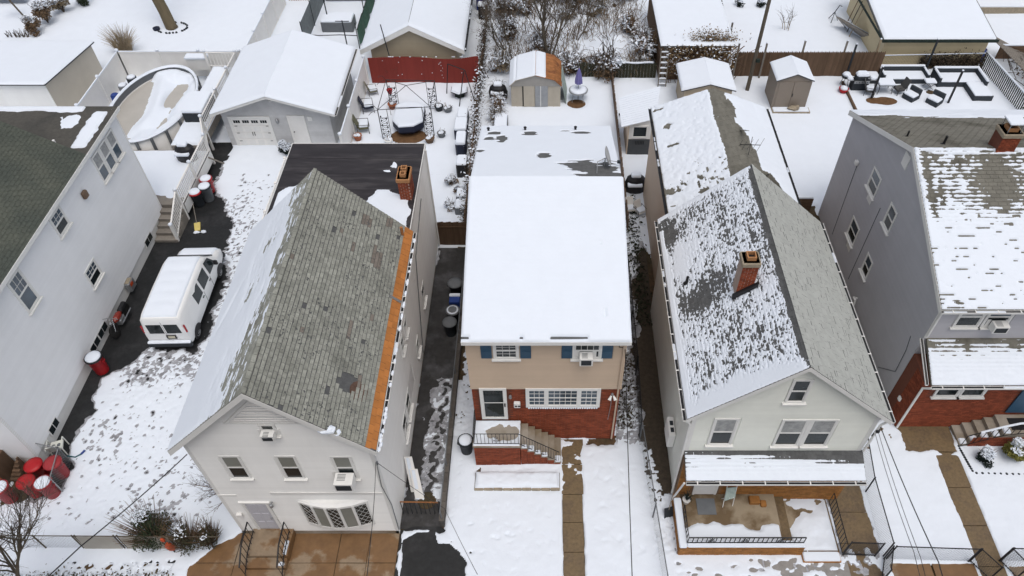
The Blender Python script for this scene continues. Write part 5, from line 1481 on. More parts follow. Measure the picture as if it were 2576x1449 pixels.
# ================================================================ fences, yards
def vinyl_fence(label, pts, h, every=2.4, caps=True, m=WHITE, z0=0.0):
    pts = [Vector((*p, z0)) for p in pts]
    t = thing('vinyl_fence', label, 'fence', tuple(pts[0]))
    for a, b in zip(pts[:-1], pts[1:]):
        L = (b - a).length; k = max(1, round(L / every)); d = (b - a).normalized(); n = Vector((-d.y, d.x, 0))
        for i in range(k):
            p = a + d * (L * i / k); w_ = L / k
            T = mat4(p, d, n, (0, 0, 1))
            q_ = MB(T); q_.box(.05, w_ - .05, -.02, .02, .08, h - .12)
            po = q_.build('panel', m, t)
            MB(T).box(.05, w_ - .05, -.04, .04, h - .12, h - .02).build('rail', m, t)
            MB(T).box(.05, w_ - .05, -.04, .04, .02, .08).build('rail', m, t)
            sn = MB(T); sn.bbox(.06, w_ - .06, -.04, .04, h - .02, h + random.uniform(.02, .05), .02); sn.build('snow', SNOW, t)
        for i in range(k + 1):
            p = a + d * (L * i / k)
            MB().box(p.x - .065, p.x + .065, p.y - .065, p.y + .065, z0 - .03, z0 + h + .04).build('post', m, t)
            s = MB(); balls(s, (p.x, p.y, z0 + h + .09), .12); s.build('snow_cap', SNOW, t)
    return t


def chain_fence(label, pts, h=1.2, sp=.11, m=BLACK, wire=.0035, every=2.6, snow=False):
    t = thing('chain_link_fence', label, 'fence', (*pts[0], 0))
    pts = [Vector((*p, 0)) for p in pts]
    MB().tube([p + Vector((0, 0, h)) for p in pts], .022, 6).build('top_rail', m, t)
    w_ = MB()
    for a, b in zip(pts[:-1], pts[1:]):
        L = (b - a).length; d = (b - a).normalized()
        k = max(1, round(L / every))
        for i in range(k + 1):
            p = a + d * (L * i / k); MB().tube([p + Vector((0, 0, -.05)), p + Vector((0, 0, h + .05))], .03, 6).build('post', m, t)
        x = -h
        while x < L:
            for s_ in (1, -1):
                u0, u1 = max(0, x), min(L, x + h)
                if u1 > u0:
                    z0, z1 = (u0 - x, u1 - x) if s_ > 0 else (h - (u0 - x), h - (u1 - x))
                    w_.tube([a + d * u0 + Vector((0, 0, z0)), a + d * u1 + Vector((0, 0, z1))], wire, 3)
            x += sp
        if snow: 
            s = MB(); s.tube([a + Vector((0, 0, h + .03)), b + Vector((0, 0, h + .03))], .035, 6); s.build('snow', SNOW, t)
    w_.build('chain_link', m, t, kind='stuff')
    return t


vinyl_fence('tall white vinyl fence enclosing the oval pool on two sides', [(-27.15, 31), (-27.15, 43.05), (-19.4, 43.05)], 1.8, 2.9)
vinyl_fence('white vinyl fence between the gray garage and the red fenced yard', [(-11.35, 34.2), (-11.35, 42.2)], 1.85, 2.6)
vinyl_fence('white vinyl fence behind the gray garage beside the netted frame', [(-19.1, 43.1), (-19.1, 52.5)], 1.8, 2.6)

# ---- pool
PZ, PC, PA, PB = 1.42, (-23.2, 38.0), 2.3, 3.85
pool = thing('swimming_pool', 'covered oval above ground pool under snow inside the white vinyl fence', 'pool', (PC[0], PC[1], 0))
def ell(f, z, n=40): return [(PC[0] + PA * f * math.cos(2 * math.pi * i / n), PC[1] + PB * f * math.sin(2 * math.pi * i / n), z) for i in range(n)]
b = MB(); b.loft([ell(1, 0), ell(1, PZ), ell(.985, PZ), ell(.985, .2)], cap=False); b.build('wall', WHITE, pool, True)
b = MB(); b.loft([ell(1.03, PZ), ell(1.03, PZ + .04), ell(.965, PZ + .04), ell(.965, PZ)], cap=False); b.build('top_rail', GRAYP, pool)
b = MB(); b.loft([ell(1.035, PZ + .03), ell(1.02, PZ + .13), ell(.99, PZ + .12), ell(.97, PZ + .03)], cap=False); b.build('rail_snow', SNOW, pool, True)
b = MB(); b.loft([ell(.98, PZ - .36), ell(.98, PZ)], cap=False); b.build('liner', GRAYP, pool, True)
b = MB(); b.quad(*ell(.985, PZ - .45)); b.build('cover', ICE, pool)
def pool_snow():
    x, y = np.meshgrid(np.linspace(PC[0] - PA, PC[0] + PA, 70), np.linspace(PC[1] - PB, PC[1] + PB, 110))
    n = fbm(x * .7, y * .7, 4, 171) - .5
    e = ((x - PC[0]) / PA) ** 2 + ((y - PC[1]) / PB) ** 2
    c = x - (PC[0] - .15 + .32 * np.sin((y - 35.5) * .75))
    h = -.05 + .32 * np.exp(-(c / .55) ** 2) * sst(34.8, 36.4, y) + n * .1
    h = h + .3 * sst(35.7, 34.8, y + n * 2 - .35 * (x - PC[0])) + .3 * sst(40.6, 41.5, y + n * 1.2) + .4 * sst(.75, 1.45, x - PC[0] + n * .8 - .1 * (y - 38) * (y > 38))
    h = h - .5 * np.exp(-(((x + 22.75) / .22) ** 2 + ((y - 38.9) / .75) ** 2))
    h = np.where(e > .96, -1, np.minimum(h, .38))
    return grid_mesh('snow_drift', np.stack([x, y, PZ - .44 + h], -1), h, SNOW, pool, 0.0)
pool_snow()
for i in range(20):
    a = 2 * math.pi * (i + .5) / 20
    MB().tube([(PC[0] + PA * 1.03 * math.cos(a), PC[1] + PB * 1.02 * math.sin(a), .0), (PC[0] + PA * 1.03 * math.cos(a), PC[1] + PB * 1.02 * math.sin(a), PZ)], .09, 8).build('upright', GRAYP, pool)
# ---- deck round it
dk = thing('pool_deck', 'snowy raised deck with white balustrade linking the pale house to the pool', 'deck', (-20, 34, 0))
DZ = .92
MB().box(-23.9, -18.8, 29.45, 34.05, DZ - .2, DZ).build('floor', WOODG, dk); MB().box(-20.9, -19.25, 34.06, 42.2, DZ - .2, DZ + .3).build('pool_side_floor', WOODG, dk)
snow_on('deck_snow', (-23.9, 29.5, DZ), (5.05, 0, 0), (0, 4.5, 0), .07, lambda a, b_, A, B: .06 + (fbm(a, b_, 4, 181) - .5) * .09 - .06 * sst(1.3, .4, b_), dk)
snow_on('deck_snow', (-20.95, 34.1, DZ + .3), (1.7, 0, 0), (0, 8.0, 0), .08, even_snow(.14, 182, .06, .9), dk, edge=.2)
for i in range(5):
    MB().box(-20.0, -18.82, 29.4 - .36 * (i + 1), 29.4 - .36 * i, -.02, DZ - .16 * (i + 1)).build('stair', WOODG, dk)
    if i < 5: MB().box(-19.98, -18.84, 29.4 - .36 * (i + 1) - .02, 29.4 - .36 * (i + 1) + .28, DZ - .16 * (i + 1), DZ - .16 * (i + 1) + .025).build('tread', WOODG, dk)
railing(dk, [(-18.86, 27.75, .1), (-18.86, 29.3, DZ), (-18.86, 34.0, DZ)], 1.0, WHITE, 6, .022, .045)
railing(dk, [(-18.86, 34.0, DZ), (-19.3, 35.2, DZ + .3), (-19.3, 42.1, DZ + .3), (-21.2, 42.2, DZ + .3)], 1.0, WHITE, 5, .022, .045)
for (x, y, z) in [(-18.86, 27.7, 1.1), (-18.86, 29.35, 2), (-18.86, 31.6, 2), (-18.86, 34, 2), (-19.3, 35.3, 2.3), (-19.3, 38, 2.3), (-19.3, 40.3, 2.3), (-19.3, 42.2, 2.3), (-21.2, 42.2, 2.3)]:
    MB().box(x - .06, x + .06, y - .06, y + .06, 0, z).build('post', WHITE, dk); s = MB(); balls(s, (x, y, z + .05), .11); s.build('snow_cap', SNOW, dk)
for (a, c) in (((-18.8, 33.5, .85), (-18.3, 34.0, 0)), ((-18.85, 30.5, .8), (-18.85, 30.5, 0))): MB().tube([a, c], .05, 5).build('brace', WOODG, dk)
MB().box(-18.83, -18.79, 29.5, 34.0, .3, DZ).build('skirt', TRIM, dk)
bx = MB(); bx.box(-22.6, -21.3, 42.3, 42.75, DZ, 1.7); tag(bx.build('pool_cabinet', TRIM, None), 'white cabinet capped with a snow slab beside the pool balustrade', 'cabinet')['label']
bxs = MB(); bxs.bbox(-22.65, -21.25, 42.25, 42.8, 1.7, 1.82, .04); bxs.build('snow', SNOW, bpy.data.objects['pool_cabinet'])
def covered(name, label, cat, x0, x1, y0, y1, z0, z1, m, sn=.1, group=None, b=.06):
    o = MB().bbox(x0, x1, y0, y1, z0, z1, b).build(name, m, None); tag(o, label, cat, group)
    if sn: MB().bbox(x0 + .02, x1 - .02, y0 + .02, y1 - .02, z1, z1 + sn, .06).build('snow', SNOW, o)
    return o
covered('storage_box', 'dark covered box under snow between pool and deck railing', 'box', -20.75, -19.55, 36.1, 38.2, 1.22, 1.95, DARK, .14)
def kettle(label, loc, s=1.0, m=DARK, snow=True, name='grill'):
    t = thing(name, label, 'grill', loc)
    x, y, z = loc
    MB().bbox(x - .55 * s, x + .55 * s, y - .28 * s, y + .28 * s, z + .05, z + .75 * s, .04).build('cabinet', m, t)
    MB().bbox(x - .42 * s, x + .42 * s, y - .28 * s, y + .28 * s, z + .75 * s, z + 1.08 * s, .12).build('hood', m, t)
    for sg in (-1, 1): MB().box(*sorted((x + sg * .56 * s, x + sg * .95 * s)), y - .26 * s, y + .22 * s, z + .78 * s, z + .83 * s).build('side_shelf', METAL, t)
    p = MB().box(x - .5 * s, x + .5 * s, y - .335 * s, y - .285 * s, z + .6 * s, z + .78 * s).build('control_panel', METAL, t)
    for k in range(5): MB().tube([(x - .36 * s + k * .18 * s, y - .335 * s, z + .69 * s), (x - .36 * s + k * .18 * s, y - .375 * s, z + .69 * s)], .025, 6).build('knob', BLACK, p)
    for q_ in range(2): MB().tube([(x + (q_ - .5) * .9 * s, y - .2 * s, z + .05), (x + (q_ - .5) * .9 * s, y + .2 * s, z + .05)], .05, 6).build('wheel', RUBBER, t)
    if snow:
        MB().bbox(x - .4 * s, x + .4 * s, y - .27 * s, y + .26 * s, z + 1.08 * s, z + 1.26 * s, .1).build('snow', SNOW, t)
        for sg in (-1, 1): MB().bbox(*sorted((x + sg * .58 * s, x + sg * .93 * s)), y - .24 * s, y + .2 * s, z + .83 * s, z + .95 * s, .06).build('snow', SNOW, t)
    return t
def covered_grill(label, x, y, z):
    t = thing('grill', label, 'grill', (x, y, z))
    b = MB(); b.loft([[(x + r_ * sx * c, y + r_ * .7 * s_, z + h) for c, s_ in [(math.cos(k * .524), math.sin(k * .524)) for k in range(12)]] for r_, h, sx in ((.55, 0, 1), (.6, .5, 1), (.5, .85, 1), (.3, 1.02, 1))]); b.build('cover', BLACK, t)
    MB().bbox(x - .45, x + .35, y - .5, y - .05, z + .6, z + .72, .05).build('shelf_snow', SNOW, t); MB().bbox(x - .26, x + .26, y - .2, y + .2, z + 1.02, z + 1.15, .06).build('snow', SNOW, t)
    return t
covered_grill('black covered grill with snow on top standing on the raised pool deck', -19.75, 33.2, DZ)
for k, (x, y, r_, m, lb) in enumerate([(-26.3, 40.7, .28, GRAYP, 'gray barrel topped with snow in the fence corner behind the pool'), (-26.1, 41.6, .3, DARK, 'dark snow dusted barrel squeezed into the fence corner by the pool'), (-26.35, 39.6, .26, BLUEP, 'bright blue drum beside the pool wall and white fence')]):
    b = thing('barrel', lb, 'barrel', (x, y, 0), 0, 'barrels by the pool')
    MB().lathe((x, y, 0), [(r_, 0), (r_ * 1.05, .4), (r_, .85)], 12).build('body', m, b, True); MB().lathe((x, y, 0), [(r_ * .95, .85), (r_ * .7, .93), (.02, .95)], 12).build('snow', SNOW if k < 2 else m, b, True)
# ---- netted frame
nf = thing('netted_frame', 'netted play frame of dark poles and gray green sides behind the gray garage', 'play frame', (-14.5, 49, 0))
NETM = mat('gray_net', (.16, .18, .185), .8, .2, 5)
GN = mat('green_net', (.10, .20, .16), .7, .2, 5)
cs = [(-16.3, 46.6), (-16.3, 53), (-12.6, 53), (-12.6, 46.4)]
for (x, y) in cs + [(-16.3, 49.5), (-12.7, 49.8)]: MB().tube([(x, y, 0), (x, y, 1.9)], .035, 6).build('pole', DARK, nf)
MB().tube([(*cs[0], 1.0), (-15.2, 46.5, .95), (-13.8, 46.5, 1.0), (*cs[3], 1.0)], .03, 5).build('rail', DARK, nf)
for (a, c, m) in (((-16.3, 46.65), (-16.3, 52.9), NETM), ((-16.2, 53), (-12.7, 53), NETM)): MB().quad((*a, .1), (*c, .1), (*c, 1.8), (*a, 1.8)).build('net', m, nf)
for k in range(3):
    y = 46.6 + 2.1 * k; P = [(-12.6 + .25 * math.sin(t), y + 1.9 * t / 3.14, 1.3 + .6 * math.sin(t)) for t in [i * .3927 for i in range(9)]]
    b = MB(); b.loft([[(x, yy, .2), (x, yy, z)] for x, yy, z in P], closed=False, cap=False); b.build('side_sheet', GN, nf); MB().tube(P, .03, 5).build('hoop', DKGREEN, nf)
tb = covered('cold_table', 'long low table under snow inside the netted frame', 'table', -15.6, -13.4, 48.6, 49.9, .0, .75, GRAYP, .1)
for (x, y, h, lb) in ((-13.3, 46.0, 2.3, 'tall T shaped clothes pole in front of the netted frame'), (-15.3, 49.6, 2.9, 'dark blue leaning pole inside the netted frame, near its left side')):
    t = thing('clothes_pole', lb, 'pole', (x, y, 0), 0, 'poles around the netted frame')
    MB().tube([(x, y, 0), (x, y, h)], .045, 6).build('post', DARK, t); MB().tube([(x - .45, y, h - .05), (x + .45, y, h - .05)], .03, 6).build('crossbar', DARK, t)
pf = thing('picket_fence', 'pale wooden picket fence far behind the white vinyl yard', 'fence', (-19, 53.2, 0))
pieces('picket', BOX, [mat4(Vector((-19 + k * .17, 53.2, 0)), Vector((.11, 0, 0)), Vector((0, .03, 0)), Vector((0, 0, 1.0))) for k in range(18)], STRAW, pf); MB().box(-19, -16, 53.24, 53.28, .7, .8).build('rail', STRAW, pf)

# ---- red fence
rfc = thing('red_fence', 'dull red board fence sagging across the back of the gazebo yard', 'fence', (-8, 42.25, 0))
Ms = []
for k in range(50):
    x = -11.1 + k * .1385
    hh = 1.85 + .035 * math.sin((x + 11) * 1.1) - .06 * sst(-8, -6, np.array(x)) + .1 * sst(-5.5, -4.3, np.array(x))
    Ms.append(mat4(Vector((x, 42.25 + .05 * math.sin(x * 1.3), -.02)), Vector((.1385, 0, 0)), Vector((0, .025, 0)), Vector((0, 0, hh))))
pieces('fence_board', BOX, Ms, REDF, rfc)
s = MB()
for k in range(16): s.blob((-11 + random.uniform(0, 6.8), 42.25 + .02, 1.87), random.uniform(.03, .09), .03, .03, 6, 4, .2)
for k in range(18):
    x = random.choice((-9.3, -6.6)) + random.gauss(0, .12) + (0 if k % 3 else random.uniform(-2, 2)); s.blob((x, 42.22, random.uniform(.4, 1.8)), .03, .015, .03, 5, 4, .2)
s.build('snow_flecks', SNOW, rfc, kind='stuff')
pl = thing('leaning_pole', 'thin dark pole leaning from the red fence against the khaki gable', 'pole', (-9.9, 42.3, 0)); MB().tube([(-9.6, 42.4, .3), (-10.0, 42.52, 3.9)], .035, 6).build('shaft', DARK, pl)

# ---- gazebo frame
gz = thing('gazebo_frame', 'bare black iron gazebo frame without its canopy over the covered table', 'gazebo', (-8, 37.8, 0))
GC = [(-9.55, 36.3), (-6.55, 36.6), (-6.6, 39.3), (-9.5, 39.4)]
for i, (x, y) in enumerate(GC):
    sx = 1 if x < -8 else -1
    tr_ = MB()
    for dx in (0, sx * .52): tr_.tube([(x + dx, y, 0), (x + dx, y, 2.05)], .028 if dx == 0 else .018, 5)
    for z in (.1, .95, 1.5): tr_.tube([(x, y, z), (x + sx * .52, y, z)], .014, 4)
    tr_.build('trellis_post', BLACK, gz)
    sc_ = MB()
    for q_ in range(9):
        z = .2 + q_ * .15
        for sg in (-1, 1): sc_.tube([(x + sx * .26, y, z), (x + sx * .26 + sg * .12, y, z + .08), (x + sx * .26 + sg * .2, y, z + .18 + .03 * (q_ % 2))], .012, 4)
        sc_.blob((x + sx * (.1 + .3 * (q_ % 2)), y, z + .2), .05, .02, .06, 5, 4)
    sc_.build('scrollwork', BLACK, gz)
for i in range(4): a, c = GC[i], GC[(i + 1) % 4]; MB().tube([(*a, 2.05), (*c, 2.05)], .02, 5).build('beam', BLACK, gz)
ap = (-8.0, 37.7, 2.75)
for (x, y) in GC: MB().tube([(x, y, 2.05), ap], .018, 5).build('rafter', BLACK, gz)
MB().tube([(-9.0, 37.0, 1.2), (-9.0, 37.0, 1.72), (-7.15, 37.05, 1.72), (-7.1, 37.05, 1.25)], .018, 5).build('hanger_bar', BLACK, gz)
for y, z in ((36.3, 2.1), (39.4, 2.1)):
    MB().tube([(-9.55, y, z), (-9.7, y, z + .2), (-9.9, y, z + .2), (-9.95, y, z + .08)], .014, 4).build('hook', BLACK, gz); MB().tube([(-9.55, y, z - .05), (-9.9, y - .2, z - .1), (-10.05, y - .25, z - .25)], .014, 4).build('hook', BLACK, gz)
tb = thing('covered_table', 'large table under a dark draped cover and thick snow in the gazebo', 'table', (-8.1, 37.6, 0))
oct_ = [(-9.0, 37.1), (-8.55, 36.45), (-7.7, 36.55), (-7.2, 37.0), (-7.25, 38.6), (-7.75, 39.0), (-8.5, 39.0), (-9.0, 38.6)]
b = MB(); b.loft([[(-8.1 + (x + 8.1) * f, 37.7 + (y - 37.7) * f, z) for x, y in oct_] for f, z in ((.86, .12), (1.02, .35), (1.0, .72))]); b.build('cover', NAVY, tb)
b = MB(); b.loft([[(-8.1 + (x + 8.1) * f, 37.7 + (y - 37.7) * f, z) for x, y in oct_] for f, z in ((1.0, .72), (1.0, .8), (.9, .87))]); b.build('snow', SNOW, tb)
MB().lathe((-8.1, 37.7, 0), [(.35, 0), (.12, .1), (.1, .15)], 10).build('foot', BLACK, tb)
tag(MB().quad(*[(-8.1 + 1.05 * math.cos(t), 36.6 + .75 * math.sin(t) * (1 + .1 * math.sin(3 * t)), -.03) for t in [i * .35 for i in range(18)]]).build('bare_ground', mat('brown_wet_ground', (.12, .065, .03), .7, .25, 4, .3, 30), None), None, None)['kind'] = 'structure'


def armchair(name, label, loc, rz, m, snow=True, group=None, s=1.0):
    t = thing(name, label, 'chair', loc, rz, group)
    def P(b): b.T = Matrix.Scale(s, 4); return b
    P(MB()).bbox(-.28, .28, -.28, .25, .3, .42, .03).build('seat', m, t)
    b = P(MB()); b.slab((-.28, .24, .4), (.28, .24, .4), (.26, .42, .98), (-.26, .42, .98), .05); b.build('backrest', m, t)
    for x in (-.32, .32):
        P(MB()).tube([(x, -.28, 0), (x, -.28, .58), (x, .3, .62), (x, .34, 0)], .02, 5).build('arm', BLACK, t)
    if snow: P(MB()).bbox(-.26, .26, -.27, .22, .42, .5, .05).build('snow', SNOW, t)
    return t
armchair('patio_chair', 'dark high backed patio chair with a red cushion by the white fence, middle of three', (-10.85, 39.2, 0), R(105), NAVY, True, 'patio chairs along the white fence', 1.1)
armchair('patio_chair', 'olive tubular patio chair by the white fence, closest to the terracotta pot', (-10.8, 37.1, 0), R(100), mat('olive_cloth', (.13, .13, .08), .8, .1, 4), True, 'patio chairs along the white fence', 1.1)
armchair('patio_chair', 'small olive chair nearest the red fence in the gazebo yard', (-10.85, 41.0, 0), R(110), mat('olive_cloth', (.15, .145, .10), .8, .1, 4), True, 'patio chairs along the white fence', .9)


def pot(label, x, y, m, r=.2, h=.35, snow=True, plant=True, group='plant pots in the gazebo yard', z=0):
    t = thing('plant_pot', label, 'plant pot', (x, y, z), 0, group)
    MB().lathe((x, y, z), [(r * .7, 0), (r, h * .85), (r * 1.1, h * .86), (r * 1.1, h), (r * .9, h), (r * .8, h * .9)], 12).build('pot', m, t, True)
    if plant:
        b = MB()
        for k in range(12):
            a = random.uniform(0, 6.28); q_ = random.uniform(.05, r * 1.3); b.tube([(x, y, z + h * .8), (x + q_ * math.cos(a), y + q_ * math.sin(a), z + h + random.uniform(.05, .35))], .008, 3)
        b.build('stems', BROWNLEAF, t, kind='stuff')
    if snow:
        b = MB()
        for k in range(4): b.blob((x + random.uniform(-r, r) * .5, y + random.uniform(-r, r) * .5, z + h + .03), r * .5, r * .5, .08, 7, 4, .2)
        b.build('snow', SNOW, t, kind='stuff')
    return t
pot('terracotta pot at the foot of the white fence by the olive chair', -11.0, 36.2, TERRA, .24, .38)
pot('red pot hanging in the rear left gazebo trellis', -9.55, 40.0, REDP, .17, .3, False, False, z=.7)
pot('brown planter full of stems behind the covered table, left rear trellis', -9.4, 39.4, TERRA, .26, .4)
pot('brown planter with snow in front of the right front gazebo post', -6.75, 36.0, WOOD, .28, .36)
pot('round gray urn right of the front gazebo trellis', -6.1, 36.5, GRAYP, .24, .34)
pot('dark planter under the right rear gazebo trellis', -6.5, 39.2, DARK, .26, .36)
pot('gray bowl planter beside the right rear gazebo post', -5.95, 39.1, GRAYP, .26, .3)
pot('white snow filled pot before the left front trellis', -9.15, 35.9, WHITE, .22, .3)
ft = thing('hexagonal_table', 'hexagonal metal table with snow and dark base near the red fence corner', 'table', (-5.35, 40.8, 0))
hx = [(math.cos(i * 1.047 + .5), math.sin(i * 1.047 + .5)) for i in range(6)]
MB().loft([[(-5.35 + .35 * a, 40.8 + .35 * b_, 0) for a, b_ in hx], [(-5.35 + .3 * a, 40.8 + .3 * b_, .42) for a, b_ in hx]]).build('base', DKGREEN, ft)
MB().loft([[(-5.35 + .6 * a, 40.8 + .6 * b_, .42) for a, b_ in hx], [(-5.35 + .6 * a, 40.8 + .6 * b_, .48) for a, b_ in hx]]).build('tabletop', DARK, ft)
MB().loft([[(-5.35 + .58 * a, 40.8 + .58 * b_, .48) for a, b_ in hx], [(-5.35 + .5 * a, 40.8 + .5 * b_, .58) for a, b_ in hx]]).build('snow', SNOW, ft)
sw = thing('swing_frame', 'dark A shaped swing frame legs standing round the hexagonal table', 'swing frame', (-5.2, 41, 0))
for a, c in (((-6.2, 41.0, 0), (-6.0, 41.4, 1.9)), ((-5.3, 39.6, 0), (-4.95, 40.6, 1.9)), ((-4.4, 40.3, 0), (-4.9, 40.7, 1.9))): MB().tube([a, c], .03, 5).build('leg', BLACK, sw)
MB().tube([(-6.0, 41.4, 1.9), (-4.9, 40.7, 1.9)], .03, 5).build('beam', BLACK, sw)
covered('patio_sofa', 'dark covered patio sofa under snow along the vine fence, farther back', 'sofa', -5.25, -4.6, 37.5, 38.5, 0, .6, NAVY, .15, 'covered seats along the vine fence', .08)
covered('patio_sofa', 'dark covered patio sofa under snow along the vine fence, middle piece', 'sofa', -5.3, -4.55, 36.1, 37.3, 0, .75, NAVY, .15, 'covered seats along the vine fence', .1)
covered('patio_sofa', 'narrow dark covered seat under snow in front of the middle covered sofa', 'sofa', -5.1, -4.5, 34.6, 35.8, 0, .85, NAVY, .16, 'covered seats along the vine fence', .12)
covered('storage_bin', 'square black storage bin with flat snow lid closest to the black flat roof', 'bin', -4.9, -4.3, 32.7, 33.6, 0, .9, BLACK, .1)
for k, (y, lb) in enumerate(((29.6, 'gray patio box under snow behind the alley gate, nearer of two'), (30.5, 'gray patio box under snow behind the alley gate, farther of two'))): covered('patio_box', lb, 'box', -4.75, -4.15, y, y + .75, 0, .5, GRAYP, .1, 'boxes behind the alley gate')
ag = thing('alley_gate', 'brown board gate closing the rear of the dark alley', 'gate', (-4.7, 27.4, 0))
pieces('gate_board', BOX, [mat4(Vector((-5.42 + k * .127, 27.4, 0)), Vector((.124, 0, 0)), Vector((0, .03, 0)), Vector((0, 0, 1.55 + .02 * (k % 3)))) for k in range(12)], WOOD, ag); MB().box(-5.42, -3.9, 27.37, 27.399, 1.2, 1.3).build('rail', WOOD, ag)

# ---- alley between the patched and the brick house
wl_ = thing('retaining_wall', 'long low dark block wall with pipe rail between alley and brick house', 'wall', (-3.85, 20, 0))
MB().box(-3.94, -3.76, 12.3, 30, -.05, .42).build('core', mat('dark_block', (.075, .068, .06), .9, .2, 5), wl_)
Ms = [mat4(Vector((-3.95, 12.3 + k * .4, .42)), Vector((.2, 0, 0)), Vector((0, .385, 0)), Vector((0, 0, .05))) for k in range(44)]
pieces('cap_block', BOX, Ms, mat('dark_cap', (.10, .09, .08), .9, .2, 5, rnd=.15), wl_)
MB().tube([(-3.85, 12.3, 1.05), (-3.85, 30, 1.05)], .022, 5).build('pipe_rail', GRAYP, wl_)
for k in range(9): MB().tube([(-3.85, 12.4 + k * 2.2, .4), (-3.85, 12.4 + k * 2.2, 1.05)], .025, 5).build('post', GRAYP, wl_)
can('gray trash can with bare lid in the alley, closest to the alley gate', (-4.25, 24.0, 0), GRAYP, DARK, .8, .3, False, 'alley trash cans')
can('dark trash can with a thin white lid of snow in the alley', (-4.22, 22.3, 0), GRAYP, DARK, .8, .28, True, 'alley trash cans', .04)
can('dull gray trash can in the alley, nearest the street', (-4.3, 21.6, 0), GRAYP, DARK, .8, .28, False, 'alley trash cans')
rbn = thing('recycling_bin', 'blue recycling bin with snow edge between the alley trash cans', 'bin', (-4.15, 23.1, 0))
MB().bbox(-4.45, -3.95, 22.85, 23.35, 0, .75, .03).build('body', BLUEP, rbn); MB().bbox(-4.46, -3.94, 23.2, 23.37, .75, .82, .03).build('snow', SNOW, rbn)
agt = thing('iron_gate', 'rusty low iron gate across the alley beside the white house corner', 'gate', (-4.7, 12.8, 0))
MB().tube([(-5.38, 12.8, 1.0), (-3.98, 12.8, .95)], .025, 5).build('top_rail', RUST, agt)
pieces('bar', BOX, [mat4(Vector((-5.38 + k * .17, 12.79, 0)), Vector((.02, 0, 0)), Vector((0, .02, 0)), Vector((0, 0, .98))) for k in range(9)], DARK, agt)
for k, (x, y, z, lb) in enumerate(((-5.2, 14.2, 1.3, 'pale snowy board leaning on the white wall by the iron gate, taller one'), (-5.0, 13.9, .9, 'short snowy board leaning beside the taller board at the iron gate'))):
    t = thing('board', lb, 'board', (x, y, 0), 0, 'boards leaning by the iron gate'); MB().slab((x, y - .5, 0), (x + .35, y - .5, 0), (x + .1, y + .3, z), (x - .2, y + .3, z), .04).build('plank', WHITE, t); MB().slab((x + .05, y - .45, .03), (x + .2, y - .45, .03), (x, y + .25, z), (x - .12, y + .25, z), .02).build('snow', SNOW, t)
tag(MB().lathe((-4.55, 13.35, -.012), [(.36, 0), (.36, .02), (.3, .02), (.02, .022)], 16).build('manhole_cover', SOIL, None), 'round brown cover in the alley floor behind the iron gate', 'manhole cover')
# passage between brick house and pale house
chain_fence('dark chain link fence running along the passage beside the brick house', [(3.8, 30), (4.02, 25), (4.0, 19.3), (3.9, 16.2)], 1.25, .12, BLACK)
chain_fence('thin gray chain link fence between the two front lawns', [(3.92, 16.1), (4.3, 9.2)], 1.15, .14, GRAYP, .002, 3.4)

# ================================================================ middle and right back yards
SH = thing('metal_shed', 'cream metal shed with barn roof, half snow and half rust', 'shed', (-.55, 39.6, 0), 0, 'garages and sheds')
SY0, SY1 = 39.6, 42.2
CRM = mat('cream_metal', (.45, .41, .34), .6, .06, 2)
gx = [(-2.15, 1.55), (-1.75, 1.95), (-.55, 2.3), (.6, 1.98), (1.05, 1.55)]
MB().prism([(-2.05, SY0, -.03), (.97, SY0, -.03), (.97, SY0, 1.55), (.6, SY0, 1.93), (-.55, SY0, 2.25), (-1.7, SY0, 1.9), (-2.05, SY0, 1.55)], (0, SY1 - SY0, 0)).build('wall', CRM, SH)
MB(frame_front(SY0)).prism([(-2.12, .0, 1.5), (1.03, .0, 1.5), (.62, .0, 1.95), (-.55, .0, 2.27), (-1.75, .0, 1.92)], (0, .05, 0)).build('gable', mat('gray_gable', (.33, .32, .30), .6, .05, 2), SH)
for i in range(4):
    (xa, za), (xb, zb) = gx[i], gx[i + 1]
    b = MB(); b.slab((xa, SY0 - .12, za), (xb, SY0 - .12, zb), (xb, SY1 + .05, zb), (xa, SY1 + .05, za), .04)
    o = b.build('roof_panel', RUST if i >= 2 else CRM, SH)
    if i == 3 or i == 2:
        for k in range(9):
            y = SY0 + k * .3; t_ = MB(); t_.slab((xa, y, za + .012), (xb, y, zb + .012), (xb, y + .28, zb + .012), (xa, y + .28, za + .012), .01); t_.build('rusty_strip', RUST, o)
    if i < 2 or i == 2:
        f = 1 if i < 2 else .55
        snow_on('snow', (xa, SY0 - .12, za), (0, SY1 - SY0 + .17, 0), ((xb - xa) * f, 0, (zb - za) * f), .08, even_snow(.09, 200 + i, .02), o, edge=.08)
T = frame_front(SY0 - .002)
for (a, c, m, nm) in ((-1.28, -.62, CRM, 'sliding_door'), (-.58, .2, METAL, 'sliding_door')): MB(T).box(a, c, .02, .05, .05, 1.5).build(nm, m, SH)
MB(T).box(-1.36, -1.29, .0, .012, .05, 1.5).build('opening', BLACK, SH); MB(T).box(-.26, -.22, .05, .07, .05, 1.5).build('door_edge', TRIM, SH)
for x in (-1.7, .55): MB(T).box(x - .02, x + .02, .0, .02, .0, 1.5).build('seam', CRM, SH)
lb = thing('leaning_board', 'green streaked board leaning on the right side of the rusty shed', 'board', (1.2, 40.6, 0)); MB().slab((1.35, 39.9, 0), (1.45, 41.6, 0), (1.1, 41.6, 1.7), (1.05, 39.9, 1.7), .03).build('panel', CARD, lb)
ut = thing('umbrella_table', 'round glass patio table under snow with a closed lavender umbrella', 'table', (2.1, 40.4, 0))
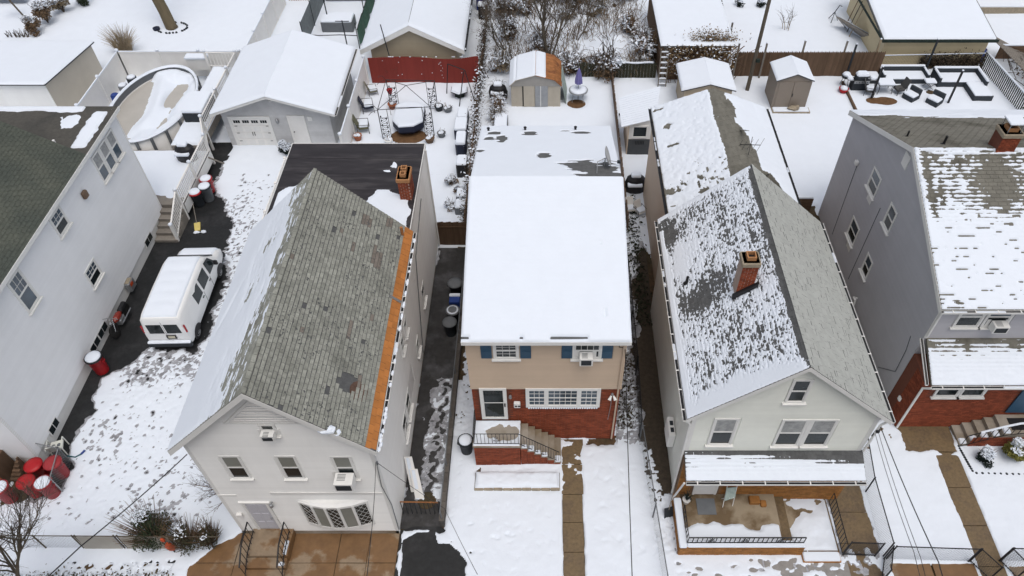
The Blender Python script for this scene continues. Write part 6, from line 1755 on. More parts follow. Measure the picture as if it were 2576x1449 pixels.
MB().lathe((2.1, 40.4, .66), [(.02, 0), (.6, .0), (.6, .04), (.02, .04)], 20).build('tabletop', METAL, ut); MB().lathe((2.1, 40.4, .7), [(.53, 0), (.53, .05), (.4, .1), (.02, .1)], 18).build('snow', SNOW, ut, True)
MB().tube([(2.1, 40.4, 0), (2.1, 40.4, 2.35)], .025, 6).build('pole', METAL, ut)
for k in range(4): a = k * 1.57 + .7; MB().tube([(2.1 + .5 * math.cos(a), 40.4 + .5 * math.sin(a), 0), (2.1 + .4 * math.cos(a), 40.4 + .4 * math.sin(a), .66)], .018, 5).build('leg', METAL, ut)
b = MB()
rings = []
for k in range(7):
    z = 1.2 + k * .17; r_ = [.2, .19, .17, .14, .11, .07, .02][k]
    rings.append([(2.1 + r_ * (1 + .3 * (q_ % 2)) * math.cos(q_ * math.pi / 8), 40.4 + r_ * (1 + .3 * (q_ % 2)) * math.sin(q_ * math.pi / 8), z) for q_ in range(16)])
b.loft(rings); b.build('umbrella', LAV, ut)
sheet('melted_ground', [(2.0 + .6 * math.cos(t), 39.95 + .5 * math.sin(t)) for t in [i * .35 for i in range(18)]], -.03, bpy.data.materials['brown_wet_ground'])
sheet('melted_ground', [(21.2 + 1.0 * math.cos(t), 40.3 + .5 * math.sin(t)) for t in [i * .35 for i in range(18)]], -.03, bpy.data.materials['brown_wet_ground'])
covered_grill('black covered grill beside the left wall of the rusty shed', -2.9, 40.5, 0)
fbx = covered('garden_chest', 'black garden chest with flat snow just behind the white snow roof', 'chest', -3.0, -2.2, 36.6, 38.0, 0, .6, BLACK, .12)
# enclosed lean-to behind the pale house
LT = thing('garden_hut', 'small garden hut with sloping snow roof and dark lower wall', 'hut', (5.5, 34.8, 0), 0, 'garages and sheds')
HW = mat('hut_dark', (.06, .065, .07), .7, .08, 3)
MB().box(4.75, 5.98, 34.8, 36.9, -.05, 1.1).build('lower_wall', HW, LT); MB().prism([(4.75, 34.82, 1.1), (5.98, 34.82, 1.1), (5.98, 34.82, 2.35), (4.75, 34.82, 2.15)], (0, 2, 0)).build('upper_wall', TRIM, LT)
MB().box(4.7, 4.749, 34.8, 36.9, 0, 2.0).build('side_wall', BEIGE, LT)
for k in range(6): MB(frame_front(34.8)).box(5.15 + k * .09, 5.2 + k * .09, .001, .02, .75, .98).build('slot', BLACK, LT)
f = MB(frame_front(34.82)); f.box(4.92, 5.8, .001, .05, 1.2, 1.3); f.box(4.92, 5.8, .001, .05, 1.95, 2.03); f.box(4.92, 5.0, .001, .05, 1.3, 1.95); f.box(5.72, 5.8, .001, .05, 1.3, 1.95); wf = f.build('window', TRIM, LT); MB(frame_front(34.82)).box(5.0, 5.72, .002, .012, 1.3, 1.95).build('pane', GLASS, wf)
b = MB(); b.slab((4.25, 34.45, 2.2), (6.2, 34.9, 2.42), (6.75, 38, 2.5), (4.25, 37.2, 2.25), .06); ro = b.build('roof', TRIM, LT)
for k in range(14):
    a = k / 14; 
    p = [Vector((4.25, 34.43, 2.23)).lerp(Vector((4.25, 37.2, 2.28)), a), Vector((6.2, 34.88, 2.45)).lerp(Vector((6.75, 38, 2.53)), a), Vector((6.2, 34.88, 2.45)).lerp(Vector((6.75, 38, 2.53)), a + .066), Vector((4.25, 34.43, 2.23)).lerp(Vector((4.25, 37.2, 2.28)), a + .066)]
    q_ = MB(); q_.slab(*p, .03); q_.build('snow_ridge', SNOW, ro)
SK = thing('snowy_shed', 'tan shed buried under a rounded snow roof behind the pale house', 'shed', (9.8, 38.8, 0), 0, 'garages and sheds')
rf, spg, _ = gable_y(SK, 8.35, 11.2, 38.75, 41.3, 1.8, 1.8, 9.8, 2.25, .15, .08, TAN, SHINGK, .22, .22)
for xa in (8.13, 11.42): snow_on('snow', (xa, 38.58, 1.81), (0, 2.9, 0), (9.8 - xa, 0, .45), .08, even_snow(.13, 210 if xa < 9 else 211, .03), rf, edge=.12, open_='t')
boards(SK, frame_front(38.75), (.1, 2.2), spg, .2, TAN)
OH = thing('storage_shed', 'narrow taupe plastic storage shed with peaked snowy roof', 'shed', (15.1, 39.4, 0), 0, 'garages and sheds')
rf, spg, _ = gable_y(OH, 14.0, 16.1, 39.4, 41.3, 2.02, 2.02, 15.07, 2.48, .08, .08, TAUPE, SHINGK, .1, .1)
for xa in (13.9, 16.2): snow_on('snow', (xa, 39.3, 2.03), (0, 2.1, 0), (15.07 - xa, 0, .45), .08, even_snow(.07, 214 if xa < 15 else 215, .015), rf, edge=.06, open_='t')
d = MB(frame_front(39.4)); d.box(14.15, 15.03, .001, .03, .1, 1.9); d.build('door', TAUPE, OH); MB(frame_front(39.4)).box(15.06, 15.95, .001, .03, .1, 1.9).build('door', TAUPE, OH); MB(frame_front(39.4)).box(15.08, 15.12, .03, .06, .9, 1.1).build('handle', BLACK, OH)
MB().box(14.0, 16.3, 38.85, 39.38, -.03, .12).build('step', STONE, OH); MB().bbox(14.05, 16.25, 38.9, 39.36, .12, .18, .04).build('snow', SNOW, OH)
rk = MB(); rk.blob((15.3, 39.1, .25), .35, .2, .18, 8, 5, .25); rk.blob((15.5, 39.05, .3), .15, .15, .2, 7, 4, .2); tag(rk.build('garden_ornament', STONE, None), 'gray stone garden ornament on the step of the taupe shed', 'ornament')
# wooden picket fence and chain link
wf_ = thing('picket_fence', 'long brown wooden stockade fence behind the taupe shed', 'fence', (16, 43, 0))
pieces('picket', ([(0, 0, 0), (1, 0, 0), (1, 1, 0), (0, 1, 0), (0, 0, .95), (1, 0, .95), (1, 1, .95), (0, 1, .95), (.5, 0, 1), (.5, 1, 1)], [(0, 3, 2, 1), (0, 1, 5, 8, 4), (1, 2, 6, 5), (2, 3, 7, 9, 6), (3, 0, 4, 7), (4, 8, 9, 7), (8, 5, 6, 9)]),
       [mat4(Vector((12.0 + k * .118, 43.0, -.03)), Vector((.112, 0, 0)), Vector((0, .025, 0)), Vector((0, 0, 1.83 + .03 * (k % 2)))) for k in range(82)], WOOD, wf_)
for z in (.4, 1.4): MB().box(12, 21.7, 43.03, 43.08, z, z + .09).build('rail', WOOD, wf_)
chain_fence('chain link fence topped with snow between patio and yellow garage', [(17.3, 43.6), (28.7, 44.05)], 1.05, .2, GRAYP, .003, 3.8, True)
for k, (x, y, h, m, lbl) in enumerate([(12.15, 45.2, 2.6, WOODG, 'thin gray wooden post standing behind the old garage corner'), (12.2, 42.8, 2.5, WOODG, 'weathered post at the left end of the stockade fence'), (13.92, 42.8, 2.5, WOODG, 'gray post rising over the stockade fence beside the tall utility pole'), (16.4, 43.1, 2.5, WOODG, 'short gray post above the stockade fence behind the taupe shed'), (19.05, 43.1, 2.5, WOODG, 'pale gray post near the right end of the stockade fence'), (19.5, 42.7, 2.5, DARK, 'black slim post in front of the stockade fence behind the grill'), (21.25, 43.4, 2.45, STRAW, 'pale post against the corner of the yellow garage'), (24.8, 43.3, 2.5, DARK, 'black post against the yellow garage wall, behind the long planter sofa'), (25.2, 40.0, 2.3, BLACK, 'black snow capped post inside the L shaped sofa corner'), (20.6, 40.6, 2.2, BLACK, 'black post beside the snowy dining table and the grill')]):
    t = thing('yard_post', lbl, 'post', (x, y, 0), 0, 'posts in the back yards')
    MB().box(x - .05, x + .05, y - .05, y + .05, -.05, h).build('shaft', m, t); s = MB(); s.bbox(x - .055, x + .055, y - .055, y + .055, h, h + .05, .02); s.build('snow_cap', SNOW, t)
up = thing('utility_pole', 'tall dark utility pole rising out of the frame behind the taupe shed', 'utility pole', (12.97, 41.45, 0)); MB().tube([(12.9, 41.4, -.1), (13.0, 41.5, 4), (13.1, 41.6, 9)], .13, 8, .1).build('shaft', BARK, up)
MB().bbox(13.0, 13.25, 41.2, 41.4, 2.1, 2.3, .04).build('bracket', DKGREEN, up)
ld = thing('step_ladder', 'wooden ladder with snowy rungs leaning on the old garage', 'ladder', (7.4, 42, 0))
for x in (7.25, 7.75): MB().tube([(x, 41.75, 0), (x * .985 + .12, 42.3, 2.4)], .03, 5).build('rail', WOODG, ld)
for k in range(7):
    z = .2 + k * .33; y = 41.75 + .55 * z / 2.4; MB().box(7.27, 7.73, y - .05, y + .05, z, z + .04).build('rung', WOODG, ld); MB().bbox(7.29, 7.71, y - .05, y + .05, z + .04, z + .1, .03).build('snow', SNOW, ld)
# wild plot fence
hf = thing('dark_fence', 'low dark fence topped with snow at the foot of the wild plot', 'fence', (4.5, 42.7, 0))
Ms = [mat4(Vector((2.2 + k * .2, 42.75, -.02)), Vector((.19, 0, 0)), Vector((0, .03, 0)), Vector((0, 0, 1.15 + .05 * math.sin(k * 1.7)))) for k in range(25)]
pieces('fence_board', BOX, Ms, mat('mossy_board', (.035, .035, .022), .9, .3, 5, rnd=.2), hf)
s = MB(); s.tube([(4.6 + k * .26, 42.76, 1.17 + .03 * math.sin(k)) for k in range(10)], .06, 6); s.build('snow', SNOW, hf)
lotf = thing('plot_fence', 'brown timber fence strip between wild brick house yard and hut', 'fence', (4.35, 37, 0))
Ms = [mat4(Vector((4.3, 28.5 + k * .3, -.02)), Vector((.05, 0, 0)), Vector((0, .28, 0)), Vector((0, 0, .75 + .1 * math.sin(k * 2.1)))) for k in range(48)]
pieces('fence_board', BOX, Ms, WOOD, lotf)
vf = thing('vine_fence', 'dark vine grown board fence between the gazebo yard and the brick house', 'fence', (-4.1, 36, 0))
Ms = [mat4(Vector((-4.12, 28.2 + k * .3, -.02)), Vector((.04, 0, 0)), Vector((0, .28, 0)), Vector((0, 0, 1.05 + .1 * math.sin(k * 1.9)))) for k in range(84)]
pieces('fence_board', BOX, Ms, WOOD, vf)
for (x, y, lbl) in ((-4.45, 50.7, 'dark wheeled bin with snow lid at the top beside the khaki garage'),):
    b = thing('wheeled_bin', lbl, 'bin', (x, y, 0), 0); MB().bbox(x - .28, x + .28, y - .3, y + .3, 0, 1.0, .04).build('body', BLACK, b); MB().bbox(x - .3, x + .3, y - .32, y + .32, 1.0, 1.1, .05).build('snow', SNOW, b)
b = thing('wheeled_bin', 'blue wheeled bin behind the dark snowy bin at the khaki garage', 'bin', (-4.65, 52, 0)); MB().bbox(-4.95, -4.35, 51.7, 52.3, 0, 1.15, .05).build('body', BLUEP, b); MB().bbox(-4.97, -4.33, 51.68, 52.32, 1.15, 1.2, .03).build('lid', BLUEP, b)
# patio furniture of the gray house
kettle('gas grill with thick snow on its hood and shelves at the patio edge', (20.0, 41.6, 0), .95)
kt = thing('kettle_grill', 'small round kettle grill left of the snowy gas grill', 'grill', (19.15, 41.9, 0))
MB().lathe((19.15, 41.9, .55), [(.02, 0), (.25, .1), (.3, .25), (.3, .28), (.02, .3)], 12).build('bowl', DARK, kt); MB().lathe((19.15, 41.9, .84), [(.28, 0), (.2, .12), (.02, .16)], 12).build('snow', SNOW, kt, True)
for k in range(3): a = k * 2.1; MB().tube([(19.15 + .3 * math.cos(a), 41.9 + .3 * math.sin(a), 0), (19.15 + .15 * math.cos(a), 41.9 + .15 * math.sin(a), .62)], .018, 5).build('leg', DARK, kt)
WK = mat('dark_wicker', (.035, .042, .05), .75, .25, 14, .4, 50)
def sofa(label, x0, x1, y0, y1, arms=(1, 1)):
    t = thing('wicker_sofa', label, 'sofa', ((x0 + x1) / 2, y0, 0))
    MB().box(x0, x1, y0, y1, 0, .36).build('base', WK, t); MB().box(x0, x1, y1 - .14, y1, .361, .72).build('backrest', WK, t)
    MB().bbox(x0 + .02, x1 - .02, y1 - .15, y1 + .01, .72, .79, .04).build('snow', SNOW, t); MB().bbox(x0 + .13, x1 - .13, y0 + .02, y1 - .15, .361, .42, .04).build('snow', SNOW, t)
    for i, (a, c) in enumerate(((x0, x0 + .13), (x1 - .13, x1))):
        if arms[i]: MB().box(a, c, y0, y1 - .141, .361, .66).build('armrest', WK, t); MB().bbox(a, c, y0 + .02, y1 - .15, .66, .72, .03).build('snow', SNOW, t)
    return t
sofa('long dark wicker sofa full of snow against the yellow garage', 21.65, 24.6, 42.1, 43.2)
covered('wicker_stool', 'low dark wicker stool under snow between grill and long sofa', 'stool', 20.75, 21.55, 42.1, 43.0, 0, .36, WK, .07)
ls = thing('corner_sofa', 'L shaped dark wicker sofa full of snow in the patio corner', 'sofa', (26.5, 41.7, 0))
MB().box(25.1, 28.0, 41.75, 43.0, 0, .36).build('seat', WK, ls); MB().box(26.8, 28.0, 40.2, 41.749, 0, .358).build('chaise', WK, ls)
MB().box(25.1, 28.0, 42.86, 43.0, .361, .7).build('backrest', WK, ls); MB().box(27.86, 28.0, 41.3, 42.859, .361, .7).build('backrest', WK, ls); MB().box(25.1, 25.25, 41.75, 42.859, .361, .66).build('armrest', WK, ls)
for q_ in ((25.28, 27.84, 41.78, 42.84, .361, .42), (26.84, 27.96, 40.24, 41.75, .36, .42), (25.1, 28.02, 42.85, 43.02, .7, .78), (27.85, 28.02, 41.3, 42.84, .7, .78), (25.1, 25.26, 41.77, 42.85, .66, .73)): MB().bbox(*q_, .04).build('snow', SNOW, ls)
dt = thing('dining_table', 'snow covered dark metal patio dining table', 'table', (21.5, 41.2, 0))
MB().box(20.95, 22.0, 40.85, 41.65, .66, .7).build('tabletop', DARK, dt); MB().bbox(20.97, 21.98, 40.87, 41.63, .7, .79, .04).build('snow', SNOW, dt)
for x in (21.02, 21.93):
    for y in (40.92, 41.58): MB().tube([(x, y, 0), (x * .9 + 21.5 * .1, y, .35), (x, y, .66)], .022, 5).build('leg', BLACK, dt)
SL = mat('mesh_sling', (.075, .075, .075), .8, .1, 6)
armchair('dining_chair', 'mesh patio chair at the left end of the snowy dining table', (20.5, 41.0, 0), R(80), SL, True, 'chairs at the snowy dining table')
armchair('dining_chair', 'mesh patio chair tipped at the right end of the snowy dining table', (22.4, 41.1, 0), R(-75), SL, False, 'chairs at the snowy dining table')
def lowchair(label, x, y, rz):
    t = thing('low_armchair', label, 'chair', (x, y, 0), rz, 'low wicker armchairs')
    MB().box(-.38, .38, -.38, .38, 0, .34).build('base', WK, t); MB().bbox(-.36, .36, -.36, .24, .34, .42, .04).build('snow', SNOW, t); MB().box(-.38, .38, .26, .4, .341, .68).build('backrest', WK, t)
    return t
lowchair('low dark wicker armchair with snowy seat in the middle of the patio', 23.0, 40.5, R(-55)); lowchair('low dark wicker armchair partly hidden by the gray house roof edge', 24.3, 40.0, R(-50))
sd_ = thing('side_table', 'small folding side table with snow beside the corner sofa', 'table', (24.5, 41.6, 0)); MB().box(24.15, 24.85, 41.4, 41.95, .46, .5).build('tabletop', DARK, sd_); MB().bbox(24.16, 24.84, 41.41, 41.94, .5, .58, .04).build('snow', SNOW, sd_)
for a in (-1, 1): MB().tube([(24.5 - a * .3, 41.45, 0), (24.5 + a * .3, 41.45, .46)], .015, 4).build('leg', BLACK, sd_); MB().tube([(24.5 - a * .3, 41.9, 0), (24.5 + a * .3, 41.9, .46)], .015, 4).build('leg', BLACK, sd_)
rd = thing('red_bucket', 'red bucket heaped with snow at the patio edge', 'bucket', (18.95, 41.2, 0)); MB().lathe((18.95, 41.2, 0), [(.2, 0), (.32, .3), (.3, .3), (.2, .1)], 12).build('body', REDP, rd, True); MB().lathe((18.95, 41.2, .2), [(.26, 0), (.22, .18), (.02, .25)], 12).build('snow', SNOW, rd, True)
eb = MB(); eb.box(19.1, 19.22, 38.5, 42.2, -.03, .2); tag(eb.build('patio_edge', WOOD, None), 'brown timber edging along the left side of the patio', 'edging')
# lattice fence on the right
lt = thing('lattice_fence', 'gray slatted fence panels leaning along the right side of the patio', 'fence', (29, 42, 0))
a, c = Vector((28.75, 44.1, 0)), Vector((29.3, 38.0, 0)); d = (c - a)
pieces('slat', BOX, [mat4(a + d * (k / 34), Vector((.03, 0, 0)), d.normalized() * .09, Vector((.0, 0, 1.15))) for k in range(34)], mat('mossy_slat', (.06, .065, .05), .9, .2, 6, rnd=.2), lt)
s = MB(); s.tube([a + Vector((0, 0, 1.18)), c + Vector((0, 0, 1.18))], .05, 6); s.build('snow', SNOW, lt)
pg = thing('pergola_panel', 'gray wooden slatted panel lying beyond the mossy fence at the right edge', 'panel', (31, 42, 0))
for k in range(26):
    y = 46.4 - k * .34; MB().slab((29.5 + k * .035, y, 1.35), (32.6 + k * .035, y - 1.5, .25), (32.6 + k * .035, y - 1.64, .25), (29.5 + k * .035, y - .14, 1.35), .03).build('slat', WOODG, pg)
for p_, q_ in (((29.6, 46.2, 1.3), (30.5, 37.6, 1.3)), ((32.6, 44.6, .2), (33.4, 36, .2))): MB().tube([p_, q_], .05, 5).build('beam', WOODG, pg)
wd = MB(); wd.slab((22.9, 46.2, .05), (21.9, 46.8, .9), (20.4, 49.2, .9), (21.3, 49.3, .05), .05); wo = tag(wd.build('tilted_board', WOODG, None), 'large snowy board leaning on the left wall of the yellow garage', 'board')
snow_on('snow', (22.9, 46.25, .09), (-1.0, .6, .85), (-1.55, 2.5, 0.0), .1, even_snow(.06, 221), wo, edge=.1)
tp = thing('camera_tripod', 'small dark tripod standing in the snow by the leaning board', 'tripod', (20.6, 50.2, 0))
for k in range(3): a_ = k * 2.1; MB().tube([(20.6 + .4 * math.cos(a_), 50.2 + .4 * math.sin(a_), 0), (20.6, 50.2, .7)], .025, 4).build('leg', DARK, tp)
MB().tube([(20.6, 50.2, .7), (20.8, 50.2, 1.2), (21.0, 50.2, 1.1)], .03, 4).build('head', DARK, tp)
for k in range(3):
    t = thing('garden_tool', ['long pale rake leaning at the yellow garage wall', 'dark pole leaning at the yellow garage wall beside the rake', 'brown plank leaning at the yellow garage wall'][k], 'tool', (21.6, 48 + k * .6, 0), 0, 'tools at the yellow garage'); MB().tube([(21.2, 48 + k * .6, 0), (21.85, 48.6 + k * .6, 2.0)], .03, 4).build('shaft', (STRAW, BLACK, WOOD)[k], t)
sk = thing('dumpster', 'orange yellow dumpster at the top right corner of the picture', 'dumpster', (33.5, 53.5, 0)); MB().bbox(31.6, 35.5, 52.9, 55, .3, 1.4, .1).build('body', YELW, sk); MB().box(31.5, 35.6, 52.85, 52.9, 1.25, 1.4).build('rim', YELW, sk)
st_ = thing('concrete_platform', 'low mossy concrete platform under snow in the top right corner', 'platform', (33, 51.5, 0)); MB().box(31.2, 35.2, 51.2, 52.7, -.05, .5).build('slab', STONE, st_); MB().bbox(31.25, 35.15, 51.25, 52.65, .5, .6, .05).build('snow', SNOW, st_)
bt = thing('barrel', 'blue barrel at the right corner of the yellow garage', 'barrel', (28.95, 44.9, 0)); MB().lathe((28.95, 44.9, 0), [(.25, 0), (.28, .4), (.25, .9), (.02, .92)], 12).build('body', BLUEP, bt, True)
gh = thing('wood_stack', 'brown timber stack under snow in the gap behind the pale house', 'wood stack', (12.9, 30.2, 0))
for k in range(5): MB().box(11.6, 14.2, 30.0 + .0, 30.35, .05 + k * .16, .19 + k * .16).build('plank', WOOD, gh)
MB().bbox(11.6, 14.2, 29.98, 30.4, .86, .95, .04).build('snow', SNOW, gh)
# yard 4 bits between hut and rear wing
covered_grill('black covered grill in the narrow yard left of the rear wing', 4.95, 31.7, 0)
for k, (x, y, lbl) in enumerate(((4.55, 29.9, 'white snowy chair in the narrow yard, left one'), (5.05, 29.7, 'white snowy chair in the narrow yard, right one'))): armchair('garden_chair', lbl, (x, y, 0), R(10 + 20 * k), WHITE, True, 'white chairs in the narrow yard', .8)
for k, (x, y, rz) in enumerate(((4.75, 38.7, .5), (5.25, 38.9, -.5))): tag(MB(Matrix.Translation((x, y, .1)) @ Matrix.Rotation(rz, 4, 'Z')).box(-.22, .22, -.06, .06, 0, .08).build('dark_beam', DARK, None), ['short dark beam on the snow roof edge, left arm of the V', 'short dark beam on the snow, right arm of the V'][k], 'beam', 'dark beams lying in a V')

# ================================================================ plants
def leaves(name, P, size, m, parent, flat=.0, seed=0, kind='stuff'):
    """P: (n,3) points; one small leaf-sized face at each"""
    rs = np.random.RandomState(seed)
    n = len(P)
    a = rs.normal(size=(n, 3)); a /= np.linalg.norm(a, axis=1)[:, None]
    if flat: a[:, 2] *= (1 - flat); a /= np.linalg.norm(a, axis=1)[:, None]
    b = rs.normal(size=(n, 3)); b -= a * (a * b).sum(1)[:, None]
    if flat: b[:, 2] *= (1 - flat)
    b /= np.linalg.norm(b, axis=1)[:, None]
    s = size * rs.uniform(.6, 1.4, n)[:, None]
    V = np.stack([P - a * s, P - b * s * .5, P + a * s, P + b * s * .5], 1).reshape(-1, 3) - np.array(org(parent))
    F = np.arange(4 * n, dtype=np.int32)
    me = bpy.data.meshes.new(name)
    me.vertices.add(4 * n); me.vertices.foreach_set('co', V.astype(np.float32).reshape(-1))
    me.loops.add(4 * n); me.loops.foreach_set('vertex_index', F)
    me.polygons.add(n); me.polygons.foreach_set('loop_start', np.arange(0, 4 * n, 4, dtype=np.int32)); me.polygons.foreach_set('loop_total', np.full(n, 4, np.int32))
    me.materials.append(m); me.update()
    o = link(bpy.data.objects.new(name, me)); o['kind'] = kind
    if parent is not None: o.parent = parent; ORG[o.name] = org(parent)
    return o


def cloud(n, c, r, seed, lo=-1.0, shell=.5, clumps=9):
    """points of a crown made of uneven clumps"""
    rs = np.random.RandomState(seed)
    k = rs.normal(size=(clumps, 3)); k /= np.linalg.norm(k, axis=1)[:, None]; k *= rs.uniform(.3, .75, clumps)[:, None]
    i = rs.randint(0, clumps, n)
    d = rs.normal(size=(n, 3)); d /= np.linalg.norm(d, axis=1)[:, None]
    p = k[i] + d * (rs.uniform(shell, 1, n) * .42)[:, None]
    p[:, 2] = np.maximum(p[:, 2], lo)
    return np.array(c) + p * np.array(r)


def branch(b, p, d, L, r, depth, rs, spread=.6, up=.1, tw=None, kids=(2, 4), n=5):
    q = [p]; dd = d.normalized()
    seg = 4
    for k in range(seg):
        dd = (dd + Vector((rs.gauss(0, .12), rs.gauss(0, .12), rs.gauss(0, .08) + up * .3))).normalized()
        q.append(q[-1] + dd * (L / seg))
    (b if depth > 1 or tw is None else tw).tube(q, r, n if depth > 1 else 3, r * .45)
    if depth <= 0: return
    for k in range(rs.randint(*kids)):
        t = rs.uniform(.35, 1.0); i = min(seg - 1, int(t * seg)); s = q[i].lerp(q[i + 1], t * seg - i)
        nd = (dd + Vector((rs.gauss(0, spread), rs.gauss(0, spread), rs.gauss(0, spread * .6) + up))).normalized()
        branch(b, s, nd, L * rs.uniform(.5, .8), r * .5, depth - 1, rs, spread, up, tw, kids, n)


def bare_tree(name, label, loc, h, r, seed, stems=1, depth=4, spread=.5, lean=(0, 0), kids=(2, 5), group=None, m=BARK, fork=0.0):
    t = thing(name, label, 'tree', loc, 0, group)
    rs = random.Random(seed)
    b, tw = MB(), MB()
    for s in range(stems):
        d = Vector((lean[0] + rs.gauss(0, .18) * (stems > 1), lean[1] + rs.gauss(0, .12) * (stems > 1), 1))
        branch(b, Vector(loc) + Vector((rs.uniform(-.3, .3) * (stems > 1), rs.uniform(-.2, .2) * (stems > 1), -.05)), d, h, r, depth, rs, spread, .12, tw, kids)
    b.build('trunk', m, t); tw.build('twigs', TWIG, t, kind='stuff')
    return t


def shrub(name, label, loc, r, h, m, seed, n=900, size=.05, snow=.35, stems=14, group=None, cat='shrub', stemm=TWIG, squash=1.0):
    t = thing(name, label, cat, loc, 0, group)
    rs = random.Random(seed)
    P = cloud(n, (loc[0], loc[1], loc[2] + h * .5), (r, r * squash, h * .55), seed, -.9)
    leaves('foliage', P, size, m, t, 0, seed)
    b = MB()
    for k in range(stems):
        a = rs.uniform(0, 6.28); q_ = rs.uniform(.3, .9) * r
        e = Vector((loc[0] + q_ * math.cos(a), loc[1] + q_ * math.sin(a) * squash, loc[2] + h * rs.uniform(.6, 1.05)))
        s = Vector(loc); mid = s.lerp(e, .5) + Vector((0, 0, h * .15)); b.tube([s, mid, e], .018, 4, .005)
    b.build('branches', stemm, t)
    if snow:
        top = P[P[:, 2] > np.quantile(P[:, 2], 1 - snow)]
        leaves('snow', top + np.array([0, 0, size * .7]), size * 1.25, SNOW, t, .75, seed + 1)
    return t


# big trunk at the top, bed round it, grass clump, hedge line
bt_ = thing('shade_tree', 'thick bare tree trunk leaning left out of the top of the picture', 'tree', (-26.4, 49.2, 0))
b = MB(); b.tube([(-26.3, 49.2, -.1), (-26.4, 49.25, .15), (-26.55, 49.4, 1.2), (-27.0, 49.7, 3.2), (-27.6, 50.1, 6.0)], .42, 12, .34); b.build('trunk', mat('olive_bark', (.125, .10, .062), .9, .15, 6, .4, 20, streak=(1, 1, .2)), bt_, True)
b = MB(); rs_ = random.Random(4)
for d in ((-.5, .2, 1), (.6, .3, .9), (-.1, .8, 1), (.2, -.2, 1)): branch(b, Vector((-27.6, 50.1, 5.9)), Vector(d), 3, .2, 3, rs_, .5, .1)
b.build('limbs', BARK, bt_)
bdr = thing('tree_bed', 'ring of small edging stones round the thick tree trunk', 'flower bed', (-26.3, 49.2, 0))
for k in range(22):
    a = -2.6 + k * .22; x, y = -26.3 + 1.05 * math.cos(a), 49.15 + .75 * math.sin(a)
    if k % 5 == 3: continue
    b = MB(); b.blob((x, y, .06), .09, .08, .1, 6, 4, .2); b.build('edging_stone', DARK, bdr)
MB().lathe((-27.3, 48.9, 0), [(.2, 0), (.25, .2), (.18, .2), (.02, .14)], 10).build('pot', NAVY, bdr)
gc = thing('grass_clump', 'large clump of dry ornamental grass behind the white pool fence', 'grass', (-28.4, 46, 0)); rs_ = random.Random(8); b = MB()
for k in range(420):
    a = rs_.uniform(0, 6.28); q_ = rs_.random() ** .6; h_ = rs_.uniform(.8, 1.9)
    b.tube([(-28.4 + .4 * q_ * math.cos(a), 46 + .4 * q_ * math.sin(a), 0), (-28.4 + .8 * q_ * math.cos(a), 46 + .7 * q_ * math.sin(a), h_ * .7), (-28.4 + 1.35 * q_ * math.cos(a), 46 + 1.0 * q_ * math.sin(a), h_)], .012, 3, .003)
b.build('blades', STRAW, gc, kind='stuff')
for k, (x, y, r_, h_, m, lbl) in enumerate(((-35.6, 48.4, .75, 1.4, BROWNLEAF, 'brown winter hedge shrub in the upper left, nearest the white garage'), (-35.4, 49.9, .8, 1.6, BROWNLEAF, 'rusty brown hedge shrub in the upper left, second along the row'), (-34.9, 51.4, .85, 1.5, STRAW, 'straw coloured snowy shrub in the upper left hedge row'), (-34.0, 52.7, .8, 1.4, GREEN, 'greenish snow flecked shrub at the far end of the upper left hedge row'))):
    shrub('hedge_shrub', lbl, (x, y, 0), r_, h_, m, 300 + k, 2200, .06, .12 + .1 * k, 20, 'shrubs of the upper left hedge row')
for k in range(6):
    t = thing('bare_bush', 'small bare bush in the snow at the left end of the hedge row', 'bush', (-37.3 + k * .28, 47.9 + .15 * (k % 3), 0), 0, 'tiny bare bushes in the upper left'); b = MB(); rs_ = random.Random(k + 60)
    for q_ in range(6): b.tube([(-37.3 + k * .28, 47.9, 0), (-37.3 + k * .28 + rs_.gauss(0, .15), 47.9 + rs_.gauss(0, .15), rs_.uniform(.3, .6))], .025, 4, .01)
    b.build('twigs', TWIG, t)
for k, (x, y, lbl) in enumerate(((-36.9, 50.1, 'dark sign post leaning in the far left snow, larger'), (-35.0, 52.6, 'thin leaning post behind the hedge row in the upper left'))):
    t = thing('garden_post', lbl, 'post', (x, y, 0), 0, 'leaning posts in the upper left'); MB().tube([(x, y, 0), (x - 1.0, y + .3, 2.2)], .06, 6).build('shaft', BARK, t)
bh = thing('bird_house', 'brown feeder box on the leaning post in the upper left corner', 'bird house', (-38, 50.5, 2)); MB().bbox(-38.5, -37.6, 50.3, 50.9, 1.9, 2.5, .1).build('box', BROWNLEAF, bh)
bn = thing('garden_bench', 'dark bench top with snow cut off at the upper left corner', 'bench', (-40, 53, 0)); MB().box(-41.5, -38.2, 52.6, 53.2, .35, .5).build('seat', BLACK, bn); MB().bbox(-41.5, -38.2, 52.6, 53.2, .5, .58, .04).build('snow', SNOW, bn)

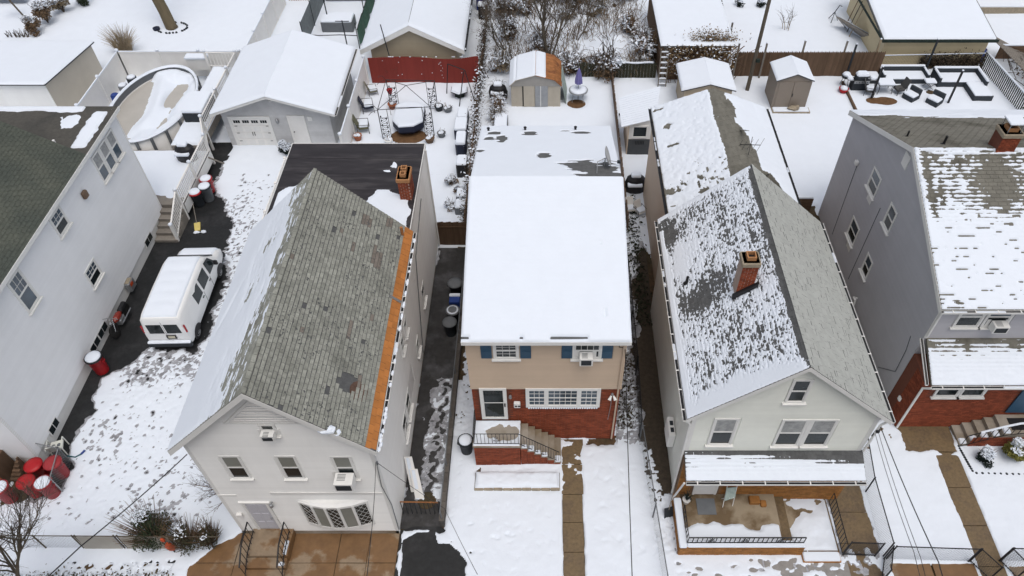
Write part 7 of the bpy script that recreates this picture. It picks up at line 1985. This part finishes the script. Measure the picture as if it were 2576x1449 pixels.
# wild plot: bare trees, brambles, snow laden shrubs (variants are built once, then copied)
bare_tree('bare_tree', 'multi stemmed bare tree behind the rusty shed, tallest', (.3, 44.6, 0), 3.4, .075, 11, 5, 4, .5, (-.05, .05), (3, 5), 'bare trees of the wild plot')
bare_tree('bare_tree', 'slender bare tree left of the multi stemmed tree behind the rusty shed', (-2.0, 44.4, 0), 3.2, .06, 12, 3, 4, .5, (-.25, .05), (3, 5), 'bare trees of the wild plot')
bare_tree('bare_tree', 'thin bare sapling to the right among the wild plot brambles', (2.0, 46.8, 0), 2.2, .05, 13, 2, 4, .45, (.2, .2), (3, 5), 'bare trees of the wild plot')
sp_ = bare_tree('sapling', 'thin dark sapling beside the low dark fence and the hut yard', (4.35, 42.3, 0), 2.3, .05, 21, 1, 2, .3, (0, 0), (4, 7))
rs = random.Random(77)
SHV = []
for v in range(4):
    t = shrub('wild_shrub', 'x', (0, 0, 0), .8, 1.1, (BROWNLEAF, STRAW, TWIG, BROWNLEAF)[v], 400 + v, 700, .06, 0, 0)
    b = MB(); r2_ = random.Random(v)
    for k in range(80):
        a = r2_.uniform(0, 6.28); q_ = r2_.uniform(.4, 1.2); h_ = r2_.uniform(.4, 1.5); b.tube([(0, 0, 0), (q_ * .5 * math.cos(a), q_ * .5 * math.sin(a), h_), (q_ * math.cos(a), q_ * math.sin(a), h_ * r2_.uniform(.5, 1.0))], .02, 3, .008)
    b.build('branches', (TWIG, BARK, BROWNLEAF, TWIG)[v], t)
    P = cloud(230, (0, 0, .75), (.9, .9, .55), 500 + v, -.3, .6, 12)
    leaves('snow_clumps', P, .10, SNOW, t, .7, 600 + v)
    SHV.append(t)
FENCEL = ['snowy bramble behind the closed umbrella at the low dark fence', 'snowy bramble at the low dark fence just right of the umbrella', 'snowy bramble on the dark fence left of the thin sapling', 'snowy bramble pressed against the sapling by the dark fence']
SHEDL = ['snowy bramble between white snow roof and covered grill left of the shed', 'snowy bramble next to the covered grill left of the shed', 'snowy bramble at the front left corner of the rusty shed', 'snowy bramble along the left wall of the rusty shed', 'snowy bramble at the rear left corner of the rusty shed']
n = 0
for k in range(58):
    x, y = rs.uniform(-3.3, 6.9), rs.uniform(43.2, 56)
    if k < 9: x, y = (-3.0 + .5 * rs.random(), 37 + k * 1.0) if k < 5 else (rs.uniform(1.2, 4.0), rs.uniform(42.9, 43.8))
    if k >= 9 and ((x - 4.0) / 2.2) ** 2 + ((y - 45.3) / 2.3) ** 2 < 1: continue
    if -2.6 < x < 1.4 and y < 43.4 and k >= 5: continue
    o = SHV[n % 4] if n < 4 else dup(SHV[n % 4], (0, 0, 0))
    o.location = (x, y, .0 if k < 9 else .2); o.rotation_euler = (0, 0, rs.uniform(0, 6.28)); s_ = rs.uniform(.7, 1.35) * (.65 if k < 5 else 1); o.scale = (s_, s_, s_ * rs.uniform(.8, 1.2))
    kind_ = ('russet', 'straw coloured', 'dark twigged', 'brown')[n % 4]
    where = ('against the khaki garage', 'left of the bare tree', 'at the bare tree foot', 'right of the bare tree', 'near the sapling line', 'next to the old garage', 'against the old garage')[min(6, int((x + 3.3) / 1.5))]
    row = ('nearest', 'second', 'third', 'fourth', 'fifth', 'farthest')[min(5, int((y - 43) / 2.1))] if k >= 9 else ''
    o['label'] = f"{'big' if s_ > 1.03 else 'small'} {kind_} snowy shrub in the {row} row, {where}" if k >= 9 else (SHEDL[k] if k < 5 else FENCEL[k - 5])
    o['group'] = 'wild plot shrubs' if k >= 9 else ('brambles beside the rusty shed' if k < 5 else 'brambles at the low dark fence')
    n += 1
th = thing('thicket', 'low tangle of brown brambles and dead stalks across the wild plot', 'undergrowth', (1.5, 48, 0)); th['kind'] = 'stuff'
b = MB(); r2_ = random.Random(55)
for k in range(1700):
    x, y = r2_.uniform(-3.4, 7.0), 43.2 + 14 * r2_.random() ** 1.3
    if ((x - 4.1) / 1.7) ** 2 + ((y - 45.5) / 1.7) ** 2 < 1 or (x < 1.4 and x > -2.6 and y < 43.4): continue
    a = r2_.uniform(0, 6.28); l_ = r2_.uniform(.4, 1.3); h_ = r2_.uniform(.25, 1.1)
    b.tube([(x, y, .1), (x + l_ * .5 * math.cos(a), y + l_ * .5 * math.sin(a), h_ + .2), (x + l_ * math.cos(a), y + l_ * math.sin(a), h_ * .5 + .2)], .02, 3, .008)
b.build('stalks', mat('bramble_stalk', (.17, .13, .09), .9, .35, 2, rnd=.4), th, kind='stuff')
# vines on the board fence and on the old garage
vf2 = bpy.data.objects['vine_fence']
rsn = np.random.RandomState(9)
P = np.stack([-4.1 + rsn.normal(0, .16, 4200), rsn.uniform(28.2, 53, 4200), np.abs(rsn.normal(.75, .35, 4200))], 1)
leaves('vines', P, .06, mat('dark_vine', (.06, .045, .03), .9, .4, 5, rnd=.4), vf2, 0, 9)
m_ = fbm(P[:, 0] * 2, P[:, 1] * 1.1, 3, 88) > .5
leaves('snow', P[m_][:800] + np.array([0, 0, .12]), .085, SNOW, vf2, .7, 10)
g5 = bpy.data.objects['old_garage']
P = np.concatenate([np.stack([rsn.uniform(7.6, 11.9, 1500), 42.35 - np.abs(rsn.normal(0, .25, 1500)), rsn.uniform(.6, 2.7, 1500)], 1), np.stack([rsn.normal(10.6, .7, 900), 42.6 + np.abs(rsn.normal(0, .5, 900)), 2.7 + np.abs(rsn.normal(0, .18, 900))], 1)])
vn_ = thing('vine', 'tangle of brown dead vine climbing over the old garage front', 'vine', (10, 42.3, 0)); leaves('leaves', P, .07, mat('tan_vine', (.20, .14, .075), .9, .4, 5, rnd=.3), vn_, 0, 12)
leaves('snow', P[::5] + np.array([0, -.02, .1]), .08, SNOW, vn_, .7, 13)
b = MB(); rs_ = random.Random(3)
for k in range(40): x = rs_.uniform(7.8, 12.2); b.tube([(x, 42.2, 0), (x + rs_.gauss(0, .4), 42.1, 1.3), (x + rs_.gauss(0, .8), 42.3, 2.6)], .02, 3)
b.build('stems', WOOD, vn_)
for k, (x, y, s_) in enumerate(((17.0, 49.0, 1.0), (-9.6, 42.75, .8), (-3.9, 42.9, .8))):
    bare_tree('bare_shrub', ('pale leafless shrub alone in the snow left of the yellow garage', 'bare twiggy shrub at the foot of the khaki gable', 'bare shrub at the right end of the red fence')[k], (x, y, 0), 1.0 * s_, .025, 90 + k, 5, 2, .6, (0, 0), (3, 5), None, STRAW if k == 0 else TWIG)
for k, x in enumerate((12.7, 14.3, 15.9)): shrub('clipped_bush', ['little round dark bush at the top, closest to the old garage', 'little round dark bush at the top, between its two neighbours', 'little round dark bush at the top, closest to the tall utility pole'][k], (x, 52.3, 0), .4, .6, DKGREEN, 700 + k, 300, .07, .3, 4, 'three little bushes at the top')
rk = thing('rose_canes', 'heap of bare thorny canes and snow beyond the slatted fence at the right edge', 'shrub', (32, 40.5, 0)); b = MB(); rs_ = random.Random(31)
for k in range(110):
    x, y = rs_.uniform(30.6, 34.5), rs_.uniform(38, 45); b.tube([(x, y, 0), (x + rs_.gauss(0, .5), y + rs_.gauss(0, .5), rs_.uniform(.4, 1.2)), (x + rs_.gauss(0, 1), y + rs_.gauss(0, 1), rs_.uniform(.1, .8))], .022, 3)
b.build('canes', TWIG, rk, kind='stuff'); leaves('leaves', cloud(1200, (32.5, 42, .4), (2.2, 4, .6), 41, -.5, .4, 18), .08, BROWNLEAF, rk, 0, 41); leaves('snow', cloud(700, (32.5, 42, .6), (2.2, 4, .6), 42, -.3, .4, 18), .11, SNOW, rk, .7, 42)
bf = MB(); bf.box(30.2, 36, 45.1, 45.2, 0, 1.0); bo = tag(bf.build('board_fence', WOOD, None), 'low brown board fence crossing behind the thorny canes at right', 'fence'); MB().bbox(30.2, 36, 45.08, 45.22, 1.0, 1.08, .03).build('snow', SNOW, bo)
P = np.stack([rsn.uniform(24.6, 28.8, 2600), 43.95 + rsn.normal(0, .1, 2600), np.abs(rsn.normal(.45, .3, 2600))], 1)
vy = thing('ivy', 'brown dead ivy covering the fence between the corner sofa and yellow garage', 'ivy', (26.7, 43.95, 0)); leaves('leaves', P, .07, bpy.data.materials['dark_vine'], vy, 0, 18)
# front gardens
OLIVEB = mat('brownish_evergreen', (.062, .06, .034), .85, .35, 4, rnd=.35)
for k, (x, y, r_, h_, seed, lbl) in enumerate(((-14.45, 11.75, .95, 1.75, 801, 'large dark evergreen with snowy twig tips at the left end of the front hedge'), (-13.1, 11.6, .75, 1.3, 802, 'middle evergreen bush behind the orange ornament'), (-12.3, 11.65, .55, 1.15, 803, 'small evergreen bush against the white house corner and steps'))):
    shrub('evergreen_bush', lbl, (x, y, 0), r_, h_, (GREEN, OLIVEB, OLIVEB)[k], seed, (5200, 1500, 1100)[k], .036, .03, 40, 'evergreen bushes before the white house')
    b = MB(); rs_ = random.Random(seed)
    for q_ in range(170):
        a = rs_.uniform(0, 6.28); f_ = rs_.random() ** .5; e = (x + r_ * 1.25 * f_ * math.cos(a), y + r_ * 1.1 * f_ * math.sin(a), h_ * rs_.uniform(.7, 1.12)); b.tube([(x + r_ * .4 * f_ * math.cos(a), y + r_ * .4 * f_ * math.sin(a), h_ * .3), e], .011, 3, .004)
    b.build('bare_twigs', BROWNLEAF, [o for o in COL.objects if o.name.startswith('evergreen_bush')][-1], kind='stuff')
bare_tree('bare_shrub', 'reddish leafless shrub growing along the white house side wall', (-12.0, 13.4, 0), 1.1, .03, 95, 7, 3, .5, (-.25, 0), (3, 5), None, BROWNLEAF)
bare_tree('street_tree', 'bare young street tree in the lower left corner', (-16.3, 9.0, 0), 3.6, .13, 41, 1, 5, .5, (-.05, .1), (4, 6), None, BARK)
hd = thing('low_hedge', 'low ragged hedge along the pavement in the lower left', 'hedge', (-17, 10.2, 0))
P = np.stack([rsn.uniform(-19.8, -13.3, 2600), rsn.normal(10.12, .2, 2600), np.abs(rsn.normal(.05, .14, 2600))], 1)
leaves('foliage', P, .05, mat('hedge_leaf', (.10, .085, .05), .9, .4, 5, rnd=.3), hd, 0, 14); leaves('snow', P[::3] + np.array([0, 0, .08]), .06, SNOW, hd, .7, 15)
shrub('round_bush', 'round dark bush heaped with snow in the right front bed', (17.55, 15.0, 0), .48, .75, DKGREEN, 811, 1500, .045, .38, 8)
shrub('golden_bush', 'yellow green conifer bush in the right front bed', (18.75, 15.25, 0), .5, 1.05, GREENY, 812, 2600, .045, .12, 8)
shrub('golden_bush', 'reddish tipped low bush at the right picture edge behind the yellow green conifer', (19.6, 15.5, 0), .4, .7, BROWNLEAF, 813, 800, .045, .1, 8)
shrub('snow_bush', 'round snow speckled bush at the corner of the gray garage door', (-14.95, 34.95, 0), .55, .95, DKGREEN, 814, 1700, .055, .45, 8)
for k, (x, y) in enumerate(((-4.7, 31.4), (-5.0, 30.2), (-4.4, 30.8), (-5.2, 32.2))): shrub('garden_shrub', ['snowy low shrub beside the farther gray patio box', 'snowy low shrub left of the gray patio boxes, nearest the alley gate', 'snowy low shrub between the vine fence and the farther patio box', 'snowy low shrub closest to the black storage bin and white wall'][k], (x, y, 0), .45, .6, BROWNLEAF, 820 + k, 500, .05, .6, 10, 'shrubs behind the alley gate')
P = np.stack([rsn.normal(3.4, .25, 1800), rsn.uniform(16.5, 30, 1800), np.abs(rsn.normal(.02, .07, 1800))], 1)
wg = leaves('weeds', P, .07, mat('weed', (.05, .042, .025), .9, .4, 5, rnd=.4), None, 0, 16); wg['kind'] = 'stuff'
P = np.stack([4.62 + rsn.normal(0, .22, 700), rsn.uniform(22, 31, 700), np.abs(rsn.normal(.05, .15, 700))], 1)
wg = leaves('weeds', P, .09, mat('weed_dark', (.03, .035, .02), .9, .4, 5, rnd=.4), None, 0, 17); wg['kind'] = 'stuff'

# ================================================================ van
def van():
    t = thing('cargo_van', 'white cargo van with snow on its roof parked in the narrow black driveway', 'van', (-16.72, 20.62, -.01), R(1.5))
    def ring(y, zb, zt, wb, wt, rz=.13):
        zm = min(1.08, zt - .12)
        L_ = [(wb * .95, zb), (wb, zb + .14), (wb, zm - .1), (wb * .995, zm), ((wb + wt) / 2, (zm + zt) / 2), (wt + .02, zt - rz), (wt - .02, zt - rz * .5), (wt - .08, zt - rz * .16), (wt - .22, zt)]
        return [(x, y, z) for x, z in L_] + [(-x, y, z) for x, z in L_[::-1]]
    b = MB()
    b.loft([ring(.12, .42, 1.9, .93, .78), ring(.2, .4, 2.04, .98, .84), ring(.5, .4, 2.1, 1.0, .86), ring(2.0, .4, 2.12, 1.0, .87), ring(3.5, .4, 2.1, 1.0, .86), ring(3.85, .4, 2.04, 1.0, .84), ring(4.1, .4, 1.9, 1.0, .81), ring(4.68, .4, 1.36, .99, .86, .06), ring(4.76, .4, 1.28, .99, .9, .05), ring(5.2, .42, 1.2, .97, .85, .06), ring(5.5, .45, 1.06, .93, .8, .08), ring(5.58, .48, .9, .88, .78, .1)])
    body = b.build('body', VAN, t)
    for p in body.data.polygons: p.use_smooth = True
    body.data.set_sharp_from_angle(angle=R(38))
    # glass
    def pane(name, pts, mm=GLASS, off=.008):
        return MB().prism([Vector(p) for p in pts], Vector((off, 0, 0)) if pts[0][0] > .5 else (Vector((-off, 0, 0)) if pts[0][0] < -.5 else Vector((0, -off, 0)))).build(name, mm, t)
    for s in (1, -1):
        def P(y, z): 
            f = (z - 1.08) / (2.1 - .13 - 1.08); return (s * (.998 - .118 * min(1, max(0, f))), y, z)
        pane('side_window', [P(3.62, 1.15), P(4.5, 1.15), P(4.1, 1.78), P(3.62, 1.86)])
        pane('side_window', [P(2.62, 1.16), P(3.42, 1.16), P(3.42, 1.84), P(2.62, 1.84)])
        pane('side_window', [P(1.72, 1.16), P(2.45, 1.16), P(2.45, 1.84), P(1.72, 1.84)])
        for y in (3.52, 2.53): MB().box(*sorted((s * 1.0, s * 1.006)), y - .008, y + .008, .5, 1.15).build('door_gap', DARK, t)
        for y in (3.42, 2.35): MB().box(*sorted((s * 1.0, s * 1.03)), y - .1, y + .06, 1.0, 1.04).build('handle', BLACK, t)
        MB().bbox(*sorted((s * 1.02, s * 1.22)), 4.2, 4.32, 1.2, 1.42, .03).build('mirror', BLACK, t)
        MB().bbox(*sorted((s * .89, s * .968)), .1, .2, 1.15, 1.6, .03).build('tail_lamp', LIGHTR, t)
        MB().box(*sorted((s * .6, s * .88)), 5.5, 5.6, .72, .9).build('headlight', GLASSB, t)
        for y in (.78, 4.55):
            w_ = MB(Matrix.Translation((s * .86, y, .36)) @ Matrix.Rotation(R(90), 4, 'Y'))
            w_.lathe((0, 0, -.12), [(.2, 0), (.33, .0), (.36, .03), (.36, .21), (.33, .24), (.2, .24)], 20)
            wh = w_.build('wheel', RUBBER, t); w2_ = MB(Matrix.Translation((s * .99, y, .36)) @ Matrix.Rotation(R(90) * s, 4, 'Y')); w2_.lathe((0, 0, -.02), [(.02, .03), (.08, .035), (.12, .0), (.2, .02), (.22, .0)], 14); w2_.build('rim', METAL, wh)
            a = MB(); 
            A = [(s * 1.004, y + .43 * math.cos(q_ * math.pi / 10), .36 + .43 * math.sin(q_ * math.pi / 10)) for q_ in range(11)]
            a.add(A, [tuple(range(11))]); a.build('wheel_arch', BLACK, t)
    for s in (1, -1):
        x0, x1 = sorted((s * .06, s * .7))
        rw = MB(); rw.prism([(x0, .12, 1.1), (x1, .12, 1.1), (x1 * .94, .12, 1.68), (x0, .12, 1.68)], (0, -.012, 0)); rw.build('rear_window', GLASS, t)
    MB().box(-.005, .005, .108, .119, .62, 1.85).build('door_gap', DARK, t)
    MB().box(-.05, .38, .085, .1, .74, .98).build('plate_recess', BLACK, t); MB().box(.02, .32, .078, .086, .79, .93).build('licence_plate', PLATE, t)
    ws = MB(); ws.prism([(-.76, 4.13, 1.86), (.76, 4.13, 1.86), (.86, 4.63, 1.40), (-.86, 4.63, 1.40)], (0, .012, .012)); ws.build('windscreen', GLASS, t)
    MB().box(-.85, .85, 4.62, 4.75, 1.325, 1.345).build('wiper_cowl', BLACK, t)
    rb = MB(); rb.bbox(-.97, .97, -.08, .12, .38, .6, .05); bm = rb.build('rear_bumper', DARK, t); s = MB(); s.bbox(-.95, .95, -.07, .1, .6, .66, .03); s.build('snow', SNOW, bm)
    MB().bbox(-.96, .96, 5.5, 5.7, .38, .62, .05).build('front_bumper', DARK, t)
    # snow on roof and bonnet
    x, y = np.meshgrid(np.linspace(-.82, .82, 34), np.linspace(.2, 4.0, 80))
    d = np.minimum(np.minimum(x + .82, .82 - x), np.minimum(y - .2, 4.0 - y)); zr = np.interp(y, [.2, .5, 2, 3.5, 3.85, 4.0], [2.03, 2.1, 2.12, 2.1, 2.04, 1.97])
    h = (.075 + .011 * np.sin(y * 6.283 / .62) * (np.abs(x) < .6) + (fbm(x * 2, y * 2, 3, 231) - .5) * .02) * np.sqrt(np.clip(d / .14, 0, 1)) - np.clip(.72 - d * 9, 0, .05)
    h = h - .14 * np.clip((np.abs(x) - .66) / .16, 0, 1) ** 2
    grid_mesh('roof_snow', np.stack([x, y, zr + h], -1), h, SNOW, t)
    x, y = np.meshgrid(np.linspace(-.86, .86, 30), np.linspace(4.78, 5.5, 16)); d = np.minimum(np.minimum(x + .86, .86 - x), np.minimum(y - 4.78, 5.5 - y))
    zr = np.interp(y, [4.76, 5.2, 5.5], [1.28, 1.2, 1.06]); h = .06 * np.sqrt(np.clip(d / .12, 0, 1)) + (fbm(x * 2, y * 2, 3, 232) - .5) * .015 - .03 * (d < .01) - .08 * np.clip((np.abs(x) - .7) / .16, 0, 1) ** 2
    grid_mesh('bonnet_snow', np.stack([x, y, zr + h], -1), h, SNOW, t)
    return t
van()
# ---- things along the drive
can('red trash can with round snow lid against the white house wall in the driveway', (-19.5, 19.5, 0), BLACK, REDP, .95, .33, True)
can('red trash can with snow cap by the deck, nearest the gray garage', (-18.35, 31.6, 0), REDP, REDP, .85, .3, True, 'bins by the deck')
can('red lidded trash can by the deck, nearest the stairs', (-18.6, 30.5, 0), REDP, DARK, .85, .3, True, 'bins by the deck')
can('dark gray trash can with snow cap between the red bins by the deck', (-18.2, 30.9, 0), DARK, GRAYP, .9, .31, True, 'bins by the deck')
bm = thing('broom', 'yellow straw broom lying at the foot of the deck stairs', 'broom', (-18.3, 29, 0)); MB().tube([(-18.6, 29.9, .6), (-18.25, 28.9, .1)], .018, 5).build('handle', WOODG, bm); MB().slab((-18.4, 28.9, .12), (-18.1, 29.0, .12), (-17.95, 28.45, .05), (-18.2, 28.35, .05), .08).build('bristles', mat('broom_straw', (.55, .45, .15), .8), bm)
for k, (x, y) in enumerate(((-18.1, 28.3), (-17.75, 28.35))): b = MB(); b.blob((x, y, .03), .16, .1, .07, 7, 4, .3); tag(b.build('snow_lump', SNOW, None), ('lump of snow just left of the yellow broom bristles', 'lump of snow on wet asphalt, a step right of the broom')[k], 'snow', 'snow lumps below the broom')
mb = thing('motorbike', 'small red and chrome motorbike parked against the white house foundation', 'motorbike', (-19.6, 22.2, 0))
for (y, nm) in ((21.45, 'front_wheel'), (22.75, 'rear_wheel')):
    wv = MB(Matrix.Translation((-19.6, y, .32)) @ Matrix.Rotation(R(75 if y < 22 else 88), 4, 'Y')); wv.lathe((0, 0, -.06), [(.24, 0), (.31, .02), (.31, .1), (.24, .12)], 18); wo = wv.build(nm, RUBBER, mb)
    sp_ = MB(Matrix.Translation((-19.6, y, .32)) @ Matrix.Rotation(R(75 if y < 22 else 88), 4, 'Y')); sp_.lathe((0, 0, -.02), [(.245, -.01), (.245, .05), (.225, .05), (.225, -.01)], 18)
    for k in range(8): a = k * .785; sp_.tube([(0, 0, .02), (.23 * math.cos(a), .23 * math.sin(a), .02)], .01, 4)
    sp_.build('rim', CHROME, wo)
MB().loft([[(-19.6 + .14 * c * f, y, .62 + .14 * s_ * f) for c, s_ in [(math.cos(k * .785), math.sin(k * .785)) for k in range(8)]] for y, f in ((21.75, .5), (21.95, 1.1), (22.25, 1), (22.4, .5))]).build('fuel_tank', mat('maroon_paint', (.22, .03, .02), .35, .1, 4), mb)
MB().bbox(-19.72, -19.48, 22.35, 22.95, .6, .74, .05).build('seat', BLACK, mb); MB().bbox(-19.75, -19.45, 21.95, 22.4, .2, .5, .06).build('engine', METAL, mb)
MB().tube([(-19.95, 21.65, .95), (-19.6, 21.7, .98), (-19.25, 21.65, .95)], .018, 5).build('handlebar', CHROME, mb)
for x in (-19.66, -19.54): MB().tube([(x, 21.45, .32), (x, 21.68, .95)], .025, 5).build('fork', CHROME, mb)
MB().tube([(-19.45, 22.0, .25), (-19.42, 22.9, .28)], .045, 6).build('exhaust_pipe', CHROME, mb); MB().blob((-19.6, 21.52, .8), .09, .1, .09, 8, 5).build('headlight', CHROME, mb)
# red drums at the corner, plastic chair, low gate
RDM = mat('faded_red_plastic', (.30, .03, .035), .5, .1, 3)
for k, (x, y, m, sn, lb) in enumerate(((-19.75, 14.35, REDP, False, 'bright red domed bin at the white house corner, closest to the porch stairs'), (-19.05, 14.45, RDM, False, 'dull red bin with faded lid near the hose, beside the asphalt'), (-19.72, 13.65, REDP, False, 'bright red bin with a bare lid, nearest the street tree'), (-19.05, 13.6, RDM, True, 'dull red bin with white snowy lid, closest to the front fence'), (-20.6, 13.4, RDM, True, 'dull red bin at the left picture edge before the brick steps'))):
    c_ = can(lb, (x, y, 0), m, m, .92, .29, sn, 'red bins at the white house corner', .05)
pc = thing('plastic_chair', 'white plastic garden chair with round cutouts by the house corner', 'chair', (-19.6, 15.5, 0), R(200))
CHP = mat('chair_plastic', (.62, .63, .58), .5, .05, 3)
MB().bbox(-.24, .24, -.24, .24, .4, .44, .03).build('seat', CHP, pc); MB().slab((-.24, .22, .44), (.24, .22, .44), (.2, .36, .9), (-.2, .36, .9), .03).build('backrest', CHP, pc)
for s in (-1, 1):
    MB().tube([(s * .27, -.24, 0), (s * .28, -.22, .62), (s * .28, .3, .66)], .025, 5).build('armrest', CHP, pc); MB().tube([(s * .24, .26, 0), (s * .22, .22, .44)], .025, 5).build('leg', CHP, pc)
    MB().lathe((s * .1, 0, .445), [(.08, 0), (.08, .004), (.01, .004)], 12).build('cutout', GRAYP, pc)
hs_ = thing('garden_hose', 'teal garden hose and nozzle lying at the asphalt edge', 'hose', (-19, 15.2, 0)); MB().tube([(-19.5, 15.1, .03), (-19.2, 15.25, .05), (-18.9, 15.2, .04), (-18.7, 15.35, .05)], .03, 6).build('hose', mat('teal_hose', (.02, .10, .12), .6), hs_); MB().tube([(-18.72, 15.33, .05), (-18.62, 15.5, .08)], .045, 6).build('nozzle', BLUEP, hs_)
chain_fence('low wire gate in front of the red bins at the left edge', [(-20.6, 15.35), (-19.0, 15.0), (-18.75, 13.7)], 1.1, .13, METAL, .0035, 1.7)
# front fence with privacy panels
ff = thing('front_fence', 'front chain link fence with beige privacy panels at lower left', 'fence', (-16, 11.4, 0))
PM = mat('privacy_mesh', (.36, .34, .30), .8, .06, 2)
MB().tube([(-20, 11.5, 1.0), (-11.7, 11.45, 1.0)], .02, 5).build('top_rail', BARK, ff)
for (a, c) in ((-16.95, -15.55), (-15.35, -13.6)): MB().slab((a, 11.42, .03), (c, 11.42, .03), (c, 11.45, .98), (a, 11.45, .98), .012).build('privacy_panel', PM, ff)
for x in (-18.4, -17.0, -16.9, -15.5, -15.38, -13.55, -12.2): MB().tube([(x, 11.45, -.05), (x, 11.47, 1.08)], .028, 6).build('post', BARK, ff)
w_ = MB()
for k in range(26):
    for s in (1, -1): x = -20 + k * .12; w_.tube([(x, 11.46, 0 if s > 0 else 1), (x + .9, 11.46, .98 if s > 0 else .02)], .003, 3)
w_.build('chain_link', METAL, ff, kind='stuff')
od = thing('garden_ornament', 'orange garden ornament half hidden in the evergreen bushes', 'ornament', (-13.6, 11.3, 0)); b = MB(); b.lathe((-13.6, 11.3, .2), [(.05, 0), (.16, .15), (.18, .35), (.12, .5), (.04, .62)], 12, 1, .6); b.build('body', ORNG, od); b = MB(); b.blob((-13.72, 11.35, .95), .09, .06, .14, 8, 5); b.build('head', ORNG, od); MB().tube([(-13.6, 11.3, 0), (-13.6, 11.3, .25)], .03, 5).build('stake', BLACK, od)
# right front fences and gates
chain_fence('dark chain link fence on the snowy right lawn, side run from house to street', [(12.75, 15.5), (12.5, 13.7), (12.42, 11.15)], 1.15, .12, BLACK, .003, 2.0)
chain_fence('dark chain link fence along the pavement before the right lawn', [(12.5, 11.05), (15.45, 10.95)], 1.1, .12, BLACK, .003, 3)
chain_fence('short dark chain link fence at the right picture edge beyond the entrance walk', [(16.65, 10.98), (20.5, 10.9)], 1.1, .12, BLACK, .003, 3.8)
for k, (p, q_, lbl) in enumerate((((12.4, 11.05), (12.05, 10.2), 'open dark chain link gate at the porch walk, left leaf'), ((15.5, 10.95), (15.95, 10.3), 'open dark chain link gate at the entrance walk, left leaf'), ((16.6, 10.98), (16.95, 10.35), 'open dark chain link gate at the entrance walk, right leaf'), ((10.95, 11.2), (12.1, 11.15), 'closed dark chain link gate at the foot of the porch walk'))):
    g = chain_fence(lbl, [p, q_], 1.1, .1, BLACK, .005, 1.2); g['category'] = 'gate'; g['group'] = 'chain link gates'
    MB().tube([(*p, .1), (*q_, .1)], .02, 5).build('bottom_rail', BLACK, g)
ed = thing('bed_edging', 'scalloped dark edging round the right front planting bed', 'edging', (17, 14.5, 0))
for k in range(26):
    t_ = k / 25; p = Vector((16.85, 15.7, 0)).lerp(Vector((17.0, 14.55, 0)), min(1, t_ * 2.2)) if t_ < .46 else Vector((17.0, 14.5, 0)).lerp(Vector((20.2, 14.4, 0)), (t_ - .46) / .54)
    MB().lathe((p.x, p.y, -.02), [(.06, 0), (.06, .06), (.03, .1)], 8).build('edging_piece', DARK, ed)
# ---- overhead wires
def wire(label, pts, r=.014, m=BLACK, name='overhead_wire', group='service wires to the street'):
    P = []
    for a, b in zip(pts[:-1], pts[1:]):
        a, b = Vector(a), Vector(b)
        for k in range(10): t = k / 10; p = a.lerp(b, t); p.z -= .12 * 4 * t * (1 - t) * min(1, (b - a).length / 8); P.append(p)
    P.append(Vector(pts[-1]))
    return tag(MB().tube(P, r, 4).build(name, m, None), label, 'wire', group)
wire('single black cable hanging over the snowy lawn right of the brick house walk', [(2.82, 16.0, 6.1), (2.42, 8, 6.29), (2.0, -1, 6.6)], .018)
wire('black cable slanting from the white house left corner over its snowy drive', [(-11.3, 12.0, 5.9), (-11.93, 8, 8.25), (-13, 2, 11.6)], .016)
for k, (u, z, dx) in enumerate(((9.62, 7.9, 0), (9.9, 7.6, .03), (10.52, 7.24, .06))): wire(['thin wire over the right lawn from the pale house corner, leftmost of three', 'thin wire over the right lawn from the pale house corner, middle of three', 'thick twisted wire over the right lawn from the pale house corner'][k], [(11.38 + dx, 13.62, 4.5 + .2 * k), (u, 8, z), (u - 2, 0, z + 3.2)], .009 if k < 2 else .016)
wire('thin wire dropping from the white house right corner to the street', [(-5.42, 12.0, 5.4), (-4.26, 8, 9.3), (-3.5, 4, 12)], .01); wire('thin wire from the white house right corner across the black patch', [(-5.4, 12.0, 5.4), (-3.6, 12.2, 1.7), (-1.85, 8, 6.4)], .008)
mh = MB(); mh.tube([(11.36, 13.62, 4.3), (11.4, 13.6, 5.0)], .05, 6); mh.blob((11.4, 13.58, 4.7), .08, .08, .12, 6, 4); tag(mh.build('cable_bracket', BLACK, None), 'black cable bracket with insulators on the pale house right corner', 'bracket')
mh = MB(); mh.tube([(-5.4, 12.02, 5.2), (-5.36, 11.96, 5.5)], .03, 5); mh.tube([(-5.4, 12.0, 5.4), (-5.5, 12.0, 3.8), (-5.36, 12.0, 2.4), (-5.4, 12.0, .4)], .014, 4); tag(mh.build('cable_bracket', GRAYP, None), 'gray cable drop running down the white house right front corner', 'bracket')
